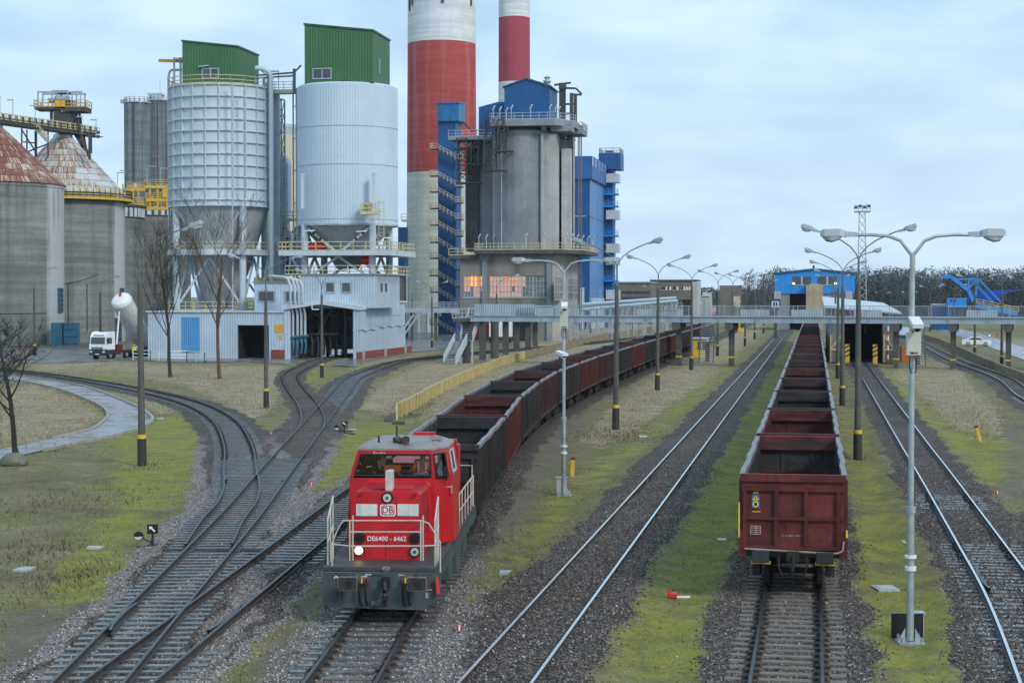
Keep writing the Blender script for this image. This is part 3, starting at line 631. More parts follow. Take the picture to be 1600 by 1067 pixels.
# rank weeds: dark tangles along fence and field; rings at pole feet stand for contact shadow
wx = []; wr = np.random.RandomState(9)
for px, py, n, sx, sy in ((958, 682, 900, 1.4, .5), (985, 668, 300, 1.2, .6), (735, 606, 420, 3.5, 1.5), (790, 588, 350, 4, 2), (690, 640, 350, 2.5, 1.2), (255, 650, 260, 1.5, .8), (110, 905, 500, .8, .4), (60, 865, 400, .8, .5), (185, 780, 300, .9, .6), (60, 790, 400, 1.2, .8), (1170, 545, 500, 4, 3), (1490, 640, 300, 2.4, 1.6), (830, 575, 260, 4, 2), (95, 700, 220, 1.4, .6), (345, 596, 420, 2.4, 1.5), (266, 592, 260, 2, 1.2), (415, 640, 120, 1, .6), (222, 730, 90, .5, .3), (1340, 720, 90, .5, .3), (880, 770, 80, .5, .3)):
    g = G(px, py); wx.append(np.stack([g.x+wr.normal(0, sx, n), g.y+wr.normal(0, sy*5, n)], 1))
wx = np.concatenate(wx); kk = gsample(wx[:, 0], wx[:, 1], 'bal') < .5; wx = wx[kk]
scatter('weeds', island_mat('weeds', [(0, (.05,.035,.025)), (.5, (.12,.08,.055)), (.8, (.2,.15,.09)), (1, (.32,.26,.16))]), wx[:, 0], wx[:, 1], gsample(wx[:, 0], wx[:, 1], 'z')-.02, 'grass', wr.uniform(.05, .26, len(wx)), 'dark withered weeds along the fence, and at pole feet as contact shadow')
# ---------------------------------------------------------------- concrete silos with sheet roofs
def cone(r0, z0, r1, z1, mat, parent, n=96, rows=9, name='roof'):
    me = bpy.data.meshes.new(name); vs = []; fs = []; uv = []
    for i in range(rows):                                    # each course laps over the one below
        a, b = i/rows, (i+1)/rows
        ra, rb = r0+(r1-r0)*a+.14, r0+(r1-r0)*b+.02; za, zb = z0+(z1-z0)*a-.05, z0+(z1-z0)*b
        k = len(vs)
        for j in range(n+1):
            t = 2*math.pi*j/n; vs += [(ra*math.cos(t), ra*math.sin(t), za), (rb*math.cos(t), rb*math.sin(t), zb)]
        for j in range(n):
            fs.append((k+2*j, k+2*j+2, k+2*j+3, k+2*j+1)); e = 1e-3
            uv += [(j/n, (i+e)/rows), ((j+1)/n, (i+e)/rows), ((j+1)/n, (i+1-e)/rows), (j/n, (i+1-e)/rows)]
    me.from_pydata(vs, [], fs); l = me.uv_layers.new(name='UVMap'); l.data.foreach_set('uv', [c for p in uv for c in p])
    me.materials.append(mat); o = bpy.data.objects.new(name, me); COL.objects.link(o); o.parent = parent; return o
stain = M('rust_run_concrete', (.19,.2,.19), .9, var=.25, scale=.12, streak=.75, scol=(.08,.083,.078), sscale=.4, bump=.3, bscale=3, patch=.22)
def silo(label, px, Y, rpx, ytop, ytopc, rcap, roofm):
    s = F/Y; r = rpx/s; fr = FrY(px, Y, 0); o = fthing('concrete_silo', label, 'silo', fr, 'concrete silos with conical sheet roofs')
    z1 = EYE-(ytop-HZ)*Y/F-GZ; zc = EYE-(ytopc-HZ)*Y/F-GZ
    mb = MB(); mb.lathe([(r, 0), (r, z1-.6), (r+.12, z1-.6), (r+.12, z1)], 96); mb.build('wall', stain, o, True)
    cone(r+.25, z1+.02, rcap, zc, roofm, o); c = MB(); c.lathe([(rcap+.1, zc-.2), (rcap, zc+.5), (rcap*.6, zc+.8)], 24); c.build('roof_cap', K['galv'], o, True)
    return o, r, z1, s
def pale_side(m, r, z1, lo, hi, rust):          # paler band down one flank, and rust run down from the roof edge
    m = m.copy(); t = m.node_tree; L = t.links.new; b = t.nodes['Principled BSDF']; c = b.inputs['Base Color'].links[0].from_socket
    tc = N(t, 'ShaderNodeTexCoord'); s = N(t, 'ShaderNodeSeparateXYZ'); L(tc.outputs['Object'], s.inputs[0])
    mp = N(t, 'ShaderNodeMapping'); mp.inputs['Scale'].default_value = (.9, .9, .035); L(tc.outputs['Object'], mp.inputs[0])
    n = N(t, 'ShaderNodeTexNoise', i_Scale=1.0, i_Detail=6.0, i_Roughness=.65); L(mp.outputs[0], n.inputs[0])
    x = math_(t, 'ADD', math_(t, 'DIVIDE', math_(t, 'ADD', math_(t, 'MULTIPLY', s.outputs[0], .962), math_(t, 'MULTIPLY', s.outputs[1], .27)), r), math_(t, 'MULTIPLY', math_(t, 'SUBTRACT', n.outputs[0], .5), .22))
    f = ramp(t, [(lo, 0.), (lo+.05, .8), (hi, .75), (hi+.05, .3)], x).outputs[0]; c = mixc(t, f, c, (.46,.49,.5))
    if rust:
        zf = ramp(t, [(.66, 0.), (.99, 1.)], math_(t, 'DIVIDE', s.outputs[2], z1)).outputs[0]; g = ramp(t, [(.5, 0.), (.62, 1.)], n.outputs[0]).outputs[0]
        c = mixc(t, math_(t, 'MULTIPLY', math_(t, 'MULTIPLY', zf, g), .85), c, (.13,.06,.035))
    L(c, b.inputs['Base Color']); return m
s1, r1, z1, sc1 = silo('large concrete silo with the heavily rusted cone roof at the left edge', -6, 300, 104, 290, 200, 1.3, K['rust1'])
def door_at(parent, fr, px, y0, y1, wpx, r, mats, leaf=False, s=10):
    x = fr.x(px); y = -math.sqrt(max(.1, r*r-x*x)); x = (px-800)*(fr.loc.y+y)/F-fr.loc.x; y = -math.sqrt(max(.1, r*r-x*x))
    Yd = fr.loc.y+y; za = EYE-(y1-HZ)*Yd/F-GZ; zb = EYE-(y0-HZ)*Yd/F-GZ; w_ = wpx*Yd/F
    ang = math.atan2(x, -y); o = MB(); o.box(-w_/2, -.25, 0, w_/2, .6, zb-za, 0)
    for i in range(2):
        for j in range(5): o.box(-w_/2+.12+i*w_/2, -.32, .15+j*(zb-za)/5, -w_/2+w_/2-.1+i*w_/2, -.25, (zb-za)/5-.1+j*(zb-za)/5, 1)
    b = o.build('louvre_door', mats, parent); b.location = (x, y, max(0, za)); b.rotation_euler = (0, 0, ang); return b
f1 = FrY(-6, 300, 0); f2 = FrY(100, 319, 0)
door_at(s1, f1, 83, 450, 488, 17, r1, [K['blue_door'], K['steel_dk']])
pp = MB(); pp.tube([(r1*math.cos(t)+.1*math.cos(t), r1*math.sin(t)+.1*math.sin(t), 5.4 if t < -.9 else 5.4) for t in np.linspace(-1.75, -.5, 14)], .05, 5); pp.build('conduit', K['steel_dk'], s1)
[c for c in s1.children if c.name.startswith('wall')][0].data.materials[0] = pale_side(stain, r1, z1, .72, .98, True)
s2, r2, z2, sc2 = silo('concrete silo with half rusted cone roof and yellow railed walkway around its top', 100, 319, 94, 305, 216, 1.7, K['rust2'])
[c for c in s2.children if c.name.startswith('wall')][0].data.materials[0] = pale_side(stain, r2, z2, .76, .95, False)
mb = MB(); mb.lathe([(r2+.1, z2-1.6), (r2+1.4, z2-1.3), (r2+1.4, z2-.9), (r2+.1, z2-.9)], 64, cap=False); mb.build('walkway', K['steel_dk'], s2)
mb = MB(); ring = [((r2+1.3)*math.cos(t), (r2+1.3)*math.sin(t), z2-.9) for t in np.linspace(0, 2*math.pi, 65)]
mb.rail(ring, 1.6, 1.1, .05, 3); mb.lathe([(r2+1.42, z2-1.3), (r2+1.42, z2-.95)], 64, cap=False); mb.build('railing', K['yellow'], s2)
door_at(s2, f2, 183, 450, 480, 14, r2, [K['blue_door'], K['steel_dk']])
door_at(s2, f2, 178, 503, 540, 18, r2, [K['blue_door'], K['steel_dk']])
mb = MB(); mb.tube([((r2+.1)*math.cos(t), (r2+.1)*math.sin(t), 12.5-3.4*math.sin((t+2.2)/1.5*3.14)*.6) for t in np.linspace(-2.2, -.75, 16)], .06, 5)
for t in (-.95, -1.25): mb.box((r2+.1)*math.cos(t)-.06, (r2+.1)*math.sin(t)-.06, 2, (r2+.1)*math.cos(t)+.06, (r2+.1)*math.sin(t)+.06, 10.5)
mb.build('conduit', K['steel_dk'], s2)
for px, Y, rp, lab in ((137, 346, 87, 'flat topped concrete silo between the walkway silo and the ribbed silo'), (214, 371, 83, 'concrete silo furthest right of its row, partly behind the ribbed silo')):
    fr = FrY(px, Y, 0); s = F/Y; r = rp/s; o = fthing('concrete_silo', lab, 'silo', fr, 'flat topped concrete silos'); zt = EYE-(322-HZ)*Y/F-GZ
    mb = MB(); mb.lathe([(r, 0), (r, zt-2.6)], 80); mb.build('wall', K['conc'], o, True)
    mb = MB(); mb.lathe([(r+.15, zt-2.6), (r+.15, zt-.4), (r+.6, zt-.4), (r+.6, zt)], 80, mi=1)
    mb.build('top_band', [K['white_flat'], K['conc_dk']], o)
    for j in range(26):
        t = -math.pi+math.pi*j/25; q = MB(); q.box(-.42, -.12, 0, .42, .2, 1.8); w_ = q.build('panel', K['white_flat'], o); w_.location = ((r+.2)*math.cos(t), (r+.2)*math.sin(t), zt-2.4); w_.rotation_euler = (0, 0, t+math.pi/2)
# yellow railed platforms and plant on the flat silo tops
fr = FrY(237, 350, 0); o = fthing('rooftop_plant', 'yellow railed steel platform with pipes and white machines above the silo tops', 'plant machinery', fr)
z = lambda py: EYE-(py-HZ)*350/F-GZ
X_ = lambda px: (px-237)*350/F
mb = MB(); pl = MB(); wm = MB(); gm = MB()
for (x0, x1, y) in ((196, 232, 321), (224, 268, 326), (205, 233, 297), (232, 268, 293), (234, 268, 313)):
    a, b = X_(x0), X_(x1); zz_ = z(y); pl.box(a, -3, zz_-.3, b, 1, zz_); mb.rail([(a, -3, zz_), (b, -3, zz_), (b, 1, zz_)], 1.3, 1.3, .05, 3)
    mb.box(a, -3.1, zz_-.45, b, -3.0, zz_+.05)
for x in (198, 214, 222, 240, 252, 266): mb.box(X_(x)-.15, -3, z(330), X_(x)+.15, -2.7, z(290))
mb.box(X_(260), -3.3, z(311), X_(266), -2.9, z(297))
for x, y, w_, h in ((208, 318, 8, 10), (219, 317, 7, 8), (240, 320, 9, 12), (252, 300, 9, 6), (214, 296, 8, 8)): wm.cyl((X_(x), -1.5, z(y)), (X_(x), -1.5, z(y-h)), w_/17, 12)
for x, y in ((200, 300), (207, 296), (226, 294)): gm.cbox((X_(x), -1.2, z(y)), (1.2, 1, 1.3))
gm.beam((X_(190), -1, z(268+0)), (X_(196), -1, z(268)), .2, .2); 
for x, y0, y1 in ((188, 272, 290), (234, 262, 293), (255, 265, 313)): gm.box(X_(x)-.06, -2, z(y1), X_(x)+.06, -1.88, z(y0)); gm.box(X_(x), -2.1, z(y0)-.05, X_(x)+1.7, -1.8, z(y0)+.12)
pl.build('platform', K['steel_gr'], o); mb.build('railing', K['yellow'], o); wm.build('cyclone', K['white_flat'], o, True); gm.build('machine', K['steel_gr'], o)
# ---------------------------------------------------------------- conveyor gallery over the silo roofs
o = thing('conveyor_gallery', 'grey conveyor gallery with yellow railings running over the rusty silo roofs', 'conveyor', (0, 0, GZ))
A = P(-60, 183, 290)-Vector((0,0,GZ)); B = P(150, 212, 325)-Vector((0,0,GZ)); dk = MB(); rl = MB(); st = MB(); lamp = MB()
d = (B-A); side = Vector((0, 1, 0))
for k in (0, 2.6):
    dk.beam(A+side*k, B+side*k, .25, .55); rl.rail([A+side*k+Vector((0,0,.5)), B+side*k+Vector((0,0,.5))], 1.15, 1.3, .05, 2)
dk.beam(A+side*1.3-Vector((0,0,.2)), B+side*1.3-Vector((0,0,.2)), 2.6, .12); dk.beam(A+side*1.5+Vector((0,0,.65)), B+side*1.5+Vector((0,0,.65)), 1.0, .5)
for t in np.linspace(0, 1, 22): dk.beam(A.lerp(B, t)+Vector((0,-.05,.3)), A.lerp(B, t)+Vector((0,-.05,1.5)), .5, .06)
def drop(px, y0, y1, w_=.35, Y=313, dy=0):
    a = P(px, y0, Y)-Vector((0,0,GZ)); b = P(px+dy, y1, Y)-Vector((0,0,GZ)); st.beam(a, b, w_, w_)
for px, y0, y1 in ((34, 200, 245), (42, 203, 240), (56, 205, 246), (75, 195, 246), (140, 212, 250), (143, 212, 240)): drop(px, y0, y1, .4 if px in (56, 140) else .22)
for (a, b, c_, d_) in ((34, 203, 56, 238), (42, 238, 75, 225), (126, 205, 138, 246), (36, 222, 56, 224)):
    st.beam(P(a, b, 313)-Vector((0,0,GZ)), P(c_, d_, 313)-Vector((0,0,GZ)), .22, .22)
for px, yy in ((0, 152), (20, 157), (55, 166), (128, 183), (150, 188)):
    a = P(px, yy+26, 308); b = P(px, yy, 308); off = Vector((0,0,-GZ)); lamp.beam(a+off, b+off, .1, .1); lamp.cbox(b+off+Vector((-.45, 0, .05)), (1.1, .25, .2))
sa = P(46, 192, 308)-Vector((0,0,GZ)); sb = P(74, 222, 308)-Vector((0,0,GZ)); ys_ = MB()
for k in (0, 1.0): ys_.beam(sa+side*k, sb+side*k, .12, .35); rl.rail([sa+side*k, sb+side*k], 1.1, .9, .05, 2, toe=False)
for t in np.linspace(0, 1, 11): ys_.beam(sa.lerp(sb, t), sa.lerp(sb, t)+side, .28, .05)
dk.build('gallery_deck', K['steel_dk'], o); rl.build('railing', K['cream_rail'], o); st.build('support_leg', K['steel_dk'], o); ys_.build('stair', K['steel_gr'], o); lamp.build('gallery_lamp', K['galv'], o)
fr = FrY(99, 321, 0); o = fthing('headhouse_tower', 'dark steel conveyor head tower with railed platform above the second rusty silo', 'tower', fr)
z = lambda py: EYE-(py-HZ)*321/F-GZ
X_ = lambda px: (px-99)*321/F
a = MB(); a.box(X_(60), -2, z(174), X_(140), 2.5, z(170)); a.box(X_(104), -2.2, z(177), X_(140), 2.5, z(173)); a.build('platform', K['steel_dk'], o)
a = MB(); a.rail([(X_(60), -2, z(170)), (X_(140), -2, z(170)), (X_(140), 2.5, z(170)), (X_(60), 2.5, z(170))], 1.25, 1.4, .05, 2, close=True); a.build('railing', K['yellow'], o)
a = MB()
for px in (65, 87, 94, 111, 118, 131):
    a.box(X_(px)-.12, -1.6, z(170), X_(px)+.12, -1.36, z(147)); a.box(X_(px)-.12, 1.6, z(170), X_(px)+.12, 1.84, z(147))
a.box(X_(65), -1.7, z(148), X_(133), -1.3, z(145.5)); a.box(X_(65), 1.5, z(148), X_(133), 1.9, z(145.5)); a.box(X_(87), -1.7, z(146), X_(111), 1.9, z(144)); a.build('roof_frame', K['steel_gr'], o)
a = MB(); a.box(X_(89), -1.6, z(206), X_(116), 1.4, z(172)); a.box(X_(91), -1.9, z(170), X_(112), 1, z(158)); a.build('machine_housing', K['steel_dk'], o)
a = MB(); a.tube([(X_(90), -.8, z(157)), (X_(112), -.8, z(157))], .6, 12); a.box(X_(118), -1.6, z(172), X_(124), -1, z(160)); a.box(X_(79), -1, z(162), X_(88), .5, z(156)); a.build('drive_drum', K['steel_gr'], o, True)
a = MB(); a.box(X_(92), -2, z(172), X_(101), -1.65, z(160)); a.box(X_(102), -2, z(178), X_(108), -1.65, z(160)); a.build('guard', K['yellow'], o)
a = MB()
for (p, q, r_, s_) in ((112, 174, 124, 215), (124, 174, 124, 215), (112, 195, 138, 240), (124, 180, 136, 245), (85, 176, 85, 205)): a.beam((X_(p), -1.2, z(q)), (X_(r_), -1.2, z(s_)), .45, .45); a.beam((X_(p), 1.2, z(q)), (X_(r_), 1.2, z(s_)), .35, .35)
for k in range(3): a.beam((X_(112), -1.2, z(182+k*10)), (X_(124), -1.2, z(192+k*10)), .15, .15); a.beam((X_(124), -1.2, z(182+k*10)), (X_(112), -1.2, z(192+k*10)), .15, .15)
a.build('frame_leg', K['steel_dk'], o)
# ---------------------------------------------------------------- grey corrugated silos behind
for px, Y, rp, yt, lab in ((216, 405, 19.5, 163, 'tall weathered corrugated silo with a rust streak, left of its twin'), (253, 420, 19, 160, 'tall weathered corrugated silo with a pale cabin on its roof')):
    fr = FrY(px, Y, 0); s = F/Y; z = lambda py: EYE-(py-HZ)*Y/F-GZ
    o = fthing('corrugated_silo', lab, 'silo', fr, 'weathered corrugated silos'); r = rp/s
    a = MB(); a.lathe([(r*1.06, 0), (r*1.06, z(yt))], 6 if px < 230 else 7); a.build('wall', K['corr_old'], o)
    a = MB(); a.lathe([(r+.2, z(yt)), (r+.2, z(yt)+.3)], 20); a.rail([(r*math.cos(t), r*math.sin(t), z(yt)+.3) for t in np.linspace(0, 6.283, 17)], 1.0, 2, .05, 2, toe=False)
    if px < 230: a.box(-r-.9, -.6, z(yt), -r+.6, .2, z(yt)+.9)
    a.build('railing', K['galv'], o)
    if px > 230:
        a = MB(); a.box(-r*.9, -2, z(yt), r*.1, 2, z(yt)+1.6); a.box(-r, -2.1, z(yt)+1.6, r*.2, 2.1, z(yt)+1.85); a.build('cabin', K['white_flat'], o); a = MB(); a.box(-.05, -1, z(yt)+1.8, .05, -.9, z(yt)+5); a.build('antenna', K['galv'], o)
    for k in range(5):
        t = -1.3+k*.5*(-1)-.1; 
    a = MB(); a.box(-.4, -r-.12, 0, -.1, -r+.3, z(yt)); a.box(r*.55, -r*.86, 0, r*.6, -r*.8, z(yt)); a.build('seam_strip', M('rust_seam', (.12,.06,.04), .8, var=.4, scale=.4), o)
# ---------------------------------------------------------------- striped chimneys
chim_w = M('chimney_white_paint', (.62,.64,.65), .8, var=.1, scale=.12, streak=.45, scol=(.38,.39,.39), sscale=.35, patch=.12)
chim_r = M('chimney_red_paint', (.36,.06,.055), .8, var=.12, scale=.12, streak=.55, scol=(.5,.2,.18), sscale=.5, patch=.16)
chim_r2 = M('chimney_crimson_paint', (.34,.05,.08), .8, var=.15, scale=.1, streak=.5, scol=(.2,.03,.06), sscale=.3)
chim_c = M('chimney_cream_paint', (.5,.51,.44), .85, var=.1, scale=.15, streak=.4, scol=(.28,.29,.26), sscale=.4, patch=.12)
def chimney(label, px, Y, r0, r1, bands, rm):
    fr = FrY(px, Y, 0); o = fthing('chimney', label, 'chimney', fr, 'red and white banded chimneys'); z = lambda py: EYE-(py-HZ)*Y/F-GZ
    H = z(-260); rr = lambda q: r0+(r1-r0)*q/H
    for (ya, yb, mt, nm) in bands:
        za, zb = max(0, z(ya)), z(yb); a = MB(); a.lathe([(rr(za+(zb-za)*i/6), za+(zb-za)*i/6) for i in range(7)], 72, cap=False); a.build(nm, mt, o, True)
    a = MB(); zt = z(bands[-1][1]); a.lathe([(rr(zt)+.25, zt), (rr(zt)+.25, zt+1.2), (rr(zt)-.6, zt+1.2)], 64); a.build('rim', K['conc_dk'], o)
    return o, z, rr
o, z, rr = chimney('wide chimney banded red and white with a cream foot, nearer of the two', 690.5, 400, 8.3, 7.55, [(560, 272, chim_c, 'foot_band'), (272, 72, chim_r, 'red_band'), (72, -128, chim_w, 'white_band'), (-128, -260, chim_r, 'red_band')], chim_r)
a = MB()
for t in (-2.72, -2.55, -1.5, -.5): a.box(rr(z(8))*math.cos(t)-.3, rr(z(8))*math.sin(t)-.3, z(16 if t > -2.6 else 24), rr(z(8))*math.cos(t)+.3, rr(z(8))*math.sin(t)+.3, z(2))
a.build('warning_lamp', K['steel_dk'], o)
a = MB()
for t in (-2.2, -1.9): a.box(rr(0)*math.cos(t)-.05-.3, rr(0)*math.sin(t)-.1, 0, rr(0)*math.cos(t)+.05+.3, rr(0)*math.sin(t)+.1, 4.6)
a.build('door', K['white_clad'], o)
chimney('slimmer chimney banded crimson and white behind the blue penthouse', 803.5, 600, 5.75, 5.2, [(560, 131, chim_w, 'white_band'), (131, 31, chim_r2, 'red_band'), (31, -69, chim_w, 'white_band'), (-69, -200, chim_r2, 'red_band')], chim_r2)
# ---------------------------------------------------------------- ribbed steel silo with green penthouse
SY = 243
def ring_pt(r, t): return (r*math.cos(t), r*math.sin(t))
fr = FrY(346, SY); S = F/SY; z = lambda py: EYE-(py-HZ)*SY/F-GZ
o = fthing('ribbed_silo', 'pale grey steel silo with a grid of ribs and a green penthouse on top', 'silo', fr)
r = 77.5/S; zt, zb = z(141), z(326)
a = MB(); a.lathe([(r, zb), (r, zt)], 96); a.build('shell', K['silo_rib'], o, True)
a = MB()
for j in range(24):
    t = 2*math.pi*j/24+.05; x, y = ring_pt(r+.1, t); c_, s_ = math.cos(t)*.15, math.sin(t)*.15; ox, oy = -math.sin(t)*.07, math.cos(t)*.07
    a.add([(x-c_-ox, y-s_-oy, zb), (x+c_-ox, y+s_-oy, zb), (x+c_+ox, y+s_+oy, zb), (x-c_+ox, y-s_+oy, zb), (x-c_-ox, y-s_-oy, zt), (x+c_-ox, y+s_-oy, zt), (x+c_+ox, y+s_+oy, zt), (x-c_+ox, y-s_+oy, zt)], [(0,1,5,4),(1,2,6,5),(2,3,7,6),(3,0,4,7),(4,5,6,7)])
for k in range(11):
    q = zb+.9+(zt-zb-1.0)*k/10; a.lathe([(r, q-.07), (r+.3, q-.07), (r+.3, q+.07), (r, q+.07)], 96, cap=False)
a.lathe([(r, zb), (r+.35, zb), (r+.35, zb+.18), (r, zb+.18)], 96, cap=False); a.build('ribs', M('silo_rib_paint', (.5,.565,.61), .5, var=.1, scale=.6, streak=.3, scol=(.25,.25,.25), sscale=1.5), o)
a = MB(); a.lathe([(r*.96, zb), (r*.55, z(425)), (r*.18, z(500))], 64); a.build('hopper', M('hopper_steel', (.34,.37,.39), .6, var=.12, scale=.3, streak=.4, scol=(.2,.2,.2), sscale=.6), o, True)
a = MB(); legs = [ring_pt(r*.97, t) for t in np.linspace(0, 2*math.pi, 4, endpoint=False)+math.pi/4]
for x, y in legs: a.cyl((x, y, 0), (x, y, zb), .48, 14)
a.build('leg', K['white_flat'], o, True, each=True)
a = MB()
for i in range(4):
    p, q = legs[i], legs[(i+1) % 4]; lo, hi, md = z(480), zb-.3, z(395)
    m_ = ((p[0]+q[0])/2, (p[1]+q[1])/2)
    a.beam((*p, hi), (*m_, md), .34, .34); a.beam((*q, hi), (*m_, md), .26, .26); a.beam((*p, lo), (*m_, md-.8), .26, .26); a.beam((*q, lo), (*m_, md-.8), .26, .26)
a.build('brace', K['white_flat'], o)
a = MB(); a.lathe([(r*.5, z(400)), (r+1.0, z(400)), (r+1.0, z(393)), (r*.5, z(393))], 8, cap=False); a.build('platform', K['white_flat'], o)
a = MB(); a.rail([(*ring_pt(r+.9, t), z(393)) for t in np.linspace(0, 2*math.pi, 9)], 1.15, 1.6, .045, 2); a.rail([(*ring_pt(r+.9, t), z(484)) for t in np.linspace(0, 2*math.pi, 9)], 1.15, 1.6, .045, 2)
a.rail([(*ring_pt(r+.2, t), zt) for t in np.linspace(0, 2*math.pi, 25)], 1.15, 2, .045, 2); a.build('railing', K['cream_rail'], o)
def penthouse(parent, fr, r, zt, pxl, pxr, pxe, yl, yr, ye, ly0, win, vent=None):
    xl = fr.q(pxl, 120, ly0)[0]; xr = fr.q(pxr, 120, ly0)[0]; zl = fr.q(pxl, yl, ly0)[1]; zr = fr.q(pxr, yr, ly0)[1]
    ye_, zre = fr.s_(pxe, ye, xr); a = MB()
    vs = [(xl, ly0, zt), (xr, ly0, zt), (xr, ye_, zt), (xl, ye_, zt), (xl, ly0, zl), (xr, ly0, zr), (xr, ye_, zr), (xl, ye_, zl)]
    a.add(vs, [(0,1,5,4), (1,2,6,5), (2,3,7,6), (3,0,4,7)]); h = a.build('penthouse', K['green'], parent)
    a = MB(); e = .12
    a.add([(xl-e, ly0-e, zl+.05), (xr+e, ly0-e, zr+.05), (xr+e, ye_+e, zr+.05), (xl-e, ye_+e, zl+.05), (xl-e, ly0-e, zl+.3), (xr+e, ly0-e, zr+.3), (xr+e, ye_+e, zr+.3), (xl-e, ye_+e, zl+.3)], [(3,2,1,0),(4,5,6,7),(0,1,5,4),(1,2,6,5),(2,3,7,6),(3,0,4,7)]); a.build('roof', M('green_roof_trim', (.03,.09,.04), .5), h)
    for (x0, y0, x1, y1) in win:
        p, q = fr.q(x0, y1, ly0), fr.q(x1, y0, ly0); a = MB(); a.box(p[0], ly0-.06, p[1], q[0], ly0+.1, q[1]); wn = a.build('window', K['winglass'], h)
        a = MB(); 
        for (u0, v0, u1, v1) in ((p[0]-.12, p[1]-.12, q[0]+.12, p[1]), (p[0]-.12, q[1], q[0]+.12, q[1]+.12), (p[0]-.12, p[1], p[0], q[1]), (q[0], p[1], q[0]+.12, q[1]), ((p[0]+q[0])/2-.05, p[1], (p[0]+q[0])/2+.05, q[1])): a.box(u0, ly0-.12, v0, u1, ly0-.002, v1)
        a.build('frame', K['steel_gr'], wn)
    return h, xr, ye_
h, xr, ye_ = penthouse(o, fr, r, zt, 285, 372, 404, 66, 75, 89, -4.6, [(317, 108, 341, 122)])
a = MB(); p = fr.q(317, 105, -4.6); a.beam((p[0]-.5, -4.9, p[1]), (p[0]+1.0, -4.9, p[1]+.15), .25, .15); a.beam((p[0]+1.2, -4.7, p[1]), (p[0]+1.2, -4.7, p[1]-1.6), .06, .06); a.build('lamp', K['galv'], h)
a = MB(); p = fr.q(372, 95, -4.6); a.box(p[0]+.02, 2, zt, p[0]+.1, 3.2, zt+2.2); a.box(p[0]+.02, 6, zt, p[0]+.12, 7.1, zt+2.2); a.build('door', K['winglass'], h)
p0 = fr.q(248, 95, -3); p1 = fr.q(285, 96, -3); a = MB(); a.beam((p0[0], -3, p0[1]), (p1[0], -3, p1[1]), .3, .4); a.build('hoist_beam', M('rust_yellow', (.4,.22,.05), .7, spots=.5), o)
a = MB()
for px in (272, 282): p = fr.q(px, 90, -3); a.box(p[0]-.12, -3.1, zt, p[0]+.12, -2.9, p[1])
p = fr.q(272, 91, -3); a.box(p[0], -3.1, p[1]-.3, p1[0]+.1, -2.9, p[1]); a.build('hoist_frame', K['steel_gr'], o)
a = MB(); zz_ = [fr.q(263, yy, -2)[1] for yy in (560, 122, 113, 110)]; xx = [fr.q(px, 112, -2)[0] for px in (263, 263, 268, 284)]
a.tube([(xx[0], -2, 0.2), (xx[1], -2, zz_[1]), (xx[1]+.15, -2, zz_[2]), (xx[2], -2, zz_[3]), (xx[3], -2, zz_[3])], .17, 8); a.build('vent_pipe', K['galv'], o, True)
a = MB(); x_ = fr.q(363, 300, -r-.5)[0]; a.cyl((x_, -r-.45, 6), (x_, -r-.45, zt), .13, 8); x_ = fr.q(383, 300, -r*.9)[0]; a.cyl((x_, -r*.95, 14), (x_, -r*.95, zt-1), .1, 8); a.build('downpipe', K['galv'], o, True)
# ---------------------------------------------------------------- smooth steel silo with green penthouse
fr = FrY(543.5, SY-6); S = F/(SY-6); z = lambda py: EYE-(py-HZ)*(SY-6)/F-GZ
o = fthing('smooth_silo', 'pale blue smooth clad silo with the taller green penthouse, standing on the white loading hall', 'silo', fr)
r = 78/S; zt, zb = z(141), z(352)
a = MB(); a.lathe([(r, zb), (r, zt), (r-.3, zt+.25), (0.01, zt+.7)], 216, wob=.02); a.build('shell', K['silo_white'], o)
a = MB(); 
for yy in (204, 262, 345): a.lathe([(r+.03, z(yy)-.06), (r+.06, z(yy)-.06), (r+.06, z(yy)), (r+.03, z(yy))], 96, cap=False)
a.lathe([(r-.1, zb-.25), (r+.12, zb-.25), (r+.12, zb), (r-.1, zb)], 96, cap=False); a.build('seam', M('silo_seam', (.36,.41,.46), .6), o)
a = MB(); a.lathe([(r*.95, zb), (r*.42, z(396)), (r*.22, z(420))], 64); a.build('hopper', M('hopper_plate', (.3,.33,.35), .6, var=.12, scale=.3, streak=.3), o, True)
h, xr, ye_ = penthouse(o, fr, r, zt+.2, 476, 583, 609, 40, 50, 66, -5, [(490, 108, 517, 123)])
a = MB(); p = fr.q(535, 128, -5); a.box(p[0], -5.3, p[1], p[0]+.6, -4.9, p[1]+.25); a.build('vent', K['steel_dk'], h)
a = MB(); a.box(xr-.02, ye_*.25-.4, zt+2.4, xr+.05, ye_*.25+1.6, zt+4.6) if 0 else a.box(xr-.02, -2.2, zt+1.8, xr+.05, -1.2, zt+3.8); a.build('window', K['winglass'], h)
a = MB(); legs = [ring_pt(r*.97, t) for t in np.linspace(0, 2*math.pi, 4, endpoint=False)+math.pi/4]
for x, y in legs: a.cyl((x, y, z(440)), (x, y, zb), .48, 14)
a.build('leg', K['white_flat'], o, True, each=True)
a = MB(); hz_ = MB()
for i in range(4):
    p, q = legs[i], legs[(i+1) % 4]; m_ = ((p[0]+q[0])/2, (p[1]+q[1])/2)
    for e in (p, q):
        a.beam((*e, zb-.2), (*m_, z(398)), .3, .3); a.beam((*e, z(438)), (*m_, z(402)), .3, .3)
        for k in range(4):
            t0, t1 = .25+k*.1, .3+k*.1; A_, B_ = Vector((*e, zb-.2)), Vector((*m_, z(398))); hz_.beam(A_.lerp(B_, t0), A_.lerp(B_, t1), .34, .34, k % 2)
a.build('brace', K['white_flat'], o); hz_.build('hazard_sleeve', [K['black'], K['yellow']], o)
a = MB(); e = r+.9; zp = z(401); a.box(-e, -e*.86, zp, e, e, z(394)); a.build('platform', K['white_flat'], o)
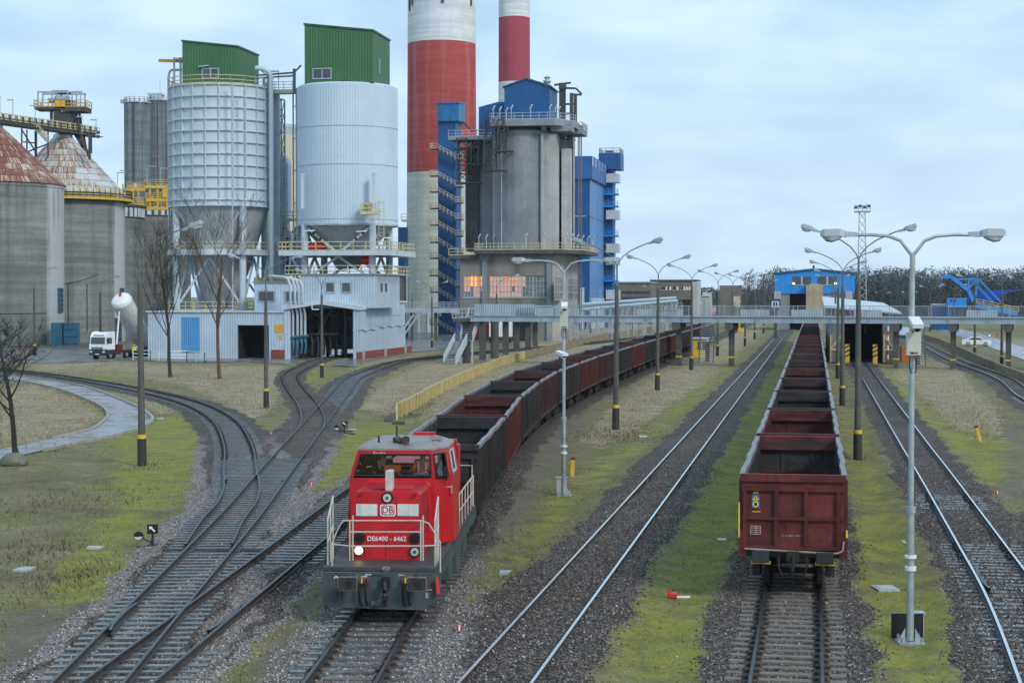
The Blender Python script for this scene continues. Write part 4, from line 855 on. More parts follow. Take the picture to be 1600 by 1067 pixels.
a = MB(); sq = [(-e, -e*.86), (e, -e*.86), (e, e), (-e, e)]; a.rail([(x, y, z(394)) for x, y in sq], 1.2, 1.7, .05, 2, close=True); a.rail([(x*.9, y*.95, z(430)) for x, y in sq], 1.2, 1.7, .05, 2, close=True); a.build('railing', K['cream_rail'], o)
a = MB()
for px, y0, y1, ly in ((468, 392, 322, -r*.35), (596, 372, 318, -r*.92)): x_ = fr.q(px, 350, ly)[0]; a.ladder(x_, ly, z(y0), z(y1), .7)
p = fr.q(566, 340, -r-.1); q = fr.q(590, 340, -r-.1); a.box(p[0], -r-1.1, z(340), q[0], -r+.3, z(337)); a.rail([(p[0], -r-1.0, z(337)), (q[0], -r-1.0, z(337))], 1.1, 1, .05, 2); a.build('ladder', K['cream_rail'], o)
a = MB(); p = fr.q(568, 336, -r-.5); a.box(p[0], -r-.8, z(337), p[0]+1.0, -r+.2, z(322)); a.build('hatch', M('tan_hatch', (.5,.4,.22), .6), o)
a = MB()
for px in (584, 473): x_ = fr.q(px, 300, -r*.95)[0]; a.box(x_-.12, -r*1.0-.1, z(330), x_+.12, -r*.9, z(277)); a.box(x_-.12, -r-.15, z(279), x_+.5, -r, z(277))
a.build('conduit', K['silo_rib'], o)
a = MB(); a.tube([(-4.5, -r*.55, z(387)), (-2.2, -r*.55, z(385))], .55, 10); a.tube([(3, -r*.55, z(408)), (4.8, -r*.55, z(407))], .6, 10); a.build('drive_motor', K['red'], o, True)
a = MB(); 
for px, y in ((484, 361), (565, 362), (610, 372)): p = fr.q(px, y, -e*.8); a.beam((p[0]-.7, -e*.8, p[1]), (p[0]+.7, -e*.8, p[1]+.08), .28, .14)
a.build('strip_lamp', K['white'], o)
# ---------------------------------------------------------------- pipe tower, walk bridge and ducts between the two
fr = FrY(440, SY); S = F/SY; z = lambda py: EYE-(py-HZ)*SY/F-GZ
X_ = lambda px, ly=0: fr.q(px, 300, ly)[0]
o = fthing('pipe_tower', 'grey steel tower of ducts and ladders between the ribbed silo and the smooth silo', 'tower', fr)
a = MB(); x_ = X_(424, -3); a.tube([(x_, -3, 9), (x_, -3, z(125)), (x_-.3, -3, z(118)), (x_-1.2, -3, z(113)), (x_-2.2, -3, z(112))], .34, 12); a.build('duct', K['silo_rib'], o, True)
a = MB(); a.box(X_(431), -1, 9, X_(438), 0, z(150)); a.build('cable_tray', K['steel_gr'], o)
a = MB(); a.lattice(X_(429), 1.5, 6, z(155), 1.6, 1.6, 2.2, .09); a.build('lattice', K['steel_gr'], o)
a = MB()
for px in (458.5, 463.5): a.cyl((X_(px), 0, z(440)), (X_(px), 0, z(140)), .12, 8)
for k in range(6): a.beam((X_(458.5), 0, z(170+k*50)), (X_(463.5), 0, z(166+k*50)), .1, .1)
a.build('riser_pipe', K['steel_gr'], o, True)
a = MB(); a.box(X_(424), -2.2, z(150), X_(465), -.4, z(146)); a.build('walk_bridge', K['cream_rail'], o)
a = MB(); a.rail([(X_(424), -2.2, z(146)), (X_(465), -2.2, z(146))], 1.2, 1.2, .04, 3); a.build('railing', K['galv'], o)
a = MB(); a.tube([(X_(405), -1.5, z(121)), (X_(465), -1.5, z(118)), (X_(476), -1.5, z(107))], .14, 8); a.tube([(X_(405), -1.5, z(125)), (X_(464), -1.5, z(123))], .12, 8)
a.beam((X_(424), -1.4, z(150)), (X_(424), -1.4, z(119)), .2, .2); a.beam((X_(465), -1.4, z(150)), (X_(465), -1.4, z(112)), .35, .35); a.beam((X_(404), -1.4, z(105)), (X_(421), -1.4, z(120)), .12, .12)
a.build('header_pipe', M('green_grey_pipe', (.12,.17,.16), .5), o, True)
a = MB(); a.box(X_(440)-.04, -1.3, z(146), X_(440)+.04, -1.2, z(116)); a.box(X_(428), -1.4, z(116), X_(441), -1.1, z(114)); a.build('lamp', K['galv'], o)
a = MB(); x_ = X_(444.5, 5); a.lathe([(.9, z(342)), (1.0, z(340))]+[(.95 if i % 2 else 1.0, z(338-i*2.6)) for i in range(34)]+[(.8, z(246)), (.3, z(240))], 20, x_, 5); a.tube([(x_, 5, z(342)), (x_+.2, 5, z(352)), (x_+1, 5, z(372))], [.9, .4, .35], 10); a.build('insulated_duct', M('insulation_foil', (.45,.52,.58), .35, .6, var=.1), o, True)
a = MB(); a.prism([(X_(446, 6), z(428)), (X_(446, 6), z(372)), (X_(463, 6), z(350)), (X_(463, 6), z(428))], 6, 9, 'y'); a.box(X_(437, 8), 8, z(430), X_(446, 8), 10, z(340)); a.build('blue_housing', K['blue'], o)
a = MB()
for yy in (345, 378): a.box(X_(436, 3), 1.5, z(yy), X_(470, 3), 3, z(yy-2)); a.rail([(X_(436, 2), 1.5, z(yy-2)), (X_(470, 2), 1.5, z(yy-2))], 1.1, 1.1, .05, 2)
a.build('landing', K['cream_rail'], o)
a = MB(); a.box(X_(398, -1), -1.5, z(448), X_(458, -1), 2, z(434)); a.box(X_(379, -1), -1.5, z(452), X_(384, -1), 0, z(440)); a.build('yellow_casing', K['yellow'], o)
a = MB(); a.box(X_(438, -1), -1.9, z(431), X_(470, -1), -1.6, z(428.5)); a.build('green_trim', M('mint_trim', (.1,.45,.33), .5), o)
a = MB(); 
for p in ((452, 420, 458, 365), (453, 400, 470, 425), (400, 440, 404, 395), (412, 440, 420, 400)): a.beam((X_(p[0], -2), -2, z(p[1])), (X_(p[2], -2), -2, z(p[3])), .28, .28)
a.build('strut', K['silo_rib'], o)
fr = FrY(446, 330); z = lambda py: EYE-(py-HZ)*330/F-GZ
o = fthing('cream_silo', 'cream silo with a grey top band seen in the gap between the two steel silos', 'silo', fr)
a = MB(); a.lathe([(3.8, 0), (3.8, z(212))], 48); a.build('wall', K['cream'], o, True); a = MB(); a.lathe([(3.85, z(212)), (3.85, z(202)), (2, z(196))], 48); a.build('top_band', K['steel_gr'], o, True)
# ---------------------------------------------------------------- white loading hall
g = G(556, 562); fr = Fr(g); o = fthing('loading_hall', 'low white clad loading hall with an open rail portal and red brick foot', 'building', fr)
X_ = lambda px, ly=0, py=500: fr.q(px, py, ly)[0]
Z_ = lambda py, ly=0, px=480: fr.q(px, py, ly)[1]
xa, xb, xc, xd = X_(231), X_(444), X_(453), X_(560); xr = xd; zl = Z_(488, 0, 330); zp = Z_(478, 0, 500)
a = MB(); d0, d1 = X_(371, 0, 535), X_(420, 0, 535); zd = Z_(508, 0, 395)
a.box(xa, 0, 0, d0, .3, zl); a.box(d0, 0, zd, d1, .3, zl); a.box(d1, 0, 0, xb, .3, zl); a.box(xa, .3, 0, xa+.3, 16, zl); a.box(xa, 15.7, 0, xb, 16, zl); a.box(xa+.3, .3, zl-.3, xb, 15.7, zl)
a.build('low_wall', K['white_clad'], o)
a = MB(); a.box(xa-.2, -.25, zl, xb+.1, 16.2, zl+.18); a.build('roof_trim', K['white_flat'], o)
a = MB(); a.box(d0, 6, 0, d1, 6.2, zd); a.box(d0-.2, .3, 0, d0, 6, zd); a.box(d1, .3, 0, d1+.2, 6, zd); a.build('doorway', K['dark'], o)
a = MB(); p, q = X_(285), X_(312); a.box(p, -.12, Z_(550, 0, 300), q, .0, Z_(493, 0, 300)-.2); a.build('shutter_door', M('shutter_blue', (.08,.28,.55), .5, var=.1, corr=.3), o)
a = MB(); a.box(X_(424, 0, 555), -.15, 0, X_(444, 0, 555)+.1, 0, 1.25); a.box(xd-.25, -.15, 0, xd+.03, 13.5, 1.0); a.box(xd, -.1, 0, xd+.12, 30, .95); a.build('brick_plinth', K['brick'], o)
# portal
dep = 13.; pk = Z_(469, 0, 500); rs = fr.s_(560, 478, xd)[0]
a = MB(); a.box(xb, -.1, 0, xc, .4, zp); a.box(xd-.7, -.1, 0, xd-.05, .4, zp); a.box(xd-.25, .4, 1., xd, dep, zp-.1); a.box(xb, .4, 0, xb+.25, dep, zp-.1)
a.build('portal_wall', K['white_clad'], o)
a = MB(); xm = (xb+xd)/2
for (x0, z0, x1, z1) in ((xb-.25, zp, xm, pk), (xm, pk, xd+.25, zp)): a.add([(x0, -.4, z0), (x1, -.4, z1), (x1, dep, z1), (x0, dep, z0), (x0, -.4, z0-.55), (x1, -.4, z1-.55), (x1, dep, z1-.3), (x0, dep, z0-.3)], [(0,1,2,3),(7,6,5,4),(0,4,5,1),(2,6,7,3),(0,3,7,4),(1,5,6,2)])
a.build('portal_roof', K['white_flat'], o)
# tall block
ly = 3.2; t0, t1 = X_(470, ly), X_(586, ly); zt = Z_(430, ly, 530); a = MB(); a.box(t0, ly, zp-.3, t1, 17, zt)
u0, u1 = X_(397, ly), t0; zu = Z_(442, ly, 430); a.box(u0, ly+.2, zl+.1, u1, 15, zu); a.build('upper_wall', K['white_clad'], o)
a = MB(); a.box(t0-.15, ly-.2, zt, t1+.15, 17.2, zt+.2); a.box(u0-.2, ly, zu, u1, 15.2, zu+.25); a.box(t1+.02, ly, zl-.6, t1+.08, 17, zl-.5); a.build('parapet', M('grey_parapet', (.2,.22,.23), .6), o)
for (x0, y0, x1, y1, yy) in ((510, 442, 522, 456, ly), (535, 442, 547, 456, ly), (405, 456, 428, 470, ly+.2), (447, 456, 470, 471, ly+.2)):
    p = fr.q(x0, y1, yy); q = fr.q(x1, y0, yy); a = MB(); a.box(p[0], yy-.1, p[1], q[0], yy+.05, q[1]); wn = a.build('window', K['winglass'], o)
    a = MB(); a.box(p[0]-.15, yy-.14, q[1], q[0]+.15, yy+.02, q[1]+.14); a.box(p[0]-.15, yy-.14, p[1]-.14, q[0]+.15, yy+.02, p[1]); a.box(p[0]-.13, yy-.14, p[1], p[0], yy+.02, q[1]); a.box(q[0], yy-.14, p[1], q[0]+.13, yy+.02, q[1]); a.build('frame', K['steel_gr'], wn)
for px in (596, 603):
    s0 = fr.s_(px, 450, t1); a = MB(); a.box(t1-.02, s0[0]-.5, fr.s_(px, 456, t1)[1], t1+.06, s0[0]+.5, fr.s_(px, 443, t1)[1]); a.build('window', K['winglass'], o)
# right hand annex
ly2 = 15.; zx = fr.s_(622, 473, xd)[1]; ye = fr.s_(633, 500, xd)[0]
a = MB(); a.box(xd-8, dep+.02, .95, xd+.02, ye, zx); a.build('annex_wall', K['white_clad'], o); a = MB(); a.box(xd-8.2, dep, zx, xd+.25, ye+.3, zx+.25); a.build('annex_roof', K['white_flat'], o)
a = MB()
for s_ in np.linspace(1.5, ye-1, 3): a.box(xd+.02, s_, 0, xd+.35, s_+.5, 1.2)
pts = [(xd+.08, y_, zl*.62+.12*math.sin(y_*1.3)+.25*sst(8, 10, np.array(y_))) for y_ in np.linspace(.2, ye, 40)]; a.tube(pts, .1, 5); a.build('cable_run', K['steel_gr'], o)
# pipes over the portal roof and loading gear inside
a = MB()
for i, px in enumerate((455, 462, 468, 474)):
    x_ = X_(px, -.2, 520); zt_ = Z_(433+i*1.2, -.2, px); a.tube([(x_-3.4-i*.1, 1.5, zt_+.2), (x_-.9, -.2, zt_), (x_-.35, -.45, zt_-.25), (x_, -.5, zt_-1.1), (x_, -.5, zp+.5), (x_, .6, zp-1.), (x_, .6, 2.2)], .17, 8)
a.build('filling_pipe', K['white_flat'], o, True)
a = MB(); gear = MB()
for px, ly_ in ((470, 3), (478, 6), (500, 5), (512, 8), (525, 7), (540, 4), (536, 10)):
    x_ = X_(px, ly_, 530); a.box(x_-.18, ly_-.18, 0, x_+.18, ly_+.18, zp-.3)
for (p, q, r_, s_, l_) in ((484, 545, 520, 480, 3.), (478, 482, 512, 500, 3.2), (498, 500, 530, 540, 6), (540, 490, 553, 515, 4), (515, 545, 545, 485, 8)): 
    A_, B_ = fr.q(p, q, l_), fr.q(r_, s_, l_); a.beam((A_[0], l_, A_[1]), (B_[0], l_, B_[1]), .25, .25)
for zz_ in (3.2, 5.6, 7.2): a.box(xb+.3, 2.4, zz_, X_(536, 6), 2.6, zz_+.2); a.box(X_(536, 6), 2.4, zz_, X_(537, 6)+.2, 12, zz_+.2)
a.build('loading_frame', M('sooty_steel', (.035,.038,.042), .7, var=.3), o)
for px, ly_, h, w_ in ((486, 6, 6, 1.3), (506, 7, 6.5, 2.2), (522, 6, 5.4, 1.6), (533, 8, 4.6, 1.5)):
    x_ = X_(px, ly_, 530); gear.lathe([(.25, 1.6), (w_*.5, 2.6), (w_*.5, h), (w_*.3, h+.8)], 12, x_, ly_)
for i in range(9): x_ = X_(458+i*9.5, 1.5+i*.3, 545); gear.tube([(x_, 1.5+i*.3, 3), (x_+.2, 1.4+i*.3, 1.6), (x_+.1, 1.3+i*.3, .5)], .16, 6)
gear.build('loading_spout', M('sooty_spout', (.03,.032,.035), .7, var=.4), o, True)
a = MB(); 
for px in (457, 463, 470, 476): x_ = X_(px, -.1, 548); a.tube([(x_, .4, 2.8), (x_+.1, .2, 1.8), (x_-.1, .3, .8)], .14, 6)
a.tube([(X_(455, .2), .2, 2.9), (X_(482, .2), .2, 3.1)], .2, 6); a.build('hose', K['blue_door'], o, True)
for (px, y0, y1, w_, nm, mt) in ((436, 507, 519, 1.15, 'sign', M('sign_orange', (.65,.33,.02), .5, var=.1)), (438.5, 522, 530, .42, 'sign', K['yellow'])):
    p = fr.q(px, y1, 0); q = fr.q(px, y0, 0); a = MB(); a.box(p[0]-w_/2, -.08, p[1], p[0]+w_/2, -.01, q[1]); a.build(nm, mt, o)
a = MB(); p = fr.q(493, 484, -.6); a.box(p[0]-.5, -.7, p[1], p[0]+.5, -.6, p[1]+.12); a.box(p[0]-.5, -.7, p[1], p[0]-.4, -.6, p[1]+.9); a.build('bracket_lamp', K['white'], o)
# ---------------------------------------------------------------- blue stair tower
fr = Fr(P(686, 462, 372)); X_ = lambda px, ly=0: fr.q(px, 400, ly)[0]; Z_ = lambda py, ly=0: fr.q(700, py, ly)[1]
o = fthing('stair_tower', 'narrow dark blue stair tower with zigzag outside stairs and a boxy blue cap', 'tower', fr)
x0, x1 = X_(684.5), X_(712); zt = Z_(190); a = MB(); a.box(x0, 0, 0, x1, 6, zt); a.build('shaft', K['blue'], o)
a = MB(); a.box(X_(684), -.8, zt, X_(718), 6.6, Z_(163)); a.add([(X_(684)-.2, -1, Z_(163)), (X_(718)+.2, -1, Z_(163)), (X_(718)+.2, 6.8, Z_(158)), (X_(684)-.2, 6.8, Z_(158)), (X_(684)-.2, -1, Z_(163)+.25), (X_(718)+.2, -1, Z_(163)+.25), (X_(718)+.2, 6.8, Z_(158)+.25), (X_(684)-.2, 6.8, Z_(158)+.25)], [(3,2,1,0),(4,5,6,7),(0,1,5,4),(1,2,6,5),(2,3,7,6),(3,0,4,7)]); a.add([(X_(684), -.8, Z_(163)), (X_(718), -.8, Z_(163)), (X_(718), 6.6, Z_(158)), (X_(684), 6.6, Z_(158)), (X_(684), 6.6, Z_(163)), (X_(718), 6.6, Z_(163))], [(0,3,4),(1,5,2),(3,2,5,4)]); a.build('cap', M('cap_blue', (.015,.14,.33), .45, var=.25, streak=.4, scol=(.02,.06,.16)), o)
fl = MB(); rl = MB(); k = 0
for yy in (232, 274, 299, 325, 351, 378, 403, 430, 456, 480, 506):
    za = Z_(yy, -1.6); zb = za-2.35; fl.beam((x0, -1.3, za), (x1+.2, -1.3, zb), .9, .25); rl.rail([(x0, -1.75, za), (x1+.2, -1.75, zb)], 1.1, 1.0, .05, 2, toe=False)
    fl.box(x0-1.4, -1.8, za-.25, x0, 0, za); rl.rail([(x0, -1.75, za), (x0-1.4, -1.75, za), (x0-1.4, 0, za)], 1.1, .8, .05, 2)
    fl.box(x1+.2, -1.8, zb-.3, x1+1.6, .6, zb); rl.rail([(x1+.2, -1.75, zb), (x1+1.6, -1.75, zb), (x1+1.6, .6, zb)], 1.1, .8, .05, 2)
    k += 1
fl.build('stair_flight', K['steel_dk'], o); rl.build('railing', K['cream_rail'], o)
a = MB(); a.box(X_(686), -.12, 4, X_(690), -.02, 5.2); a.build('control_box', K['white'], o)
# ---------------------------------------------------------------- concrete silo block with blue penthouse
YB = 318.; fr = Fr(P(718, 462, YB+3)); X_ = lambda px, ly=0, py=450: fr.q(px, py, ly)[0]; Z_ = lambda py, ly=0, px=790: fr.q(px, py, ly)[1]
o = fthing('concrete_silo_block', 'grey concrete silo block with lit window band, four silos and a blue rooftop house', 'building', fr)
xl, xr = X_(719), X_(863); zc = Z_(397); D = 24.
wl, wr = Z_(464), Z_(431); b1 = (X_(724.5), X_(755.5)); b2 = (X_(765), X_(855))
a = MB(); a.box(xl, 0, wr, xr, .5, zc); a.box(xl, 0, 5.4, xr, .5, wl); a.box(xl, 0, wl, b1[0], .5, wr); a.box(b1[1], 0, wl, b2[0], .5, wr); a.box(b2[1], 0, wl, xr, .5, wr)
a.box(X_(830), 0, 0, xr, .5, 5.4); a.box(xl, .5, 0, xl+.5, D, zc); a.box(xl, D, 0, xr, D+.5, zc); a.box(xl, .5, zc-.3, xr, D, zc)
a.box(xl+.5, 7, 0, X_(830), 7.3, 5.3); a.build('wall', M('stained_wall_concrete', (.24,.225,.2), .9, var=.2, scale=.25, streak=.6, scol=(.1,.085,.07), sscale=.5, bump=.2), o)
a = MB(); s1_ = fr.s_(905, 450, xr); dR = s1_[0]
a.box(xr, 1.5, 0, xr+.02, 2, zc)
vs = [(xr, .0), (xr+1.6, 3.), (xr+1.6, D), (xr, D)]; a.prism(vs, 0, zc-.02, 'z'); a.build('side_wall', M('pale_side_concrete', (.36,.34,.31), .9, var=.18, scale=.3, streak=.5, scol=(.16,.14,.12), sscale=.5), o)
for px in (757, 858): 
    a = MB(); x_ = X_(px, -.3); a.box(x_-.45, -.45, 0 if px > 800 else 5.4, x_+.45, 0, zc-1.6); a.prism([(x_-.45, zc-1.6), (x_+.45, zc-1.6), (x_+1.2, zc), (x_-1.2, zc)], -.46, 0, 'y'); a.build('pilaster', K['conc_mid'], o)
# windows: mullioned glass with warm lamps behind part of it
lit1 = emis('lit_pane_bright', (1., .36, .07), .85); lit2 = emis('lit_pane', (.68, .29, .17), .4); lit3 = emis('lit_pane_dim', (.5, .29, .24), .42); dull = M('dull_glass_block', (.2,.2,.2), .25, var=.3, scale=1.2, spec=.6)
def grid_window(nm, x0, x1, z0, z1, y, nx, nz, pick, parent):
    w_ = MB(); w_.box(x0, y+.18, z0, x1, y+.3, z1); base = w_.build(nm, K['dark'], parent)
    fm = MB(); 
    for i in range(nx+1): x_ = x0+(x1-x0)*i/nx; t_ = .12 if i % 3 == 0 else .05; fm.box(x_-t_, y+.02, z0, x_+t_, y+.12, z1)
    for j in range(nz+1): z_ = z0+(z1-z0)*j/nz; fm.box(x0, y+.03, z_-.05, x1, y+.11, z_+.05)
    fm.box(x0-.2, y-.2, z0-.25, x1+.2, y+.0, z0-.02); fm.build('frame', K['steel_gr'], base)
    mats = [lit1, lit2, lit3, dull]; pn = MB()
    for i in range(nx):
        for j in range(nz): pn.box(x0+(x1-x0)*i/nx, y+.125, z0+(z1-z0)*j/nz, x0+(x1-x0)*(i+1)/nx, y+.17, z0+(z1-z0)*(j+1)/nz, pick(i/nx, j/nz))
    pn.build('pane', mats, base); return base
grid_window('window_band', b1[0], b1[1], wl, wr, .1, 6, 4, lambda u, v: (0 if u > .3 and v > .45 and u < .99 and int(u*6) != 4 else 1 if v > .45 else 2 if rnd.random() < .5 else 3), o)
grid_window('window_band', b2[0], b2[1], wl, wr, .1, 16, 4, lambda u, v: (3 if u > .62 else 1 if v > .45 and u > .22 and u < .5 else 2 if rnd.random() < .75 else 1 if u < .2 else 3), o)
for (pa, pb) in ((866, 878), (886, 902)):
    ya, yb = fr.s_(pa, 450, xr+1.6)[0], fr.s_(pb, 450, xr+1.6)[0]; a = MB(); a.box(xr+1.6, ya, wl-.5, xr+1.66, yb, wr-.3); wn = a.build('window', dull, o); f_ = MB()
    for t in np.linspace(0, 1, 4): f_.box(xr+1.62, ya+(yb-ya)*t-.1, wl-.5, xr+1.72, ya+(yb-ya)*t+.1, wr-.3)
    for t in np.linspace(0, 1, 4): zz_ = wl-.5+(wr-.3-wl+.5)*t; f_.box(xr+1.62, ya, zz_-.07, xr+1.72, yb, zz_+.07)
    f_.build('frame', K['conc_lt'], wn)
# slab with railing at mid height
a = MB(); za = Z_(397); zb = Z_(391); xs0, xs1 = X_(741, -2), X_(880, -2); a.box(xs0, -2, za, xs1, D+2, zb); a.box(X_(701, -1), -1, za-.9, xs0, 10, zb-.9); a.prism([(xs1, -2), (xs1+3.2, 3), (xs1+3.2, D), (xs1, D)], za, zb, 'z'); a.build('slab', K['conc_dk'], o)
a = MB(); a.rail([(xs0, -1.9, zb), (xs1, -1.9, zb), (xs1+3.1, 3, zb), (xs1+3.1, D, zb)], 1.2, 1.5, .05, 2); a.rail([(xs0, -1.9, zb), (xs0, 4, zb)], 1.2, 1.5, .05, 2); a.rail([(X_(701, -1), -.9, zb-.9), (xs0, -.9, zb-.9)], 1.2, 1.5, .05, 2); a.build('railing', K['cream_rail'], o)
def slab_lamps(pts, h, z0, par):
    for (x, y) in pts:
        a = MB(); a.box(x-.04, y-.04, z0, x+.04, y+.04, z0+h); a.beam((x-.1, y-.05, z0+h-.3), (x+.35, y-.5, z0+h+.35), .22, .16); a.build('slab_lamp', K['white'], par)
slab_lamps([(xs0+.4+i*1.1, .5+i*1.6) for i in range(4)]+[(X_(822, -1.8), -1.8), (X_(850, -1.8), -1.8)]+[(xs1+.2+i*.6, 0+i*3.2) for i in range(6)], 2.6, zb, o)
# the four silos
zt = Z_(208, 5); silos = MB()
sA = (X_(821, 6), 6.6); rA = 50*(YB+9)/F
for nm, cx, cy, rr_, ztt in (('silo_cylinder', sA[0], sA[1], rA, zt), ('silo_cylinder', X_(777, 15), 15.5, 5.6, Z_(229, 15)), ('silo_cylinder', X_(850, 17), 17, 5.2, Z_(222, 17)), ('silo_cylinder', sA[0]+1, 26, 5.6, Z_(215, 26))):
    a = MB(); a.lathe([(rr_, zb), (rr_, ztt)], 64, cx, cy); a.lathe([(rr_+.12, ztt-.8), (rr_+.12, ztt), (rr_*.6, ztt+1.2)], 64, cx, cy); a.build(nm, K['conc_mid'], o, True)
a = MB()
for px, w_, ly_ in ((778, 2.0, 4.), (788.5, 1.3, 1.8), (847, .5, .9), (858, 2.6, 2.1), (884, 1.6, 6), (889.5, .8, 7)):
    x_ = X_(px, ly_, 320); a.box(x_-w_/2, ly_, zb, x_+w_/2, ly_+4, zt-.6 if px < 870 else zt-3)
a.build('pilaster_column', K['conc_lt'], o)
a = MB()
for px, ly_ in ((733.5, 12), (741, 10), (874, 9)): x_ = X_(px, ly_, 320); a.box(x_-.8, ly_, zb, x_+.8, ly_+1.5, Z_(232, ly_))
a.build('dark_column', K['conc_dk'], o)
# top slab, house, frames
zs0, zs1 = Z_(197, -1), Z_(187, -1); ta, tb_ = X_(765, -1, 190), X_(868, -1, 190); a = MB(); a.box(ta, -1, zs0, tb_, 15, zs1); a.box(X_(787, 1), .5, zt, X_(795, 1), 12, zs0); a.box(X_(846, 1), .5, zt, X_(853, 1), 12, zs0); a.prism([(tb_, -1), (tb_+3, 5), (tb_+3, 15), (tb_, 15)], zs0, zs1, 'z'); a.box(X_(861, 2), 1.5, zs0-.9, X_(893, 2), 7, zs0-.2)
a.box(X_(873, 12), 9, Z_(212, 10), X_(913, 12), 16, Z_(204, 10)); a.box(X_(704, 8), 6, Z_(219, 8), X_(770, 8), 13, Z_(214, 8)); a.build('top_slab', K['conc_mid'], o)
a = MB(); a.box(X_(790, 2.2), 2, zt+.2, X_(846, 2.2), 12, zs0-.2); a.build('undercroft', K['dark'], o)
a = MB(); zr = zs1; a.rail([(ta, -.9, zr), (tb_, -.9, zr), (tb_+2.9, 5, zr)], 1.2, 1.6, .05, 2); a.rail([(ta, -.9, zr), (ta, 6, zr)], 1.2, 1.6, .05, 2); a.rail([(X_(861, 2), 1.6, zs0-.2), (X_(893, 2), 1.6, zs0-.2), (X_(893, 2), 7, zs0-.2)], 1.2, 1.2, .05, 2); a.rail([(X_(873, 12), 9.1, Z_(204, 10)), (X_(913, 12), 9.1, Z_(204, 10)), (X_(913, 12), 16, Z_(204, 10))], 1.2, 1.2, .05, 2); a.rail([(X_(704, 8), 6.1, Z_(214, 8)), (X_(770, 8), 6.1, Z_(214, 8))], 1.2, 1.4, .05, 2); a.build('top_railing', K['galv'], o)
slab_lamps([(ta+.5+i*1.0, 0+i*1.4) for i in range(4)]+[(X_(799, -.8), -.8), (X_(829, -.8), -.8), (X_(859, -.8), -.8), (X_(868, 1), 1.), (X_(873, 3), 3.)], 2.2, zs1, o)
ly_ = 3.; hx0, hx1, hxm = X_(788, ly_, 160), X_(858.5, ly_, 160), X_(823, ly_, 160); ze, zk = Z_(136, ly_, 823), Z_(124, ly_, 823)
a = MB(); a.prism([(hx0, zs1), (hx1, zs1), (hx1, ze), (hxm, zk), (hx0, ze)], ly_, 13, 'y'); h = a.build('rooftop_house', K['blue'], o)
a = MB()
for (p, q) in (((hx0-.35, ze-.1), (hxm, zk+.02)), ((hxm, zk+.02), (hx1+.35, ze-.1))): a.add([(p[0], ly_-.3, p[1]), (q[0], ly_-.3, q[1]), (q[0], 13.3, q[1]), (p[0], 13.3, p[1]), (p[0], ly_-.3, p[1]+.25), (q[0], ly_-.3, q[1]+.25), (q[0], 13.3, q[1]+.25), (p[0], 13.3, p[1]+.25)], [(3,2,1,0),(4,5,6,7),(0,1,5,4),(1,2,6,5),(2,3,7,6),(3,0,4,7)])
a.build('roof', K['blue_door'], h)
a = MB(); x_ = X_(855, 7, 130); a.lathe([(.45, ze-.5), (.45, ze+1.0), (.75, ze+1.3), (.75, ze+1.6), (.4, ze+1.6), (.4, ze+1.9), (.7, ze+2.1), (.1, ze+2.5)], 16, x_, 7); a.build('roof_vent', K['galv'], h, True)
x0_, x1_ = X_(748, 14, 190), X_(790, 14, 190); a = MB(); a.prism([(x0_, Z_(214, 14)), (x1_, Z_(214, 14)), (x1_, Z_(160, 14)), (X_(779, 14, 190), Z_(159, 14)), (x0_, Z_(167, 14))], 14, 22, 'y'); a.build('lower_house', K['blue'], o)
a = MB()
x_ = X_(776, -.4, 230); a.lattice(x_-1.15, -.6, Z_(266, -.5), zs1, 1.9, 2.2, 1.6, .09); a.lattice(x_+.95, -.3, Z_(240, -.5), zs1, 1.2, 1.6, 1.6, .11); a.box(x_-2.3, -1.8, Z_(268, 0), x_+1.8, .8, Z_(266, 0)); a.box(x_, -1.6, Z_(238, 0), x_+3., .5, Z_(236, 0))
x_ = X_(733, 7, 250); a.lattice(x_-1.15, 6.8, Z_(285, 7), Z_(216, 7), 1.9, 2.2, 1.6, .1); a.lattice(x_+1.2, 7.4, Z_(260, 7), Z_(216, 7), 1.4, 1.6, 1.6, .16); a.box(x_-2.3, 5.6, Z_(287, 7), x_+2.4, 8, Z_(285, 7)); a.box(x_, 5.8, Z_(258, 7), x_+3, 8, Z_(256, 7))
for yy in (232, 214): a.beam((X_(708, 8), 9, Z_(yy, 8)), (X_(745, 8), 9, Z_(yy, 8)), .25, .35)
a.beam((X_(716, 8), 8, Z_(190, 8)), (X_(724, 8), 8, Z_(190, 8)), .3, .3); a.beam((X_(724, 8), 8, Z_(190, 8)), (X_(738, 8), 8, Z_(205, 8)), .3, .3); a.beam((X_(738, 8), 8, Z_(203, 8)), (X_(768, 8), 8, Z_(203, 8)), .2, .2)
a.build('lattice_hoist', K['steel_dk'], o)
a = MB()
for px, y0, y1 in ((876.5, 132, 215), (881.5, 135, 212), (893, 148, 210), (899, 150, 210)): x_ = X_(px, 7, 170); a.box(x_-.3, 6.6, Z_(y1, 7), x_+.3, 7.2, Z_(y0, 7))
for (p, q, r_, s_) in ((866, 135, 892, 132), (884, 140, 900, 141), (900, 141, 909, 150), (893, 150, 909, 151), (880, 165, 896, 165), (875, 180, 899, 180)): a.beam((X_(p, 7, 150), 6.9, Z_(q, 7)), (X_(r_, 7, 150), 6.9, Z_(s_, 7)), .35, .35)
a.box(X_(874, 7), 6, Z_(142, 7), X_(884, 7), 7.6, Z_(134, 7))
for px in (888, 893): x_ = X_(px, 8, 300); a.box(x_-.3, 7.8, zb, x_+.3, 8.4, Z_(212, 8))
a.box(X_(872, 8), 7.6, Z_(278, 8), X_(878, 8), 9, Z_(230, 8)); a.build('hoist_frame', K['steel_dk'], o)
a = MB()
for px in (903.5, 906, 908.5): x_ = X_(px, 11, 300); a.cyl((x_, 11, 2), (x_, 11, Z_(212, 11)), .11, 6)
a.build('riser_pipe', M('brown_grey_pipe', (.16,.14,.15), .6, var=.2), o)
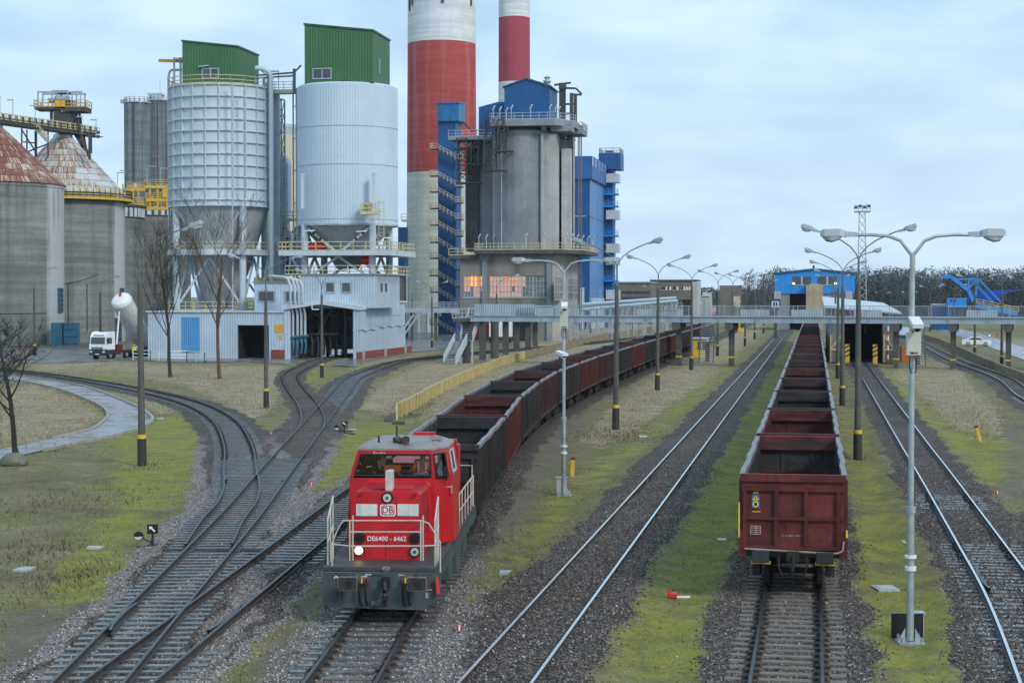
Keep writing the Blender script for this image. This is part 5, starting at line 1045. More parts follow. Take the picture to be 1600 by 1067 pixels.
a = MB(); a.box(X_(725, 3), 6.7, 0, X_(737, 3)+3.5, 6.9, 4.6); a.build('lit_bay', emis('furnace_glow', (.4,.06,.03), .06), o)
a = MB(); p = X_(860, -.1, 510); a.box(p+.6, -.12, 0, p+1.3, -.02, 2.6) if 0 else a.box(xr+1.58, 5, 0, xr+1.68, 6.2, 3.4); a.build('door', K['blue_door'], o)
# ---------------------------------------------------------------- blue boiler house
YB = 430; fr = Fr(P(893, 462, YB)); X_ = lambda px, ly=0, py=350: fr.q(px, py, ly)[0]; Z_ = lambda py, ly=0, px=908: fr.q(px, py, ly)[1]
o = fthing('boiler_house', 'tall blue clad boiler house with right flank coloured as lit and a row of small windows', 'building', fr)
x0, x1 = X_(880), X_(921.5); sd = fr.s_(945, 350, x1)[0]; zm, zt, z4 = Z_(280), Z_(244.5), Z_(338)
a = MB(); a.box(x0, 0, 0, x1-.05, sd, zm); a.build('front_wall', K['blue'], o)
a = MB(); a.box(x1-.04, .05, 1.5, x1+.05, sd, zm-.1); a.box(x1+.05, sd*.47, 1.5, x1+.12, sd*.5, zm-.1); a.box(x1+.05, 0, z4-.15, x1+.14, sd, z4+.15); a.build('flank_wall', K['blue_lit'], o)
a = MB(); a.box(x1-.03, 0, 0, x1+.3, sd+.1, Z_(466)); a.build('white_base', K['white_clad'], o)
a = MB(); a.box(x0-.6, -.7, zm, x1+.7, sd+.8, zt); u = a.build('upper_storey', M('upper_blue', (.025,.12,.36), .45, var=.12, scale=.3, corr=.4), o)
for i, px in enumerate((926, 931, 936.5, 941, 945.5)):
    s_ = fr.s_(px, 265, x1+.7)[0]; a = MB(); a.box(x1+.66, s_-1.1, (zm+zt)/2+.4, x1+.76, s_+1.1, (zm+zt)/2+2.6); a.build('window', M('pale_blue_glass', (.35,.45,.55), .2), u) if i == 0 else a.build('window', bpy.data.materials['pale_blue_glass'], u)
a = MB(); a.box(x0, -.3, z4-.1, X_(915), -.05, z4+.1); a.box(X_(896), -.3, Z_(408), X_(916), -.05, Z_(407)); a.box(X_(905, -.2), -.15, 0, X_(913, -.2), -.02, Z_(449)); a.build('ledge', K['white_flat'], o)
fr2 = Fr(P(936, 462, YB+sd*.9)); X2 = lambda px, ly=0, py=350: fr2.q(px, py, ly)[0]; Z2 = lambda py, ly=0, px=950: fr2.q(px, py, ly)[1]
o = fthing('landing_tower', 'slim blue tower with white caged landings beside the boiler house', 'tower', fr2)
a = MB(); a.box(X2(945), 0, 0, X2(957.5), 6, Z2(236)); a.build('shaft', K['blue'], o)
a = MB(); a.box(X2(936), -1.2, Z2(265), X2(970), 7, Z2(240)); a.build('cap', K['blue'], o); a = MB(); zz_ = Z2(240); a.rail([(X2(937), -1.1, zz_), (X2(969), -1.1, zz_), (X2(969), 6.8, zz_), (X2(937), 6.8, zz_)], 1.3, 1.6, .08, 2, close=True); a.build('railing', K['galv'], o)
cage = MB(); slab = MB()
for (y0, y1) in ((286, 272), (343, 329), (395, 381), (414, 402), (468, 453)): cage.box(X2(948), -1.4, Z2(y0), X2(967.5), 3, Z2(y1)); slab.beam((X2(958), -1, Z2(y0)), (X2(963), -1, Z2(y0+4)), .3, .3)
for yy in (305, 324, 370, 440): slab.box(X2(945), -1.4, Z2(yy), X2(966), 3, Z2(yy-1.6)); slab.rail([(X2(945), -1.3, Z2(yy-1.6)), (X2(966), -1.3, Z2(yy-1.6))], 1.2, 1.4, .07, 2); slab.beam((X2(957), -1, Z2(yy+5)), (X2(962), -1, Z2(yy)), .25, .25)
cage.build('caged_landing', M('white_mesh_panel', (.5,.53,.55), .5, var=.15, corr=.5), o); slab.build('landing', K['blue_sky'], o)
# ---------------------------------------------------------------- main footbridge
BA, BB = G(720, 567.5), G(1500, 578); dB = (BB-BA); dB.z = 0; dB.normalize(); nB = Vector((-dB.y, dB.x, 0))
def onb(px):                                   # the point of the near girder seen at a pixel column
    d = ray(px, 500); t = (BA.x*dB.y-BA.y*dB.x)/(d.x*dB.y-d.y*dB.x); return Vector((d.x*t, d.y*t, 0))
brot = math.atan2(dB.y, dB.x); b0 = onb(741); b1 = onb(1600)+dB*40; Lb = (b1-b0).length
o = thing('footbridge', 'long grey steel footbridge crossing all the tracks on concrete piers', 'footbridge', (b0.x, b0.y, GZ), brot)
LB = lambda px: (onb(px)-b0).length*(1 if px > 741 else -1)
z0, z1 = 4.98-GZ-.08, 5.68-GZ-.06; W = 3.2
a = MB()
for y in (0, W): 
    a.box(-.5, y-.02, z0+.08, Lb, y+.04, z1-.06); a.box(-.5, y-.17, z1-.06, Lb, y+.17, z1); a.box(-.5, y-.17, z0, Lb, y+.17, z0+.08)
x = 0
while x < Lb: a.box(x-.02, -.15, z0+.08, x+.02, -.02, z1-.06); x += 4.4
a.build('girder', M('girder_paint', (.33,.4,.44), .5, .1, var=.15, scale=.6, streak=.35, scol=(.2,.2,.19), sscale=1.5), o)
a = MB(); a.box(-.5, .17, z1-.25, Lb, W-.17, z1-.1); a.build('deck', K['steel_dk'], o)
a = MB()
for y in (.02, W-.02):
    for zz_ in (.02, 1.25): a.box(-.5, y-.035, z1+zz_, Lb, y+.035, z1+zz_+.05)
    x = 0
    while x < Lb: a.box(x-.03, y-.03, z1, x+.03, y+.03, z1+1.3); x += 2.2
    x = 0
    while x < Lb: a.box(x-.006, y-.006, z1+.05, x+.006, y+.006, z1+1.25); x += .13
a.build('railing', K['steel_gr'], o)
a = MB()
for (p, q, h) in ((741, 836, 1.45), (806, 868, .95), (1068, 1031, .9), (996, 1058, .85), (1157, 1202, .85), (1236, 1284, .85), (1334, 1378, .85), (1510, 1559, .85), (865, 905, .95)):
    x_, y_ = LB(min(p, q)), LB(max(p, q)); a.box(x_, -.06, z1+.04, y_, -.02, z1+h)
a.build('guard_panel', M('guard_panel_paint', (.36,.43,.48), .55, var=.12, scale=.8, streak=.3, corr=.3), o)
for px in (1056, 1139, 1398, 1488, 1575):
    x_ = LB(px)
    a = MB(); y = W/2; a.box(x_-.3, y-.3, 0, x_+.3, y+.3, z0-.9); a.prism([(x_-.3, z0-.9), (x_+.3, z0-.9), (x_+.5, z0-.6), (x_+.5, z0), (x_-.5, z0), (x_-.5, z0-.6)], -.1, W+.1, 'y'); p_ = a.build('pier', K['pole'], o)
    q = MB(); q.box(x_-.31, y-.31, 1.0, x_+.31, y+.31, 1.2); q.build('yellow_band', K['yellow'], p_)
# second walkway running off to the right behind the first, on its row of round piers
o = thing('pier_walkway', 'grey gangway on a row of dark concrete piers running back towards the concrete silo block', 'walkway', tuple(G(729, 567)))
base = G(729, 567); P0 = []
for px, py in ((729, 567), (754, 562.7), (773, 560), (790, 554), (807, 549), (825, 545.5), (836, 541)):
    g = G(px, py); P0.append(g); a = MB(); c = g-base
    if px in (773,): a.lathe([(.55, 0), (.55, 5.2)], 16, c.x, c.y)
    else: a.box(c.x-.45, c.y-.45, 0, c.x+.45, c.y+.45, 5.1)
    a.prism([(c.x-.45, 4.6), (c.x+.45, 4.6), (c.x+.9, 5.2), (c.x-.9, 5.2)], c.y-.46, c.y+.46, 'y'); a.build('pier', K['conc_dk'], o)
a = MB(); e0 = P0[0]-base+Vector((-.5, -1, 5.35)); e1 = P0[-1]-base+Vector((3, 4, 5.35)); a.beam(e0, e1, 2.4, .4); a.build('deck', K['conc_dk'], o)
a = MB(); sd_ = Vector((1.2, 0, .2)); a.rail([e0+sd_, e1+sd_], 1.2, 2, .05, 2); a.rail([e0-sd_+Vector((0,0,.4)), e1-sd_+Vector((0,0,.4))], 1.2, 2, .05, 2); a.build('railing', K['steel_gr'], o)
# stairs down from the bridge
g = G(702, 569); top = onb(742)+Vector((-.2, 1.6, 5.55)); g2 = Vector((g.x, g.y, GZ)); o = thing('bridge_stairs', 'steel stairs with solid grey side panels at the left end of the footbridge', 'stairs', tuple(g2))
t_ = top-g2; hv = Vector((t_.x, t_.y, 0)); wd = 1.9; mid = t_*.47
sd_ = Vector((hv.y, -hv.x, 0)).normalized()*wd/2
if sd_.x < 0: sd_ = -sd_
mid2 = mid+hv.normalized()*1.1
for nm, s_ in (('side_panel', -1), ('side_panel', 1)):
    a = MB()
    for p, q in ((Vector((0,0,0)), mid), (mid2, t_+hv.normalized()*.3)):
        p = p+sd_*s_; q = q+sd_*s_; th = Vector((.05, .02, 0)); up = Vector((0,0,1.05)); dn = Vector((0,0,-.25)); 
        a.add([p+dn, q+dn, q+up, p+up, p+dn+th, q+dn+th, q+up+th, p+up+th], [(0,1,2,3),(7,6,5,4),(0,4,5,1),(1,5,6,2),(2,6,7,3),(3,7,4,0)])
    a.build(nm, M('stair_panel_paint', (.42,.5,.54), .5, .1, var=.1, scale=1), o)
a = MB()
for p, q in ((Vector((0,0,0)), mid), (mid2, t_)):
    for i in range(15): c = p.lerp(q, (i+.5)/15); a.beam(c-sd_, c+sd_, .28, .05)
a.add([mid-sd_, mid+sd_, mid2+sd_, mid2-sd_], [(0,1,2,3)]); a.build('tread', K['steel_gr'], o)
a = MB(); 
for s_ in (-1, 1): a.box((mid2+sd_*s_).x-.12, (mid2+sd_*s_).y-.12, 0, (mid2+sd_*s_).x+.12, (mid2+sd_*s_).y+.12, mid2.z)
a.build('support_post', K['steel_gr'], o)
# left approach gangway in front of the chimney
g = G(681, 532); o = thing('approach_gangway', 'grey gangway on posts crossing in front of the chimney foot', 'walkway', tuple(g)); zz_ = 5.2
a = MB(); a.box(-7, -1.5, zz_, 9, 1.5, zz_+.7); a.build('deck', K['girder'] if 'girder' in K else bpy.data.materials['girder_paint'], o)
a = MB(); a.rail([(-7, -1.4, zz_+.7), (9, -1.4, zz_+.7)], 1.3, 1.1, .05, 4); a.build('railing', K['steel_gr'], o)
for x in (-4.5, 0, 6): a = MB(); a.box(x-.3, -.3, 0, x+.3, .3, zz_); a.build('post', K['conc_dk'], o)
a = MB(); a.beam((-6.5, -1, .2), (-3, -1, zz_), .8, .3); a.beam((-7.4, -1, .2), (-3.9, -1, zz_), .2, .4); a.build('stair', K['steel_gr'], o)
for px in (648, 668): 
    pass
g = G(645, 529); o = thing('pipe_rack', 'blue steel pipe rack and yellow casing behind the loading hall', 'pipe rack', tuple(g)); s = g.y/F
a = MB(); a.box(-13*s, 0, 0, -8*s, 2, 125*s); a.box(-25*s, 4, 0, -11*s, 9, 175*s); a.build('blue_wall', K['blue'], o)
a = MB(); a.box(-25*s, 2, 30*s, -9*s, 4, 95*s); a.build('tan_casing', K['tan_wall'], o); a = MB(); a.box(-10*s, -.2, 20*s, -8*s, .2, 110*s); a.box(-22*s, 1, 98*s, -7*s, 3, 101*s); a.rail([(-22*s, 1, 101*s), (-7*s, 1, 101*s)], 1.2, 1.2, .06, 2); a.rail([(-18*s, 1, 185*s), (-8*s, 1, 185*s)], 1.2, 1.2, .06, 2); a.box(-18*s, 1, 183*s, -8*s, 3, 185*s); a.build('yellow_frame', K['cream_rail'], o)
# ---------------------------------------------------------------- unloading hall with open gates
g = G(1311, 568); fr = Fr(g); o = fthing('unloading_shed', 'corrugated wagon unloading shed with pale roof and dark gateway behind the footbridge', 'shed', fr); X_ = lambda px, ly=0, py=540: fr.q(px, py, ly)[0]; Z_ = lambda py, ly=0, px=1345: fr.q(px, py, ly)[1]
x0, x1 = X_(1295), X_(1400); o0, o1 = X_(1317), X_(1379); D = 55; za, zb = Z_(481, 0, 1295), Z_(491, 0, 1398)
def sl(x): return za+(zb-za)*(x-x0)/(x1-x0)
a = MB()
for p, q, lo in ((x0, o0, 0), (o1, x1, 0)): a.prism([(p, lo), (q, lo), (q, sl(q)), (p, sl(p))], 0, .3, 'y')
a.prism([(o0, Z_(503)), (o1, Z_(503)), (o1, sl(o1)), (o0, sl(o0))], 0, .3, 'y'); a.box(x0, .3, 0, x0+.3, D, sl(x0)-.1); a.box(x1-.3, .3, 0, x1, D, sl(x1)-.1); a.build('wall', K['corr_old'], o)
a = MB(); a.prism([(X_(1299), Z_(497)), (X_(1333), Z_(497)), (X_(1333), sl(X_(1333))-.15), (X_(1299), sl(X_(1299))-.15)], -.08, 0, 'y'); a.prism([(X_(1378), Z_(497)), (X_(1399), Z_(497)), (X_(1399), sl(X_(1399))-.1), (X_(1378), sl(X_(1378))-.1)], -.08, 0, 'y'); a.build('red_panel', M('faded_red_sheet', (.15,.045,.045), .7, var=.3, streak=.4, corr=.4), o)
a = MB(); a.add([(x0-.6, -.6, sl(x0)+.02), (x1+.6, -.6, sl(x1)+.02), (x1+.6, D, sl(x1)+.02), (x0-.6, D, sl(x0)+.02), (x0-.6, -.6, sl(x0)+.22), (x1+.6, -.6, sl(x1)+.22), (x1+.6, D, sl(x1)+1.2), (x0-.6, D, sl(x0)+1.4)], [(3,2,1,0),(4,5,6,7),(0,1,5,4),(1,2,6,5),(2,3,7,6),(3,0,4,7)]); a.build('roof', K['white_flat'], o)
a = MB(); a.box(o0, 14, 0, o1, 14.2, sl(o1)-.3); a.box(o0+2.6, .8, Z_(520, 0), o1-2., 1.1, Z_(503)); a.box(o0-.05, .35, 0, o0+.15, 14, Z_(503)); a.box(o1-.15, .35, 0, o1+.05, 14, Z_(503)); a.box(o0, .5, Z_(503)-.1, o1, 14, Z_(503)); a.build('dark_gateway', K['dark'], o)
for (p, q) in ((1297, 1315), (1380, 1398)):
    l, r_ = X_(p), X_(q); a = MB(); a.box(l, -.32, .15, r_, -.2, Z_(520)); gt = a.build('gate_leaf', K['wood_grey'], o); b = MB(); zt_ = Z_(524); zm_ = Z_(546)
    b.box(l, -.4, .15, l+.14, -.33, zt_); b.box(r_-.14, -.4, .15, r_, -.33, zt_); b.box(l, -.41, zm_-.1, r_, -.34, zm_+.1); A_, B_ = ((l, zm_), (r_, zt_)) if p < 1340 else ((r_, zm_), (l, zt_)); b.beam((A_[0], -.37, A_[1]), (B_[0], -.37, B_[1]), .1, .16); b.build('gate_brace', K['cream_rail'], gt)
for px in (1324, 1367.5):
    x_ = X_(px, -1.1); w_ = MB(); zt_ = Z_(538, -1); w_.box(x_-.28, -1.3, 0, x_+.28, -.9, zt_); pst = w_.build('striped_post', K['yellow'], o); s_ = MB()
    for k in range(3): zz_ = .8+k*.55; s_.prism([(x_-.285, zz_), (x_+.285, zz_+.3), (x_+.285, zz_+.5), (x_-.285, zz_+.2)], -1.305, -1.3, 'y')
    s_.build('black_stripe', K['black'], pst)
a = MB(); x_ = X_(1387.5, -1.2)
for k in range(8): a.cyl((x_, -1.2, k*.58), (x_, -1.2, k*.58+.58), .1, 8, k % 2)
a.build('barrier_pole', [K['red'], K['white']], o)
g = G(1404, 565); fr = Fr(g); o = fthing('lean_to_shed', 'small corrugated lean to with a rusty orange door beside the unloading shed', 'shed', fr); X_ = lambda px, ly=0, py=550: fr.q(px, py, ly)[0]; Z_ = lambda py, ly=0: fr.q(1410, py, ly)[1]
a = MB(); a.prism([(X_(1402), 0), (X_(1436), 0), (X_(1436), Z_(527)), (X_(1402), Z_(524))], 0, 9, 'y'); a.build('wall', K['corr_old'], o); a = MB(); a.add([(X_(1401), -.3, Z_(524)+.05), (X_(1437), -.3, Z_(527)+.05), (X_(1437), 9, Z_(517)), (X_(1401), 9, Z_(514)), (X_(1401), -.3, Z_(524)+.2), (X_(1437), -.3, Z_(527)+.2), (X_(1437), 9, Z_(517)+.2), (X_(1401), 9, Z_(514)+.2)], [(3,2,1,0),(4,5,6,7),(0,1,5,4),(1,2,6,5),(2,3,7,6),(3,0,4,7)]); a.build('roof', K['pipe'], o)
a = MB(); a.box(X_(1408.5), -.15, 0, X_(1421), 0, Z_(540)); a.build('door', K['orange'], o)
def stairway(label, px, py, w_, pyt, cat='stairs', n=18, run=5.):
    g = G(px, py); s = g.y/F; h = (py-pyt)*s; o = thing('steel_stairway', label, cat, tuple(g), ROT); a = MB(); w2 = w_*s/2
    for sx in (-w2, w2): a.beam((sx, 0, 0), (sx, run, h), .1, .25); a.beam((sx, 0, 1.1), (sx, run, h+1.1), .06, .06)
    a.build('stringer', K['steel_dk'], o); t = MB()
    for i in range(n): t.box(-w2, run*i/n, h*(i+.5)/n, w2, run*i/n+.26, h*(i+.5)/n+.06)
    t.build('tread', K['steel_gr'], o); p = MB(); p.box(-w2, run*.5-.1, h*.5, w2, run*.5+1, h*.5+.1); p.box(-.25, run*.55, 0, .25, run*.55+.4, h*.5); p.build('landing', K['steel_dk'], o); return o
stairway('open steel stairs up to the footbridge beside the lean to shed', 1436, 572, 20, 507)
stairway('open steel stairs up to the footbridge beside the yellow cabin', 1103, 567, 22, 506)
g = G(1093, 559); fr = Fr(g); o = fthing('yellow_cabin', 'small yellow cabin with one dark window beside the train under the footbridge', 'cabin', fr); s = g.y/F
a = MB(); a.box(-12*s, 0, 0, 12*s, 4, 29*s); a.build('wall', K['yellow'], o); a = MB(); a.box(-13*s, -.2, 29*s, 13*s, 4.3, 31*s); a.build('roof', K['steel_gr'], o); a = MB(); a.box(-3*s, -.06, 13*s, 10*s, .0, 25*s); w_ = a.build('window', K['winglass'], o)
a = MB(); a.box(3*s, -.1, 13*s, 3.8*s, -.06, 25*s); a.build('frame', K['white'], w_)
g = G(1161, 519); fr = Fr(g); o = fthing('yellow_cabin', 'far yellow hut beyond the footbridge left of the empty track', 'cabin', fr); s = g.y/F
a = MB(); a.box(-8*s, 0, 0, 4*s, 4, 16*s); a.build('wall', K['yellow'], o); a = MB(); a.box(-4*s, -.06, 7*s, 3*s, .0, 14*s); a.build('window', K['winglass'], o); a = MB(); a.box(-8.4*s, -.2, 16*s, 4.4*s, 4.2, 17*s); a.build('roof', K['steel_gr'], o)
# ---------------------------------------------------------------- far buildings
def FB(px, Y): fr = Fr(P(px, 462, Y)); return fr, (lambda p, ly=0, py=465: fr.q(p, py, ly)[0]), (lambda p, ly=0: fr.q(px, p, ly)[1])
fr, X_, Z_ = FB(1015, 520); brick_far = M('far_grey_brick', (.17,.15,.135), .9, var=.2, scale=.4, streak=.4)
o = fthing('brick_building', 'flat roofed grey brick building with white framed windows behind the pipe bridge', 'building', fr)
a = MB(); a.box(X_(1016), 0, 0, X_(1083), 18, Z_(439)); a.build('wall', brick_far, o); a = MB(); a.box(X_(1082.5), -.3, 0, X_(1089), 18, Z_(440)); a.build('pale_pillar', K['conc_lt'], o); a = MB(); a.box(X_(1015), -.4, Z_(439), X_(1089), 18.4, Z_(437)); a.build('roof', K['conc_dk'], o)
for (p, q) in ((1022, 1028), (1034, 1040), (1040.5, 1046), (1052, 1057), (1065, 1068), (1069, 1072), (1073, 1076)):
    a = MB(); a.box(X_(p), -.08, Z_(453), X_(q), .05, Z_(448)); w_ = a.build('window', K['winglass'], o); a = MB(); a.box(X_(q), -.14, Z_(453), X_(q)+.5, -.0, Z_(448)); a.box(X_(p)-.3, -.14, Z_(453.4), X_(q)+.5, 0, Z_(453)); a.build('frame', K['white'], w_)
a = MB(); a.box(X_(1062), -.1, 0, X_(1082), -.02, Z_(468)); a.build('gateway', K['dark'], o)
fr, X_, Z_ = FB(985, 500); o = fthing('brick_building', 'long low grey building with banded windows right of the boiler house', 'building', fr)
a = MB(); a.box(X_(935), 0, 0, X_(1017), 20, Z_(442)); a.build('wall', brick_far, o); a = MB(); a.box(X_(934), -.4, Z_(442), X_(1018), 20.4, Z_(440)); a.build('roof', K['steel_gr'], o)
a = MB(); a.box(X_(972), -.06, Z_(459), X_(1015), 0, Z_(455)); a.box(X_(972), -.06, Z_(468), X_(1015), 0, Z_(464)); a.build('window_band', K['winglass'], o)
fr, X_, Z_ = FB(1105, 560); o = fthing('grey_annex', 'small pale annex between the brick building and the far lamp posts', 'building', fr)
a = MB(); a.box(X_(1088), 0, 0, X_(1110), 10, Z_(463)); a.box(X_(1097), 2, Z_(463), X_(1110), 8, Z_(457)); a.build('wall', K['conc_lt'], o); a = MB(); a.box(X_(1087), -.4, Z_(463), X_(1108), 10, Z_(462)); a.build('roof', K['white_flat'], o); a = MB(); a.box(X_(1091), -.1, 0, X_(1105), 0, Z_(466)); a.build('shutter', K['steel_gr'], o)
fr, X_, Z_ = FB(1150, 640); o = fthing('grey_block', 'distant grey block building behind the far lamp posts', 'building', fr)
a = MB(); a.box(X_(1124), 0, 0, X_(1158), 14, Z_(446)); a.build('wall', brick_far, o); a = MB(); a.box(X_(1146), -.1, Z_(480), X_(1157), 0, Z_(463)); a.build('door', K['cream'], o); a = MB(); a.box(X_(1158), 2, 0, X_(1196), 12, Z_(463)); a.build('low_wing', K['conc_dk'], o)
# pipe bridge
o = thing('pipe_bridge', 'pale blue pipes on trestles running right from the concrete silo block', 'pipe bridge', (0, 0, GZ)); a = MB(); t = MB()
for (p, q, Ya, Yb) in (((905, 484), (1057, 470), 330, 400), ((905, 476), (1055, 465.5), 332, 402), ((905, 480), (1050, 468), 335, 404)):
    A_, B_ = P(*p, Ya)-Vector((0,0,GZ)), P(*q, Yb)-Vector((0,0,GZ)); a.tube([A_, B_], .35, 8)
    for u in np.linspace(.04, 1, 9): c = A_.lerp(B_, u); t.beam((c.x, c.y, 0), (c.x, c.y, c.z-.3), .2, .2); t.beam((c.x, c.y, .2), (c.x+1.5, c.y+.5, c.z-.5), .1, .1)
a.build('pipe', K['pipe'], o, True); t.build('trestle', K['steel_gr'], o)
g = G(1000, 533); o = thing('transformer_frames', 'grey steel trestle frames standing in the grass behind the left train', 'trestle', tuple(g)); a = MB()
for i in range(7): x_ = -12+i*3.4; y_ = 4+i*4; a.lattice(x_, y_, 0, 3.6, 1.4, 1.4, 1.8, .07); a.beam((x_, y_, 3.6), (x_+3.4, y_+4, 3.6), .2, .2)
a.build('frame', K['steel_gr'], o)
# bright blue shed
fr, X_, Z_ = FB(1272, 420); o = fthing('blue_shed', 'bright blue clad gable fronted shed with dark window strips at the end of the yard', 'building', fr)
e0, e1, pk = X_(1210.5), X_(1335.5), X_(1273); zf, ze, zk = Z_(459), Z_(428), Z_(421)
a = MB(); a.prism([(e0, zf), (e1, zf), (e1, ze), (pk, zk), (e0, ze)], 0, 22, 'y'); a.build('wall', K['blue_sky'], o)
a = MB()
for (p, q) in (((e0-.5, ze), (pk, zk)), ((pk, zk), (e1+.5, ze))): a.add([(p[0], -.5, p[1]), (q[0], -.5, q[1]), (q[0], 22.5, q[1]), (p[0], 22.5, p[1]), (p[0], -.5, p[1]+.3), (q[0], -.5, q[1]+.3), (q[0], 22.5, q[1]+.3), (p[0], 22.5, p[1]+.3)], [(3,2,1,0),(4,5,6,7),(0,1,5,4),(1,2,6,5),(2,3,7,6),(3,0,4,7)])
a.build('roof', K['blue_door'], o)
for (p, q) in ((1238.5, 1267), (1278, 1307)):
    a = MB(); a.box(X_(p), -.1, Z_(445), X_(q), .1, Z_(432)); w_ = a.build('window', K['winglass'], o); b = MB(); m_ = (X_(p)+X_(q))/2; b.box(m_-.25, -.16, Z_(445), m_+.25, -.1, Z_(432)); b.box(X_(p), -.16, Z_(445)-.2, X_(q), -.0, Z_(445)); b.build('frame', K['steel_gr'], w_)
    b = MB(); lx = X_(p+1.5 if p < 1250 else q-1.5); b.cbox((lx, -.35, Z_(443)), (.6, .3, .45)); b.build('lamp', emis('window_lamp', (1., .82, .5), 1.6) if p < 1250 else bpy.data.materials['window_lamp'], w_)
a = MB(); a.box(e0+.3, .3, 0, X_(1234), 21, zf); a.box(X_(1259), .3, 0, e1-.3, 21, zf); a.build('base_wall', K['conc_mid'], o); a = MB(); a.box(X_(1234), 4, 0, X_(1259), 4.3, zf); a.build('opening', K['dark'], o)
a = MB(); a.box(X_(1259.5, -3), -3, 0, X_(1286, -3), .2, Z_(446, -3)); a.box(X_(1264, -3), -2.5, Z_(446, -3), X_(1282, -3), 0, Z_(443.5, -3)); a.build('beige_pier', K['tan_wall'], o)
a = MB()
for px in (1210, 1321): x_ = X_(px, -1); a.box(x_, -1.5, Z_(467), x_+1.6, -.1, Z_(455))
a.build('roller_box', K['conc_lt'], o)
a = MB(); a.cyl((pk-.3, 5, zk), (pk-.3, 5, zk+1.1), .25, 8); a.build('roof_vent', K['steel_dk'], o)
fr, X_, Z_ = FB(1211, 330); o = fthing('signal_cabin', 'small blue and white cabin on legs left of the bright blue shed', 'cabin', fr)
a = MB(); a.box(X_(1205), 0, Z_(485), X_(1219), 3, Z_(468)); a.build('wall', K['blue'], o); a = MB(); a.box(X_(1206), -.1, Z_(480), X_(1217), 0, Z_(471)); w_ = a.build('window', K['white'], o); a = MB()
for px in (1208, 1212): a.box(X_(px), -.13, Z_(479), X_(px+3), -.1, Z_(472))
a.build('pane', K['winglass'], w_); a = MB(); a.box(X_(1209), 1, 0, X_(1214), 2, Z_(485)); a.build('leg', K['conc_dk'], o)
# lattice mast
fr, X_, Z_ = FB(1346.5, 330); o = fthing('floodlight_mast', 'tall lattice floodlight mast right of the bright blue shed', 'mast', fr); a = MB()
zt = Z_(332); k = 16; w0, w1 = 1.0, .55
for i in range(k):
    za, zb = zt*i/k, zt*(i+1)/k; wa, wb = w0+(w1-w0)*i/k, w0+(w1-w0)*(i+1)/k
    ca = [(-wa,-wa),(wa,-wa),(wa,wa),(-wa,wa)]; cb_ = [(-wb,-wb),(wb,-wb),(wb,wb),(-wb,wb)]
    for j in range(4): a.beam((*ca[j], za), (*cb_[j], zb), .14, .14); a.beam((*ca[j], za), (*cb_[(j+1) % 4], zb), .08, .08); a.beam((*ca[(j+1) % 4], za), (*cb_[j], zb), .08, .08)
a.build('lattice', K['galv'], o); a = MB(); a.box(-1.5, -1, zt, 1.5, 1, zt+.15); a.rail([(-1.5, -1, zt+.1), (1.5, -1, zt+.1)], 1.2, .8, .05, 2); a.build('head_platform', K['galv'], o)
for i in range(4): 
    a = MB(); a.cbox((-1.2+i*.8, -1.1, zt+.9+.25*(i % 2)), (.6, .4, .5)); a.build('floodlight', K['steel_dk'], o)
# stacker machine
fr, X_, Z_ = FB(1520, 420); o = fthing('stacker_machine', 'bright blue coal stacker with raised boom, cabin and inclined conveyor', 'stacker machine', fr); bs = K['blue_sky']
def V(px, py, ly=0): p = fr.q(px, py, ly); return (p[0], ly, p[1])
a = MB(); a.box(X_(1459), 4, 0, X_(1500), 14, Z_(477)); a.build('base_house', K['blue'], o); a = MB(); a.box(X_(1459), 3.9, Z_(477), X_(1482), 14, Z_(475)); a.build('base_roof', K['white_flat'], o)
a = MB(); a.box(X_(1481.5), 0, Z_(480), X_(1510.5), 5, Z_(465.5)); c = a.build('cabin', bs, o); a = MB(); a.box(X_(1485), -.08, Z_(472), X_(1487.5), .0, Z_(467.5)); a.box(X_(1492), -.08, Z_(472), X_(1494.5), 0, Z_(467.5)); a.build('window', K['winglass'], c)
a = MB()
for ly in (0, 2.5):
    for p, q, h in (((1470, 433), (1487, 432), .8), ((1487, 433), (1514, 454), .9), ((1513, 453), (1521, 470), .9)): a.beam(V(*p, ly), V(*q, ly), .4, h)
for i in range(8): p, q = V(1487+i*3.4, 434+i*2.6, 0), V(1487+i*3.4, 434+i*2.6, 2.5); a.beam(p, q, .3, .3)
a.build('boom', bs, o)
a = MB()
for p, q in (((1490, 437), (1528, 435)), ((1528, 434), (1525, 462)), ((1514, 437), (1512, 455)), ((1528, 435), (1566, 474)), ((1519, 438), (1553, 474)), ((1516, 437), (1526, 445)), ((1526, 437), (1514, 450))): a.beam(V(*p, 1), V(*q, 1), .35, .35)
a.build('stay', bs, o)
a = MB(); a.beam(V(1525, 478, 1), V(1590, 491, 1), 1.6, .9); a.build('inclined_conveyor', bs, o); a = MB(); a.rail([V(1526, 474, .2), V(1592, 488, .2)], 1.1, 1.6, .06, 2); a.build('railing', K['cream_rail'], o)
a = MB(); a.prism([(X_(1510, 8), Z_(464, 8)), (X_(1522, 8), Z_(456, 8)), (X_(1578, 8), Z_(452.5, 8)), (X_(1607, 8), Z_(452.5, 8)), (X_(1570, 8), Z_(458, 8)), (X_(1562, 8), Z_(466, 8)), (X_(1550, 8), Z_(472, 8)), (X_(1520, 8), Z_(472, 8))], 8, 10, 'y'); a.build('bucket_arm', M('arm_blue', (.01,.07,.33), .5, var=.2), o)
a = MB()
for px in (1503, 1510, 1515, 1522): a.beam(V(px, 482, 1), V(px, 455, 1), .25, .25)
a.beam(V(1503, 470, 1), V(1522, 455, 1), .2, .2); a.beam(V(1495, 444, 1), V(1512, 460, 1), 1.5, .3); a.build('frame', K['steel_dk'], o)
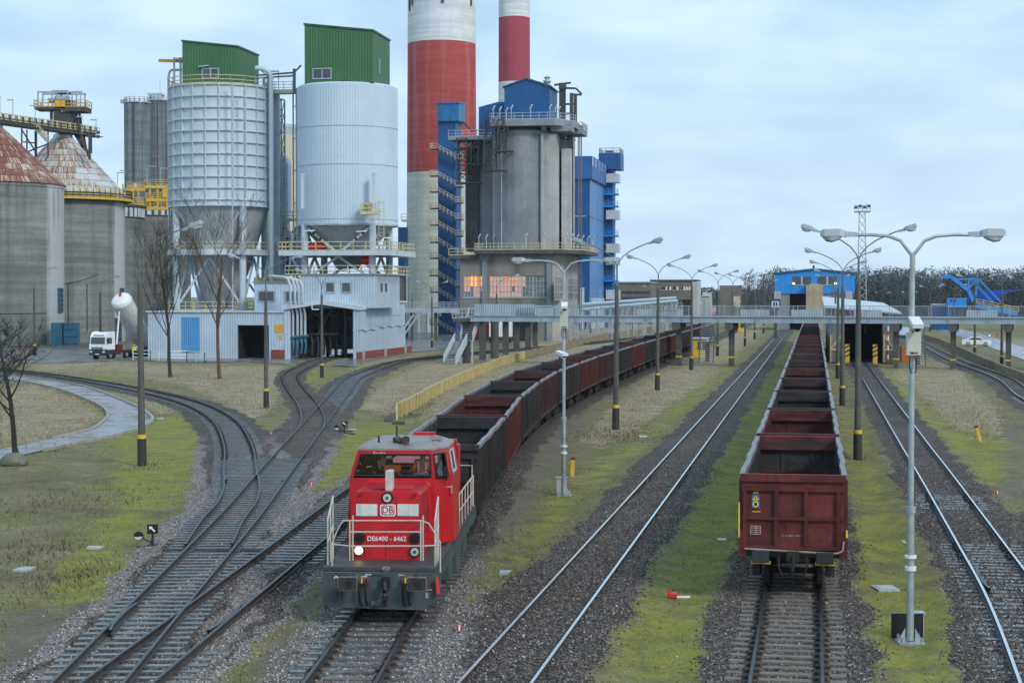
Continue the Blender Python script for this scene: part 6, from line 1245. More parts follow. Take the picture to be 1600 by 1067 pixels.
# low retaining wall at the right
o = thing('retaining_wall', 'low stained concrete retaining wall along the right hand curved track', 'wall', tuple(G(1440, 528))); b0_ = G(1440, 528); a = MB()
wp = [G(*p)-b0_ for p in ((1424, 520), (1440, 528), (1470, 538), (1500, 552), (1530, 567), (1565, 583), (1600, 597), (1680, 632))]
for p, q in zip(wp, wp[1:]):
    k = 4
    for i in range(k):
        A_, B_ = p.lerp(q, i/k), p.lerp(q, (i+.97)/k); a.beam(A_+Vector((0,0,.45)), B_+Vector((0,0,.45)), .3, .95)
a.build('wall_panel', M('brown_stained_concrete', (.25,.19,.12), .9, var=.3, scale=.5, streak=.6, scol=(.11,.075,.05), sscale=.8), o)
# wind-blown far forest
def forest(name, px0, px1, Y0, Y1, n, hb, dark, pine, seed, label):
    rg = random.Random(seed); mb = MB()
    for i in range(n):
        Y = rg.uniform(Y0, Y1); px = rg.uniform(px0, px1); x = (px-800)*Y/F; h = hb*rg.uniform(.75, 1.15); pn = rg.random() < pine
        mb.tube([(x, Y, GZ), (x+rg.uniform(-.5, .5), Y, GZ+h*.9)], [.22, .03], 4, 0); cw = h*(.2 if pn else .24); m_ = 1 if pn else 2
        for j in range(130 if pn else 90):
            t = rg.random(); z_ = h*(.38+.64*t) if pn else h*(.05+.95*t); rr_ = cw*(1.0-.55*t)*math.sqrt(rg.random()); th = rg.uniform(0, 6.28); c = Vector((x+rr_*math.cos(th), Y+rr_*math.sin(th), GZ+z_))
            if pn: s = rg.uniform(.5, 1.0); vs = [c+Vector((rg.uniform(-s, s), rg.uniform(-s, s), rg.uniform(-s, s)*.5)) for _ in range(3)]; mb.add(vs, [(0,1,2)], m_)
            else:
                d_ = Vector((rg.uniform(-1, 1), rg.uniform(-1, 1), rg.uniform(.3, 1.6))).normalized()*rg.uniform(.8, 1.7); w_ = Vector((.16, .1, 0)); mb.add([c-w_, c+w_, c+d_], [(0,1,2)], m_)
    o = mb.build(name, [M(name+'_bark', (.06,.05,.045), .9), M(name+'_hazed_needles', (.042,.072,.064), .9, var=.5, scale=.05, coord='Object'), M(name+'_hazed_twigs', (.085,.088,.1), .9, var=.4, scale=.05)]); tag(o, label, kind='stuff'); return o  # needle and twig colours tinted bluish: distance haze painted in
forest('pine_forest', 1325, 1720, 600, 800, 760, 16.5, 0, .5, 3, 'dark mixed pine wood along the right horizon')
forest('bare_forest', 860, 1330, 640, 900, 520, 10.5, 0, .3, 4, 'bare winter wood along the middle horizon')
forest('bare_forest', 1165, 1240, 560, 620, 40, 16, 0, .05, 5, 'taller bare trees left of the bright blue shed')
# ---------------------------------------------------------------- open coal wagons
def wagon_paint(name, c, d): return M(name, c, .6, var=.55, scale=.6, streak=.8, scol=d, sscale=1.6, spots=.5, pcol=tuple(x*.45 for x in c), bump=.7, bscale=1.6, spec=.4)
WP = [wagon_paint('oxide_red_wagon_paint', (.085,.018,.016), (.02,.01,.009)), wagon_paint('sooty_wagon_paint', (.03,.026,.026), (.01,.009,.009)), wagon_paint('dull_brown_wagon_paint', (.055,.02,.02), (.016,.01,.01)), wagon_paint('fresh_red_wagon_paint', (.118,.02,.02), (.04,.013,.011))]
coal_in = M('coal_dusted_inside', (.035,.034,.037), .8, var=.5, scale=.6, spots=.6, pcol=(.015,.015,.016), streak=.4)
coal_red = M('red_inside', (.075,.018,.021), .75, var=.5, scale=.5, spots=.7, pcol=(.02,.015,.016), streak=.6, scol=(.02,.015,.015))
rim_m = M('worn_top_rim', (.23,.22,.23), .5, .3, var=.35, scale=1.5, spots=.4, pcol=(.12,.05,.05)); under_m = M('grimy_underframe', (.025,.022,.021), .8, .1, var=.4, scale=2)
WL, WW, WZ0, WZ1 = 12.9, 1.375, 1.2, 3.2
def wag_wall():
    a = MB(); t = .08
    a.box(-WW, 0, WZ0, WW, t, WZ1-.1); a.box(-WW, WL-t, WZ0, WW, WL, WZ1-.1); a.box(-WW, t, WZ0, -WW+t, WL-t, WZ1-.1); a.box(WW-t, t, WZ0, WW, WL-t, WZ1-.1); return a
def make_wagon():
    r = thing('coal_wagon', 'wagon', 'coal wagon'); wag_wall().build('wall', WP[0], r)
    a = MB()
    for s in (-1, 1):
        for i in range(15):
            y = .12+(WL-.24)*i/14; x0, x1 = (WW+.001, WW+.09) if s > 0 else (-WW-.09, -WW-.001)
            a.box(x0, y-.06, WZ0-.12, x1, y+.06, WZ1-.1)
        a.box(*((WW+.001, 0, WZ0-.16, WW+.075, WL, WZ0+.02) if s > 0 else (-WW-.075, 0, WZ0-.16, -WW-.001, WL, WZ0+.02)))
    for y0, y1 in ((-.1, -.001), (WL+.001, WL+.1)):
        for x in (-1.3, -.45, .35, 1.22): a.box(x-.05, y0, WZ0-.05, x+.05, y1, WZ1-.32)
        for z_, h in ((WZ0+.04, .1), (2.04, .09), (WZ1-.36, .12)): a.box(-WW+.0, y0*.98, z_-h/2, WW, y1*.98, z_+h/2)
        a.box(-WW-.08, y0*.9, WZ0-.24, -WW+.12, y1*.9, WZ0+.5); a.box(WW-.12, y0*.9, WZ0-.24, WW+.08, y1*.9, WZ0+.5)
    a.build('rib', WP[0], r)
    a = MB(); zz_ = WZ1-.1; w_ = .11
    sg = 9
    for s in (-1, 1):
        for i in range(sg):      # the long rims are knocked slightly out of line
            y0, y1 = WL*i/sg, WL*(i+1)/sg; dx0, dx1 = (.03*math.sin(i*2.1+s) if 0 < i < sg else 0), (.03*math.sin((i+1)*2.1+s) if i+1 < sg else 0)
            a.beam((s*(WW+dx0), y0, zz_+.07), (s*(WW+dx1), y1, zz_+.07), w_*1.3, .12)
    a.build('side_rim', rim_m, r); a = MB(); a.box(-WW-.04, -.09, zz_-.06, WW+.04, .09, zz_+.14); a.box(-WW-.04, WL-.09, zz_-.06, WW+.04, WL+.09, zz_+.14); a.build('end_rim', WP[2], r)
    a = MB(); t = .085; e = .004
    a.add([(-WW+t, t, WZ0+.12), (WW-t, t, WZ0+.12), (WW-t, WL-t, WZ0+.12), (-WW+t, WL-t, WZ0+.12)], [(0,1,2,3)])
    for (p, q) in (((-WW+t, t), (WW-t, t)), ((WW-t, t), (WW-t, WL-t)), ((WW-t, WL-t), (-WW+t, WL-t)), ((-WW+t, WL-t), (-WW+t, t))): a.add([(*p, WZ0+.12), (*q, WZ0+.12), (*q, WZ1-.12), (*p, WZ1-.12)], [(0,1,2,3)])
    for i in range(1, 9):
        y = WL*i/9
        for s in (-1, 1): x = s*(WW-t-.03); a.box(x-.03, y-.05, WZ0+.1, x+.03, y+.05, WZ1-.15)
    a.box(-WW+t, WL-t-.05, WZ1-.53, WW-t, WL-t-.001, WZ1-.47)
    for x in (-.5, .5): a.box(x-.06, WL-t-.04, WZ0+.1, x+.06, WL-t-.001, WZ1-.5)
    a.build('lining', coal_in, r)
    a = MB(); a.box(-.45, 0, .85, .45, WL, WZ0-.01); a.box(-WW+.1, -.02, .98, WW-.1, .25, WZ0-.01); a.box(-WW+.1, WL-.25, .98, WW-.1, WL+.02, WZ0-.01)
    for y in (4.5, 6.4, 8.3): a.box(-WW+.1, y-.1, .9, WW-.1, y+.1, WZ0-.01)
    a.tube([(-.75, 5.5, .75), (-.75, 7.3, .75)], .2, 10); a.build('underframe', under_m, r)
    for y in (0, WL):
        s = -1 if y == 0 else 1
        for x in (-.86, .86):
            a = MB(); a.tube([(x, y, 1.03), (x, y+s*.42, 1.03)], [.12, .1], 10); a.cbox((x, y+s*.45, 1.03), (.46, .06, .33)); a.build('buffer', M('wagon_buffer', (.03,.033,.036), .6, var=.3) if 'wagon_buffer' not in bpy.data.materials else bpy.data.materials['wagon_buffer'], r, bevel=.015)
        a = MB(); a.cbox((0, y+s*.12, 1.02), (.34, .2, .3)); a.tube([(0, y+s*.2, 1.0), (.03, y+s*.42, .95), (0, y+s*.46, .7), (-.02, y+s*.4, .52)], .045, 6)
        for x in (-.38, .38): a.tube([(x, y+s*.12, 1.0), (x, y+s*.3, .75), (x*.7, y+s*.25, .45)], .03, 5)
        a.build('coupling', under_m, r)
    for y in (1.95, WL-1.95):
        a = MB()
        for s in (-1, 1):
            a.box(s*.98-.07, y-1.45, .42, s*.98+.07, y+1.45, .68); a.box(s*.98-.09, y-.3, .35, s*.98+.09, y+.3, .9)
            for yy in (-.9, .9):
                a.box(s*1.0-.12, y+yy-.17, .33, s*1.0+.12, y+yy+.17, .66)
                for q in (-.26, .26): a.tube([(s*1.0, y+yy+q, .36), (s*1.0, y+yy+q, .62)], .08, 8)
        a.box(-1, y-.25, .55, 1, y+.25, .85); b = a.build('bogie', under_m, r)
        for yy in (-.9, .9):
            w_ = MB(); w_.tube([(-.8, y+yy, .46), (.8, y+yy, .46)], .08, 8)
            for s in (-1, 1): w_.tube([(s*.72-.065, y+yy, .46), (s*.72+.065, y+yy, .46)], .46, 20)
            w_.build('wheelset', under_m, b)
    return r
proto = make_wagon(); WIN = {}
def dress(r, k, red_inside, small):
    for ch in r.children:
        nm = ch.name.split('.')[0]
        if nm in ('wall', 'rib', 'end_rim'):
            ch.material_slots[0].link = 'OBJECT'; ch.material_slots[0].material = WP[k] if nm != 'end_rim' else WP[k]
        if nm == 'lining': ch.material_slots[0].link = 'OBJECT'; ch.material_slots[0].material = coal_red if red_inside else coal_in
def along(k, s0, n, labels, kinds, insides, first):
    c = C[k]; s = np.concatenate([[0], np.cumsum(np.hypot(*np.diff(c, axis=0).T))]); sy = np.interp(s0, c[:, 1], s); out = []
    at = lambda q: np.array([np.interp(q, s, c[:, 0]), np.interp(q, s, c[:, 1])])
    for i in range(n):
        o = first if (first and i == 0) else copy_tree(proto)
        p, q = at(sy+i*14.04), at(sy+i*14.04+12.9); d = q-p; o.location = (p[0], p[1], 0); o.rotation_euler = (0, 0, math.atan2(-d[0], d[1]))
        dress(o, kinds[i % len(kinds)], insides[i % len(insides)], i > 8); tag(o, labels(i), 'coal wagon', 'open coal wagons'); out.append(o)
    return out
kl = [1,0,1,2,1,0,2,1,0,1,2,0,1,2]; cn = {0:'dark oxide red', 1:'sooty black', 2:'dull brown', 3:'bright oxide red'}
def nth(i): return ORD[i] if i < 20 else str(i+1)
left = along('T0', 56.2, 18, lambda i: f'{cn[kl[i%14]]} open coal wagon, {nth(i)} behind the red locomotive', kl, [0,1,0,1,0,1,0,0,1,0], proto)
kr = [3,0,1,2,0,1,2,0,1,0,2]
right = along('T2', 46.8, 19, lambda i: 'oxide red coal wagon at the near end of the right hand train' if i == 0 else f'{cn[kr[i%11]]} open coal wagon, {nth(i)} from the near end of the right hand train', kr, [0,1,0,0,0,1,0,0,1,0,0], None)
# ---------------------------------------------------------------- lettering
def text(body, size, mat, parent, loc, rot=(math.pi/2, 0, 0), name='lettering', bold=0, ext=.004, align='CENTER', sx=1.):
    cu = bpy.data.curves.new('t', 'FONT'); cu.body = body; cu.size = size; cu.align_x = align; cu.align_y = 'CENTER'; cu.extrude = ext; cu.offset = bold; cu.resolution_u = 3
    to = bpy.data.objects.new('t', cu); COL.objects.link(to); dg = bpy.context.evaluated_depsgraph_get(); me = bpy.data.meshes.new_from_object(to.evaluated_get(dg)); bpy.data.objects.remove(to)
    me.materials.clear(); me.materials.append(mat); o = bpy.data.objects.new(name, me); COL.objects.link(o); o.parent = parent; o.location = loc; o.rotation_euler = rot; o.scale = (sx, 1, 1); return o
worn_white = M('worn_white_lettering', (.5,.48,.46), .7, var=.35, scale=6); white_let = M('white_lettering', (.8,.8,.8), .5, var=.03)
w0 = right[0]; bl = M('sign_blue', (.03,.12,.3), .5); yl = M('sign_yellow', (.8,.5,.05), .5)
a = MB(); a.box(-1.12, -.03, 2.3, -.9, -.004, 2.66); pl = a.build('warning_plate', bl, w0)
a = MB(); a.prism([(-1.1, 2.52), (-.92, 2.52), (-1.01, 2.65)], -.036, -.031, 'y'); a.prism([(-1.09, 2.69), (-.93, 2.69), (-1.01, 2.82)], -.012, -.005, 'y'); a.prism([(-1.01+.085*math.cos(t), 2.41+.085*math.sin(t)) for t in np.linspace(0, 6.28, 17)[:-1]], -.036, -.031, 'y'); a.box(-1.1, -.012, 2.19, -.88, -.004, 2.21); a.build('warning_sign', yl, w0)
a = MB(); a.prism([(-1.03, 2.55), (-.99, 2.55), (-1.0, 2.61), (-1.02, 2.61)], -.04, -.0365, 'y'); a.prism([(-1.03, 2.715), (-.99, 2.715), (-1.0, 2.78), (-1.02, 2.78)], -.016, -.0125, 'y'); a.box(-1.05, -.04, 2.37, -.97, -.0365, 2.45); a.build('warning_symbol', K['black'], w0)
a = MB()
for i in range(5): zz_ = 1.58+i*.055; a.box(-1.15, -.012, zz_, -.87, -.004, zz_+.012)
for x in (-1.15, -1.01, -.88): a.box(x, -.012, 1.58, x+.012, -.004, 1.81)
a.build('data_grid', worn_white, w0)
text('1  2400', .045, worn_white, w0, (-1.02, -.012, 1.775)); text('31 51 5301 199-3', .07, worn_white, w0, (-.05, -.012, 1.56))
a = MB(); a.tube([(-1.3, -.16, 1.2), (-.4, -.17, 1.17), (.6, -.17, 1.14), (1.2, -.16, 1.13), (1.33, -.14, 1.2), (1.36, -.12, 1.45)], .028, 6); a.build('end_pipe', M('pale_pipe_rail', (.32,.27,.25), .6), w0, True)
a = MB(); a.box(-WW-.1, -.11, 1.5, -WW-.06, -.06, 2.45); a.box(WW+.04, -.12, 1.55, WW+.09, -.06, 1.75); a.build('yellow_marker', yl, w0)
a = MB()
for x in (-.86, .86): a.tube([(x-.25, -.3, .9), (x-.25, -.32, .83), (x+.25, -.32, .83), (x+.25, -.3, .9)], .018, 5)
a.build('step_handle', yl, w0)
# ---------------------------------------------------------------- red diesel locomotive
LY = 42.9; lr = -math.atan(.056); fr = Fr((tx('T0', LY), LY), lr); lo = fthing('diesel_locomotive', 'red diesel shunting locomotive with one lit headlight at the head of the left train', 'locomotive', fr)
def q(zx, zy, ly): return fr.q(490+zx/3.334, 640+zy/3.334, ly)
lred = M('locomotive_red', (.5,.012,.018), .34, var=.2, scale=.9, streak=.45, scol=(.22,.014,.016), sscale=3, spots=.15, pcol=(.15,.02,.02), spec=.5); lgrey = M('beam_grey_green', (.068,.085,.088), .55, var=.3, scale=1.5, streak=.4, scol=(.02,.022,.022), sscale=2)
ldeck = M('deck_plate', (.055,.05,.052), .6, var=.3, scale=2); lroof = M('dusty_roof', (.23,.225,.22), .5, var=.25, scale=1, spots=.35, pcol=(.4,.06,.05)); hand = M('handrail_paint', (.5,.46,.4), .5, var=.2, scale=2)
x0, x1 = -1.42, 1.42; zb0, zb1 = .62, 1.5
a = MB(); a.prism([(x0, zb0+.12), (x0+.15, zb0), (x1-.3, zb0-.05), (x1, zb0+.2), (x1, zb1-.02), (x0, zb1-.02)], 0, .14, 'y'); a.box(x0+.1, .14, zb1-.5, x1-.1, .5, zb1-.05); bb = a.build('buffer_beam', lgrey, lo, bevel=.02)
a = MB(); a.box(x0, .02, zb1, x1, 13.1, zb1+.12); a.build('footplate', ldeck, lo, bevel=.02); a = MB(); a.box(x0, .15, zb1-.32, x0+.1, 13.1, zb1-.01); a.box(x1-.1, .15, zb1-.32, x1, 13.1, zb1-.01); a.box(-1.0, .5, 1.0, 1.0, 12.9, zb1-.01); a.build('side_sill', lgrey, lo)
a = MB(); 
for s in (-1, 1):
    for y, L_, h in ((3.9, .5, .7), (4.6, .55, .8), (6.2, 1.6, .95), (8.6, 1.2, .7)): a.box(*sorted((s*.95, s*1.36)), ) if 0 else a.box(min(s*.95, s*1.38), y, zb1-.35-h*.7, max(s*.95, s*1.38), y+L_, zb1-.33)
    a.box(min(s*1.2, s*1.4), .9, .75, max(s*1.2, s*1.4), 1.5, zb1-.32)
a.build('equipment_box', lgrey, lo)
for y in (3.0, 10.2):
    a = MB()
    for s in (-1, 1): a.box(s*1.05-.09, y-1.7, .7, s*1.05+.09, y+1.7, 1.02); a.box(s*1.05-.13, y-.4, .5, s*1.05+.13, y+.4, 1.1)
    b = a.build('bogie', under_m, lo)
    for yy in (-1, 1):
        w_ = MB(); w_.tube([(-.8, y+yy, .8), (.8, y+yy, .8)], .09, 8)
        for s in (-1, 1): w_.tube([(s*.72-.065, y+yy, .8), (s*.72+.065, y+yy, .8)], .5, 24)
        w_.build('wheelset', under_m, b)
hy = 1.25; hz1 = q(379, 432, hy)[1]; hw = .87; cy0 = 3.75; dz = zb1+.12
def chamfer_box(x0, y0, z0, x1, y1, z1, c): return [(x0, z0), (x1, z0), (x1, z1-c), (x1-c, z1), (x0+c, z1), (x0, z1-c)]
a = MB(); a.prism(chamfer_box(-hw, 0, dz, hw, 0, hz1, .07), hy, cy0, 'y'); hood = a.build('front_hood', lred, lo, bevel=.03)
a = MB(); a.box(-.012, hy-.006, dz+.02, .012, hy, dz+.75); a.box(-hw+.02, hy-.006, dz+.72, hw-.02, hy, dz+.735)
for i in range(10): a.box(hw, 2.6, dz+.5+i*.07, hw+.015, 3.4, dz+.53+i*.07)
a.build('panel_seam', M('dark_red_seam', (.2,.01,.012), .6), hood)
a = MB(); a.box(-.45, 1.9, hz1, .6, 3.2, hz1+.05); a.build('hatch', lred, hood, bevel=.01)
p = q(375, 422, 1.7); p2 = q(410, 318, 1.7); a = MB(); a.box(p[0], 1.6, hz1, p2[0], 2.1, p2[1]); a.build('exhaust_stack', M('pale_exhaust', (.5,.47,.42), .6, var=.2, scale=2, streak=.4), lo, bevel=.02)
def disc(mb, x, y, z, r, d=.06, mi=0, n=20): mb.tube([(x, y, z), (x, y-d, z)], r, n, mi)
glassw = M('headlight_glass', (.55,.57,.56), .1, var=.1, spec=.8); litm = emis('lit_headlight', (1., .62, .22), 5.)
for (zx, zy, r_, mt) in ((385, 457, .12, glassw), (238, 730, .12, litm), (528, 737, .12, glassw), (240, 665, .12, None), (528, 668, .12, None)):
    c = q(zx, zy, hy); a = MB(); a.tube([(c[0], hy+.01, c[1]), (c[0], hy-.07, c[1])], [r_+.03, r_+.02], 20); h = a.build('headlight', K['black'], hood, True)
    a = MB(); disc(a, c[0], hy-.072, c[1], r_*.86 if mt else r_*.6, .02); a.build('lens', mt or M('unlit_red_lens', (.03,.012,.012), .25), h)
    if mt is glassw: a = MB(); disc(a, c[0], hy-.093, c[1], .045, .012); a.build('bulb', M('bulb_reflector', (.2,.2,.19), .2, .6), h)
for zx, zy in ((247, 441), (524, 444)): c = q(zx, zy, hy); a = MB(); a.tube([(c[0], hy, c[1]), (c[0], hy-.1, c[1])], [.05, .035], 12); a.build('marker_lamp', M('marker_red', (.25,.015,.02), .25), hood, True)
for (za, zb_) in ((222, 332), (437, 547)):
    p, r_ = q(za, 552, hy), q(zb_, 491, hy); a = MB(); a.box(p[0], hy-.02, p[1], r_[0], hy, r_[1]); a.build('warning_panel', M('white_reflective_panel', (.62,.63,.6), .5, var=.12, scale=2, streak=.3, sscale=4) if 'white_reflective_panel' not in bpy.data.materials else bpy.data.materials['white_reflective_panel'], hood)
p, r_ = q(346, 553, hy), q(428, 492, hy); cx, cz = (p[0]+r_[0])/2, (p[1]+r_[1])/2; hw_, hh_ = (r_[0]-p[0])/2, (r_[1]-p[1])/2
def rrect(cx, cz, w_, h_, c): 
    o_ = []
    for sx, sz, t0 in ((1, 1, 0), (-1, 1, 90), (-1, -1, 180), (1, -1, 270)):
        for k in range(5): t = R(t0+k*22.5); o_.append((cx+sx*(w_-c)+c*math.cos(t), cz+sz*(h_-c)+c*math.sin(t)))
    return o_
a = MB(); a.prism(rrect(cx, cz, hw_, hh_, .06), hy-.012, hy, 'y'); lg = a.build('logo', white_let, hood)
a = MB(); a.prism(rrect(cx, cz, hw_-.03, hh_-.03, .045), hy-.018, hy-.0125, 'y'); a.build('logo_field', lred, lg); a = MB(); a.prism(rrect(cx, cz, hw_-.055, hh_-.055, .03), hy-.024, hy-.0185, 'y'); a.build('logo_inner', white_let, lg); 
text('DB', hh_*1.5, lred, lg, (cx, hy-.029, cz), bold=.003, sx=.98)
c = q(381, 674, hy); text('DE6400 - 6462', .17, white_let, hood, (c[0], hy-.01, c[1]+.01), bold=.001, sx=.98); c = q(376, 710, hy); text('6 000 500 - 6', .1, M('faded_lettering', (.55,.12,.12), .6), hood, (c[0], hy-.01, c[1]), sx=1.25)
# cab shell with cut-through window openings
zc = q(437, 212, cy0)[1]; zw0 = q(437, 352, cy0)[1]; zw1 = q(437, 238, cy0)[1]
pts = [(-1.4, cy0), (1.03, cy0), (1.46, 4.65), (1.46, 6.5), (1.03, 7.1), (-1.03, 7.1), (-1.46, 6.5), (-1.46, 4.2)]
def inset(pp, d, cy=5.4): return [(x*(1-d/1.46), cy+(y-cy)*(1-d/1.7)) for x, y in pp]
def wallring(mb, pp, z0, z1, th=.06, skip=()):
    inn = inset(pp, th); n = len(pp)
    for i in range(n):
        if i in skip: continue
        j = (i+1) % n; A_, B_, C_, D_ = pp[i], pp[j], inn[j], inn[i]; mb.add([(*A_, z0), (*B_, z0), (*C_, z0), (*D_, z0), (*A_, z1), (*B_, z1), (*C_, z1), (*D_, z1)], [(3,2,1,0),(4,5,6,7),(0,1,5,4),(1,2,6,5),(2,3,7,6),(3,0,4,7)])
a = MB(); wallring(a, pts, dz, zw0-.02); wallring(a, pts, zw1+.02, zc)
for (x, y), (ix, iy) in zip(pts, inset(pts, .1)): a.beam(((x+ix)/2, (y+iy)/2, zw0-.02), ((x+ix)/2, (y+iy)/2, zw1+.02), .12, .12)
def panelpt(i, u): A_, B_ = pts[i], pts[(i+1) % 8]; return (A_[0]+(B_[0]-A_[0])*u, A_[1]+(B_[1]-A_[1])*u)
for i, u0, u1 in ((1, 0, .1), (1, .78, 1), (2, .0, .15), (2, .62, 1), (4, 0, .1), (4, .9, 1), (6, 0, .3), (6, .85, 1), (3, 0, .15), (3, .85, 1), (5, 0, .15), (5, .85, 1), (7, 0, 1)):
    A_, B_ = panelpt(i, u0), panelpt(i, u1); A2, B2 = (A_[0]*.96, 5.4+(A_[1]-5.4)*.965), (B_[0]*.96, 5.4+(B_[1]-5.4)*.965)
    a.add([(*A_, zw0-.02), (*B_, zw0-.02), (*B2, zw0-.02), (*A2, zw0-.02), (*A_, zw1+.02), (*B_, zw1+.02), (*B2, zw1+.02), (*A2, zw1+.02)], [(3,2,1,0),(4,5,6,7),(0,1,5,4),(1,2,6,5),(2,3,7,6),(3,0,4,7)])
cab = a.build('cab', lred, lo, bevel=.012)
K['cabglass'] = glass('cab_glass', (.86,.9,.92), .05); K['gasket'] = M('rubber_gasket', (.012,.012,.013), .5)
for i, u0, u1, dn in ((0, .05, .97, 0), (1, .1, .78, -.06), (2, .15, .62, 0), (6, .3, .85, 0), (4, .1, .9, 0), (3, .15, .85, 0), (5, .15, .85, 0)):  # windows of the rear panels added to let light into the cab
    A_, B_ = panelpt(i, u0), panelpt(i, u1); nx = Vector((B_[1]-A_[1], -(B_[0]-A_[0]), 0)).normalized()
    if nx.dot(Vector((A_[0], A_[1]-5.4, 0))) < 0: nx = -nx
    za_, zb_ = zw0+.0+dn, zw1
    A2, B2 = (A_[0]*.975, 5.4+(A_[1]-5.4)*.975), (B_[0]*.975, 5.4+(B_[1]-5.4)*.975)
    m_ = MB(); m_.add([(*A2, za_+.06), (*B2, za_+.06), (*B2, zb_), (*A2, zb_)], [(0,1,2,3)]); wn = m_.build('window', K['cabglass'], cab)
    g_ = MB(); cs = [Vector((*A_, za_+.04))+nx*.006, Vector((*B_, za_+.04))+nx*.006, Vector((*B_, zb_+.02))+nx*.006, Vector((*A_, zb_+.02))+nx*.006]
    for s0, s1 in zip(cs, cs[1:]+cs[:1]): g_.tube([s0, s1], .035, 6)
    g_.build('gasket', K['gasket'] if i != 2 else K['galv'], wn)
a = MB(); rp = [(x*1.015, 5.4+(y-5.4)*1.01) for x, y in pts]; rin = [(x*.8, 5.4+(y-5.4)*.86) for x, y in pts]
n = 8; a.add([(*p, zc+.0) for p in rp]+[(*p, zc+.05) for p in rp]+[(*p, zc+.17) for p in rin], [tuple(range(7, -1, -1))]+[(i, (i+1) % 8, 8+(i+1) % 8, 8+i) for i in range(8)]+[(8+i, 8+(i+1) % 8, 16+(i+1) % 8, 16+i) for i in range(8)]+[tuple(range(16, 24))]); rf = a.build('cab_roof', lroof, cab)
c = q(366, 217, cy0); text('Emilia', .15, M('silver_lettering', (.6,.55,.55), .4), cab, (c[0]-.12, cy0-.02, zc-.085))
a = MB(); a.cyl((-.1, 4.4, zc+.1), (-.1, 4.4, zc+.62), .025, 6); a.cyl((-.6, 4.3, zc+.05), (-.6, 4.3, zc+.35), .04, 8); a.build('antenna', K['black'], rf); a = MB(); a.tube([(-.05, 4.3, zc+.26), (.05, 3.95, zc+.26)], [.1, .07], 10); a.tube([(.22, 4.2, zc+.28), (.22, 3.85, zc+.28)], [.06, .11], 12); a.cbox((-.02, 4.45, zc+.2), (.36, .3, .2)); a.build('horn', M('horn_bronze', (.08,.07,.05), .5, .4), rf, True)
a = MB(); a.box(.9, 4.9, zc+.17, 1.25, 5.6, zc+.21); a.tube([(.85, 4.8, zc+.2), (.85, 4.8, zc+.28), (1.3, 4.8, zc+.28), (1.3, 4.8, zc+.2)], .02, 5); a.build('roof_hatch', lroof, rf); a = MB(); a.box(.1, 6.75, zc+.08, .75, 7.0, zc+.26); a.build('roof_box', lred, rf)
a = MB(); a.box(-1.0, cy0+.1, zw0-.32, 1.0, cy0+.28, zw0-.12); a.box(-.3, 4.5, dz, .45, 5.3, zw0+.05); a.build('control_desk', K['black'], cab); a = MB(); a.box(-1.3, 3.9, dz+.01, 1.3, 7.0, dz+.05); a.build('cab_floor', K['black'], cab)
a = MB(); A_ = panelpt(1, .55); a.box(A_[0]+.04, A_[1]-.12, zw0-.12, A_[0]+.1, A_[1]-.06, zw0+.04); a.box(A_[0], A_[1]-.2, zw0+.0, A_[0]+.16, A_[1]-.12, zw0+.28); a.build('mirror', K['black'], cab); a = MB(); A_ = panelpt(1, .82); a.box(A_[0]+.02, A_[1]-.08, zw0-.5, A_[0]+.05, A_[1]-.03, zw0-.28); a.box(A_[0]-.12, A_[1]-.12, zw0-.34, A_[0]+.05, A_[1]-.08, zw0-.31); a.build('door_handle', K['galv'], cab)
a = MB(); a.prism(chamfer_box(-.95, 0, dz, .95, 0, hz1+.1, .1), 7.2, 12.2, 'y'); a.build('rear_hood', lred, lo, bevel=.03); a = MB(); a.box(1.05, 7.2, zw0-.5, 1.35, 7.9, zc-.15); a.box(.75, 7.15, zw0+.3, 1.3, 7.5, zc+.02); a.build('air_intake', lred, lo)
for ch in [cab]+list(cab.children_recursive):            # the cab leans inward towards its roof
    if ch.type == 'MESH':
        for v in ch.data.vertices:
            k = .3*max(0, v.co.z-zw0+.35); v.co.x -= k*sst(.5, 1.4, abs(v.co.x))*(1 if v.co.x > 0 else -1)*(.55 if v.co.x > 0 else 1)
# handrails, beam fittings
def tz(zx, zy, ly): p = q(zx, zy, ly); return (p[0], ly, p[1])
a = MB()
a.tube([tz(97, 838, .08), tz(95, 695, .08), tz(118, 640, .08), tz(152, 577, .08), tz(565, 577, .08), tz(600, 592, .08), tz(660, 690, .08), tz(660, 845, .08)], .018, 8)
for (p, r_) in (((190, 636), (556, 636)), ((96, 700), (200, 710)), ((200, 710), (560, 709)), ((560, 709), (658, 706))): a.tube([tz(*p, .08), tz(*r_, .08)], .02, 6)
for zx in (188, 204, 558, 570): a.tube([tz(zx, 550 if zx in (204, 570) else 577, .08), tz(zx, 785, .08)], .02, 6)
a.build('front_handrail', hand, lo, True)
a = MB()
for s, ex in ((-1, 0), (1, 0)):
    X0 = s*1.36
    a.tube([(X0, .35, zb1+.1), (X0, .35, zb1+1.25), (X0, 1.2, zb1+1.75), (X0, 1.2, zb1+.1)], .02, 8); a.tube([(X0, .8, zb1+.1), (X0, .8, zb1+1.5)], .022, 6); a.tube([(X0, .35, zb1+.65), (X0, 1.2, zb1+1.0)], .02, 6)
    a.tube([(X0, 7.4, zb1+.1), (X0, 7.4, zb1+1.1), (X0, 9.6, zb1+1.1), (X0, 12.6, zb1+1.1), (X0, 12.6, zb1+.1)], .025, 8); a.tube([(X0, 7.4, zb1+.6), (X0, 12.6, zb1+.6)], .02, 6)
    for y in (8.4, 9.5, 10.5, 11.6): a.tube([(X0, y, zb1+.1), (X0, y, zb1+1.1)], .02, 6)
    a.tube([(s*1.3, 12.9, zb1+.1), (s*1.3, 12.9, zb1+1.4), (s*.6, 12.9, zb1+1.4)], .025, 6)
a.build('side_handrail', hand, lo, True)
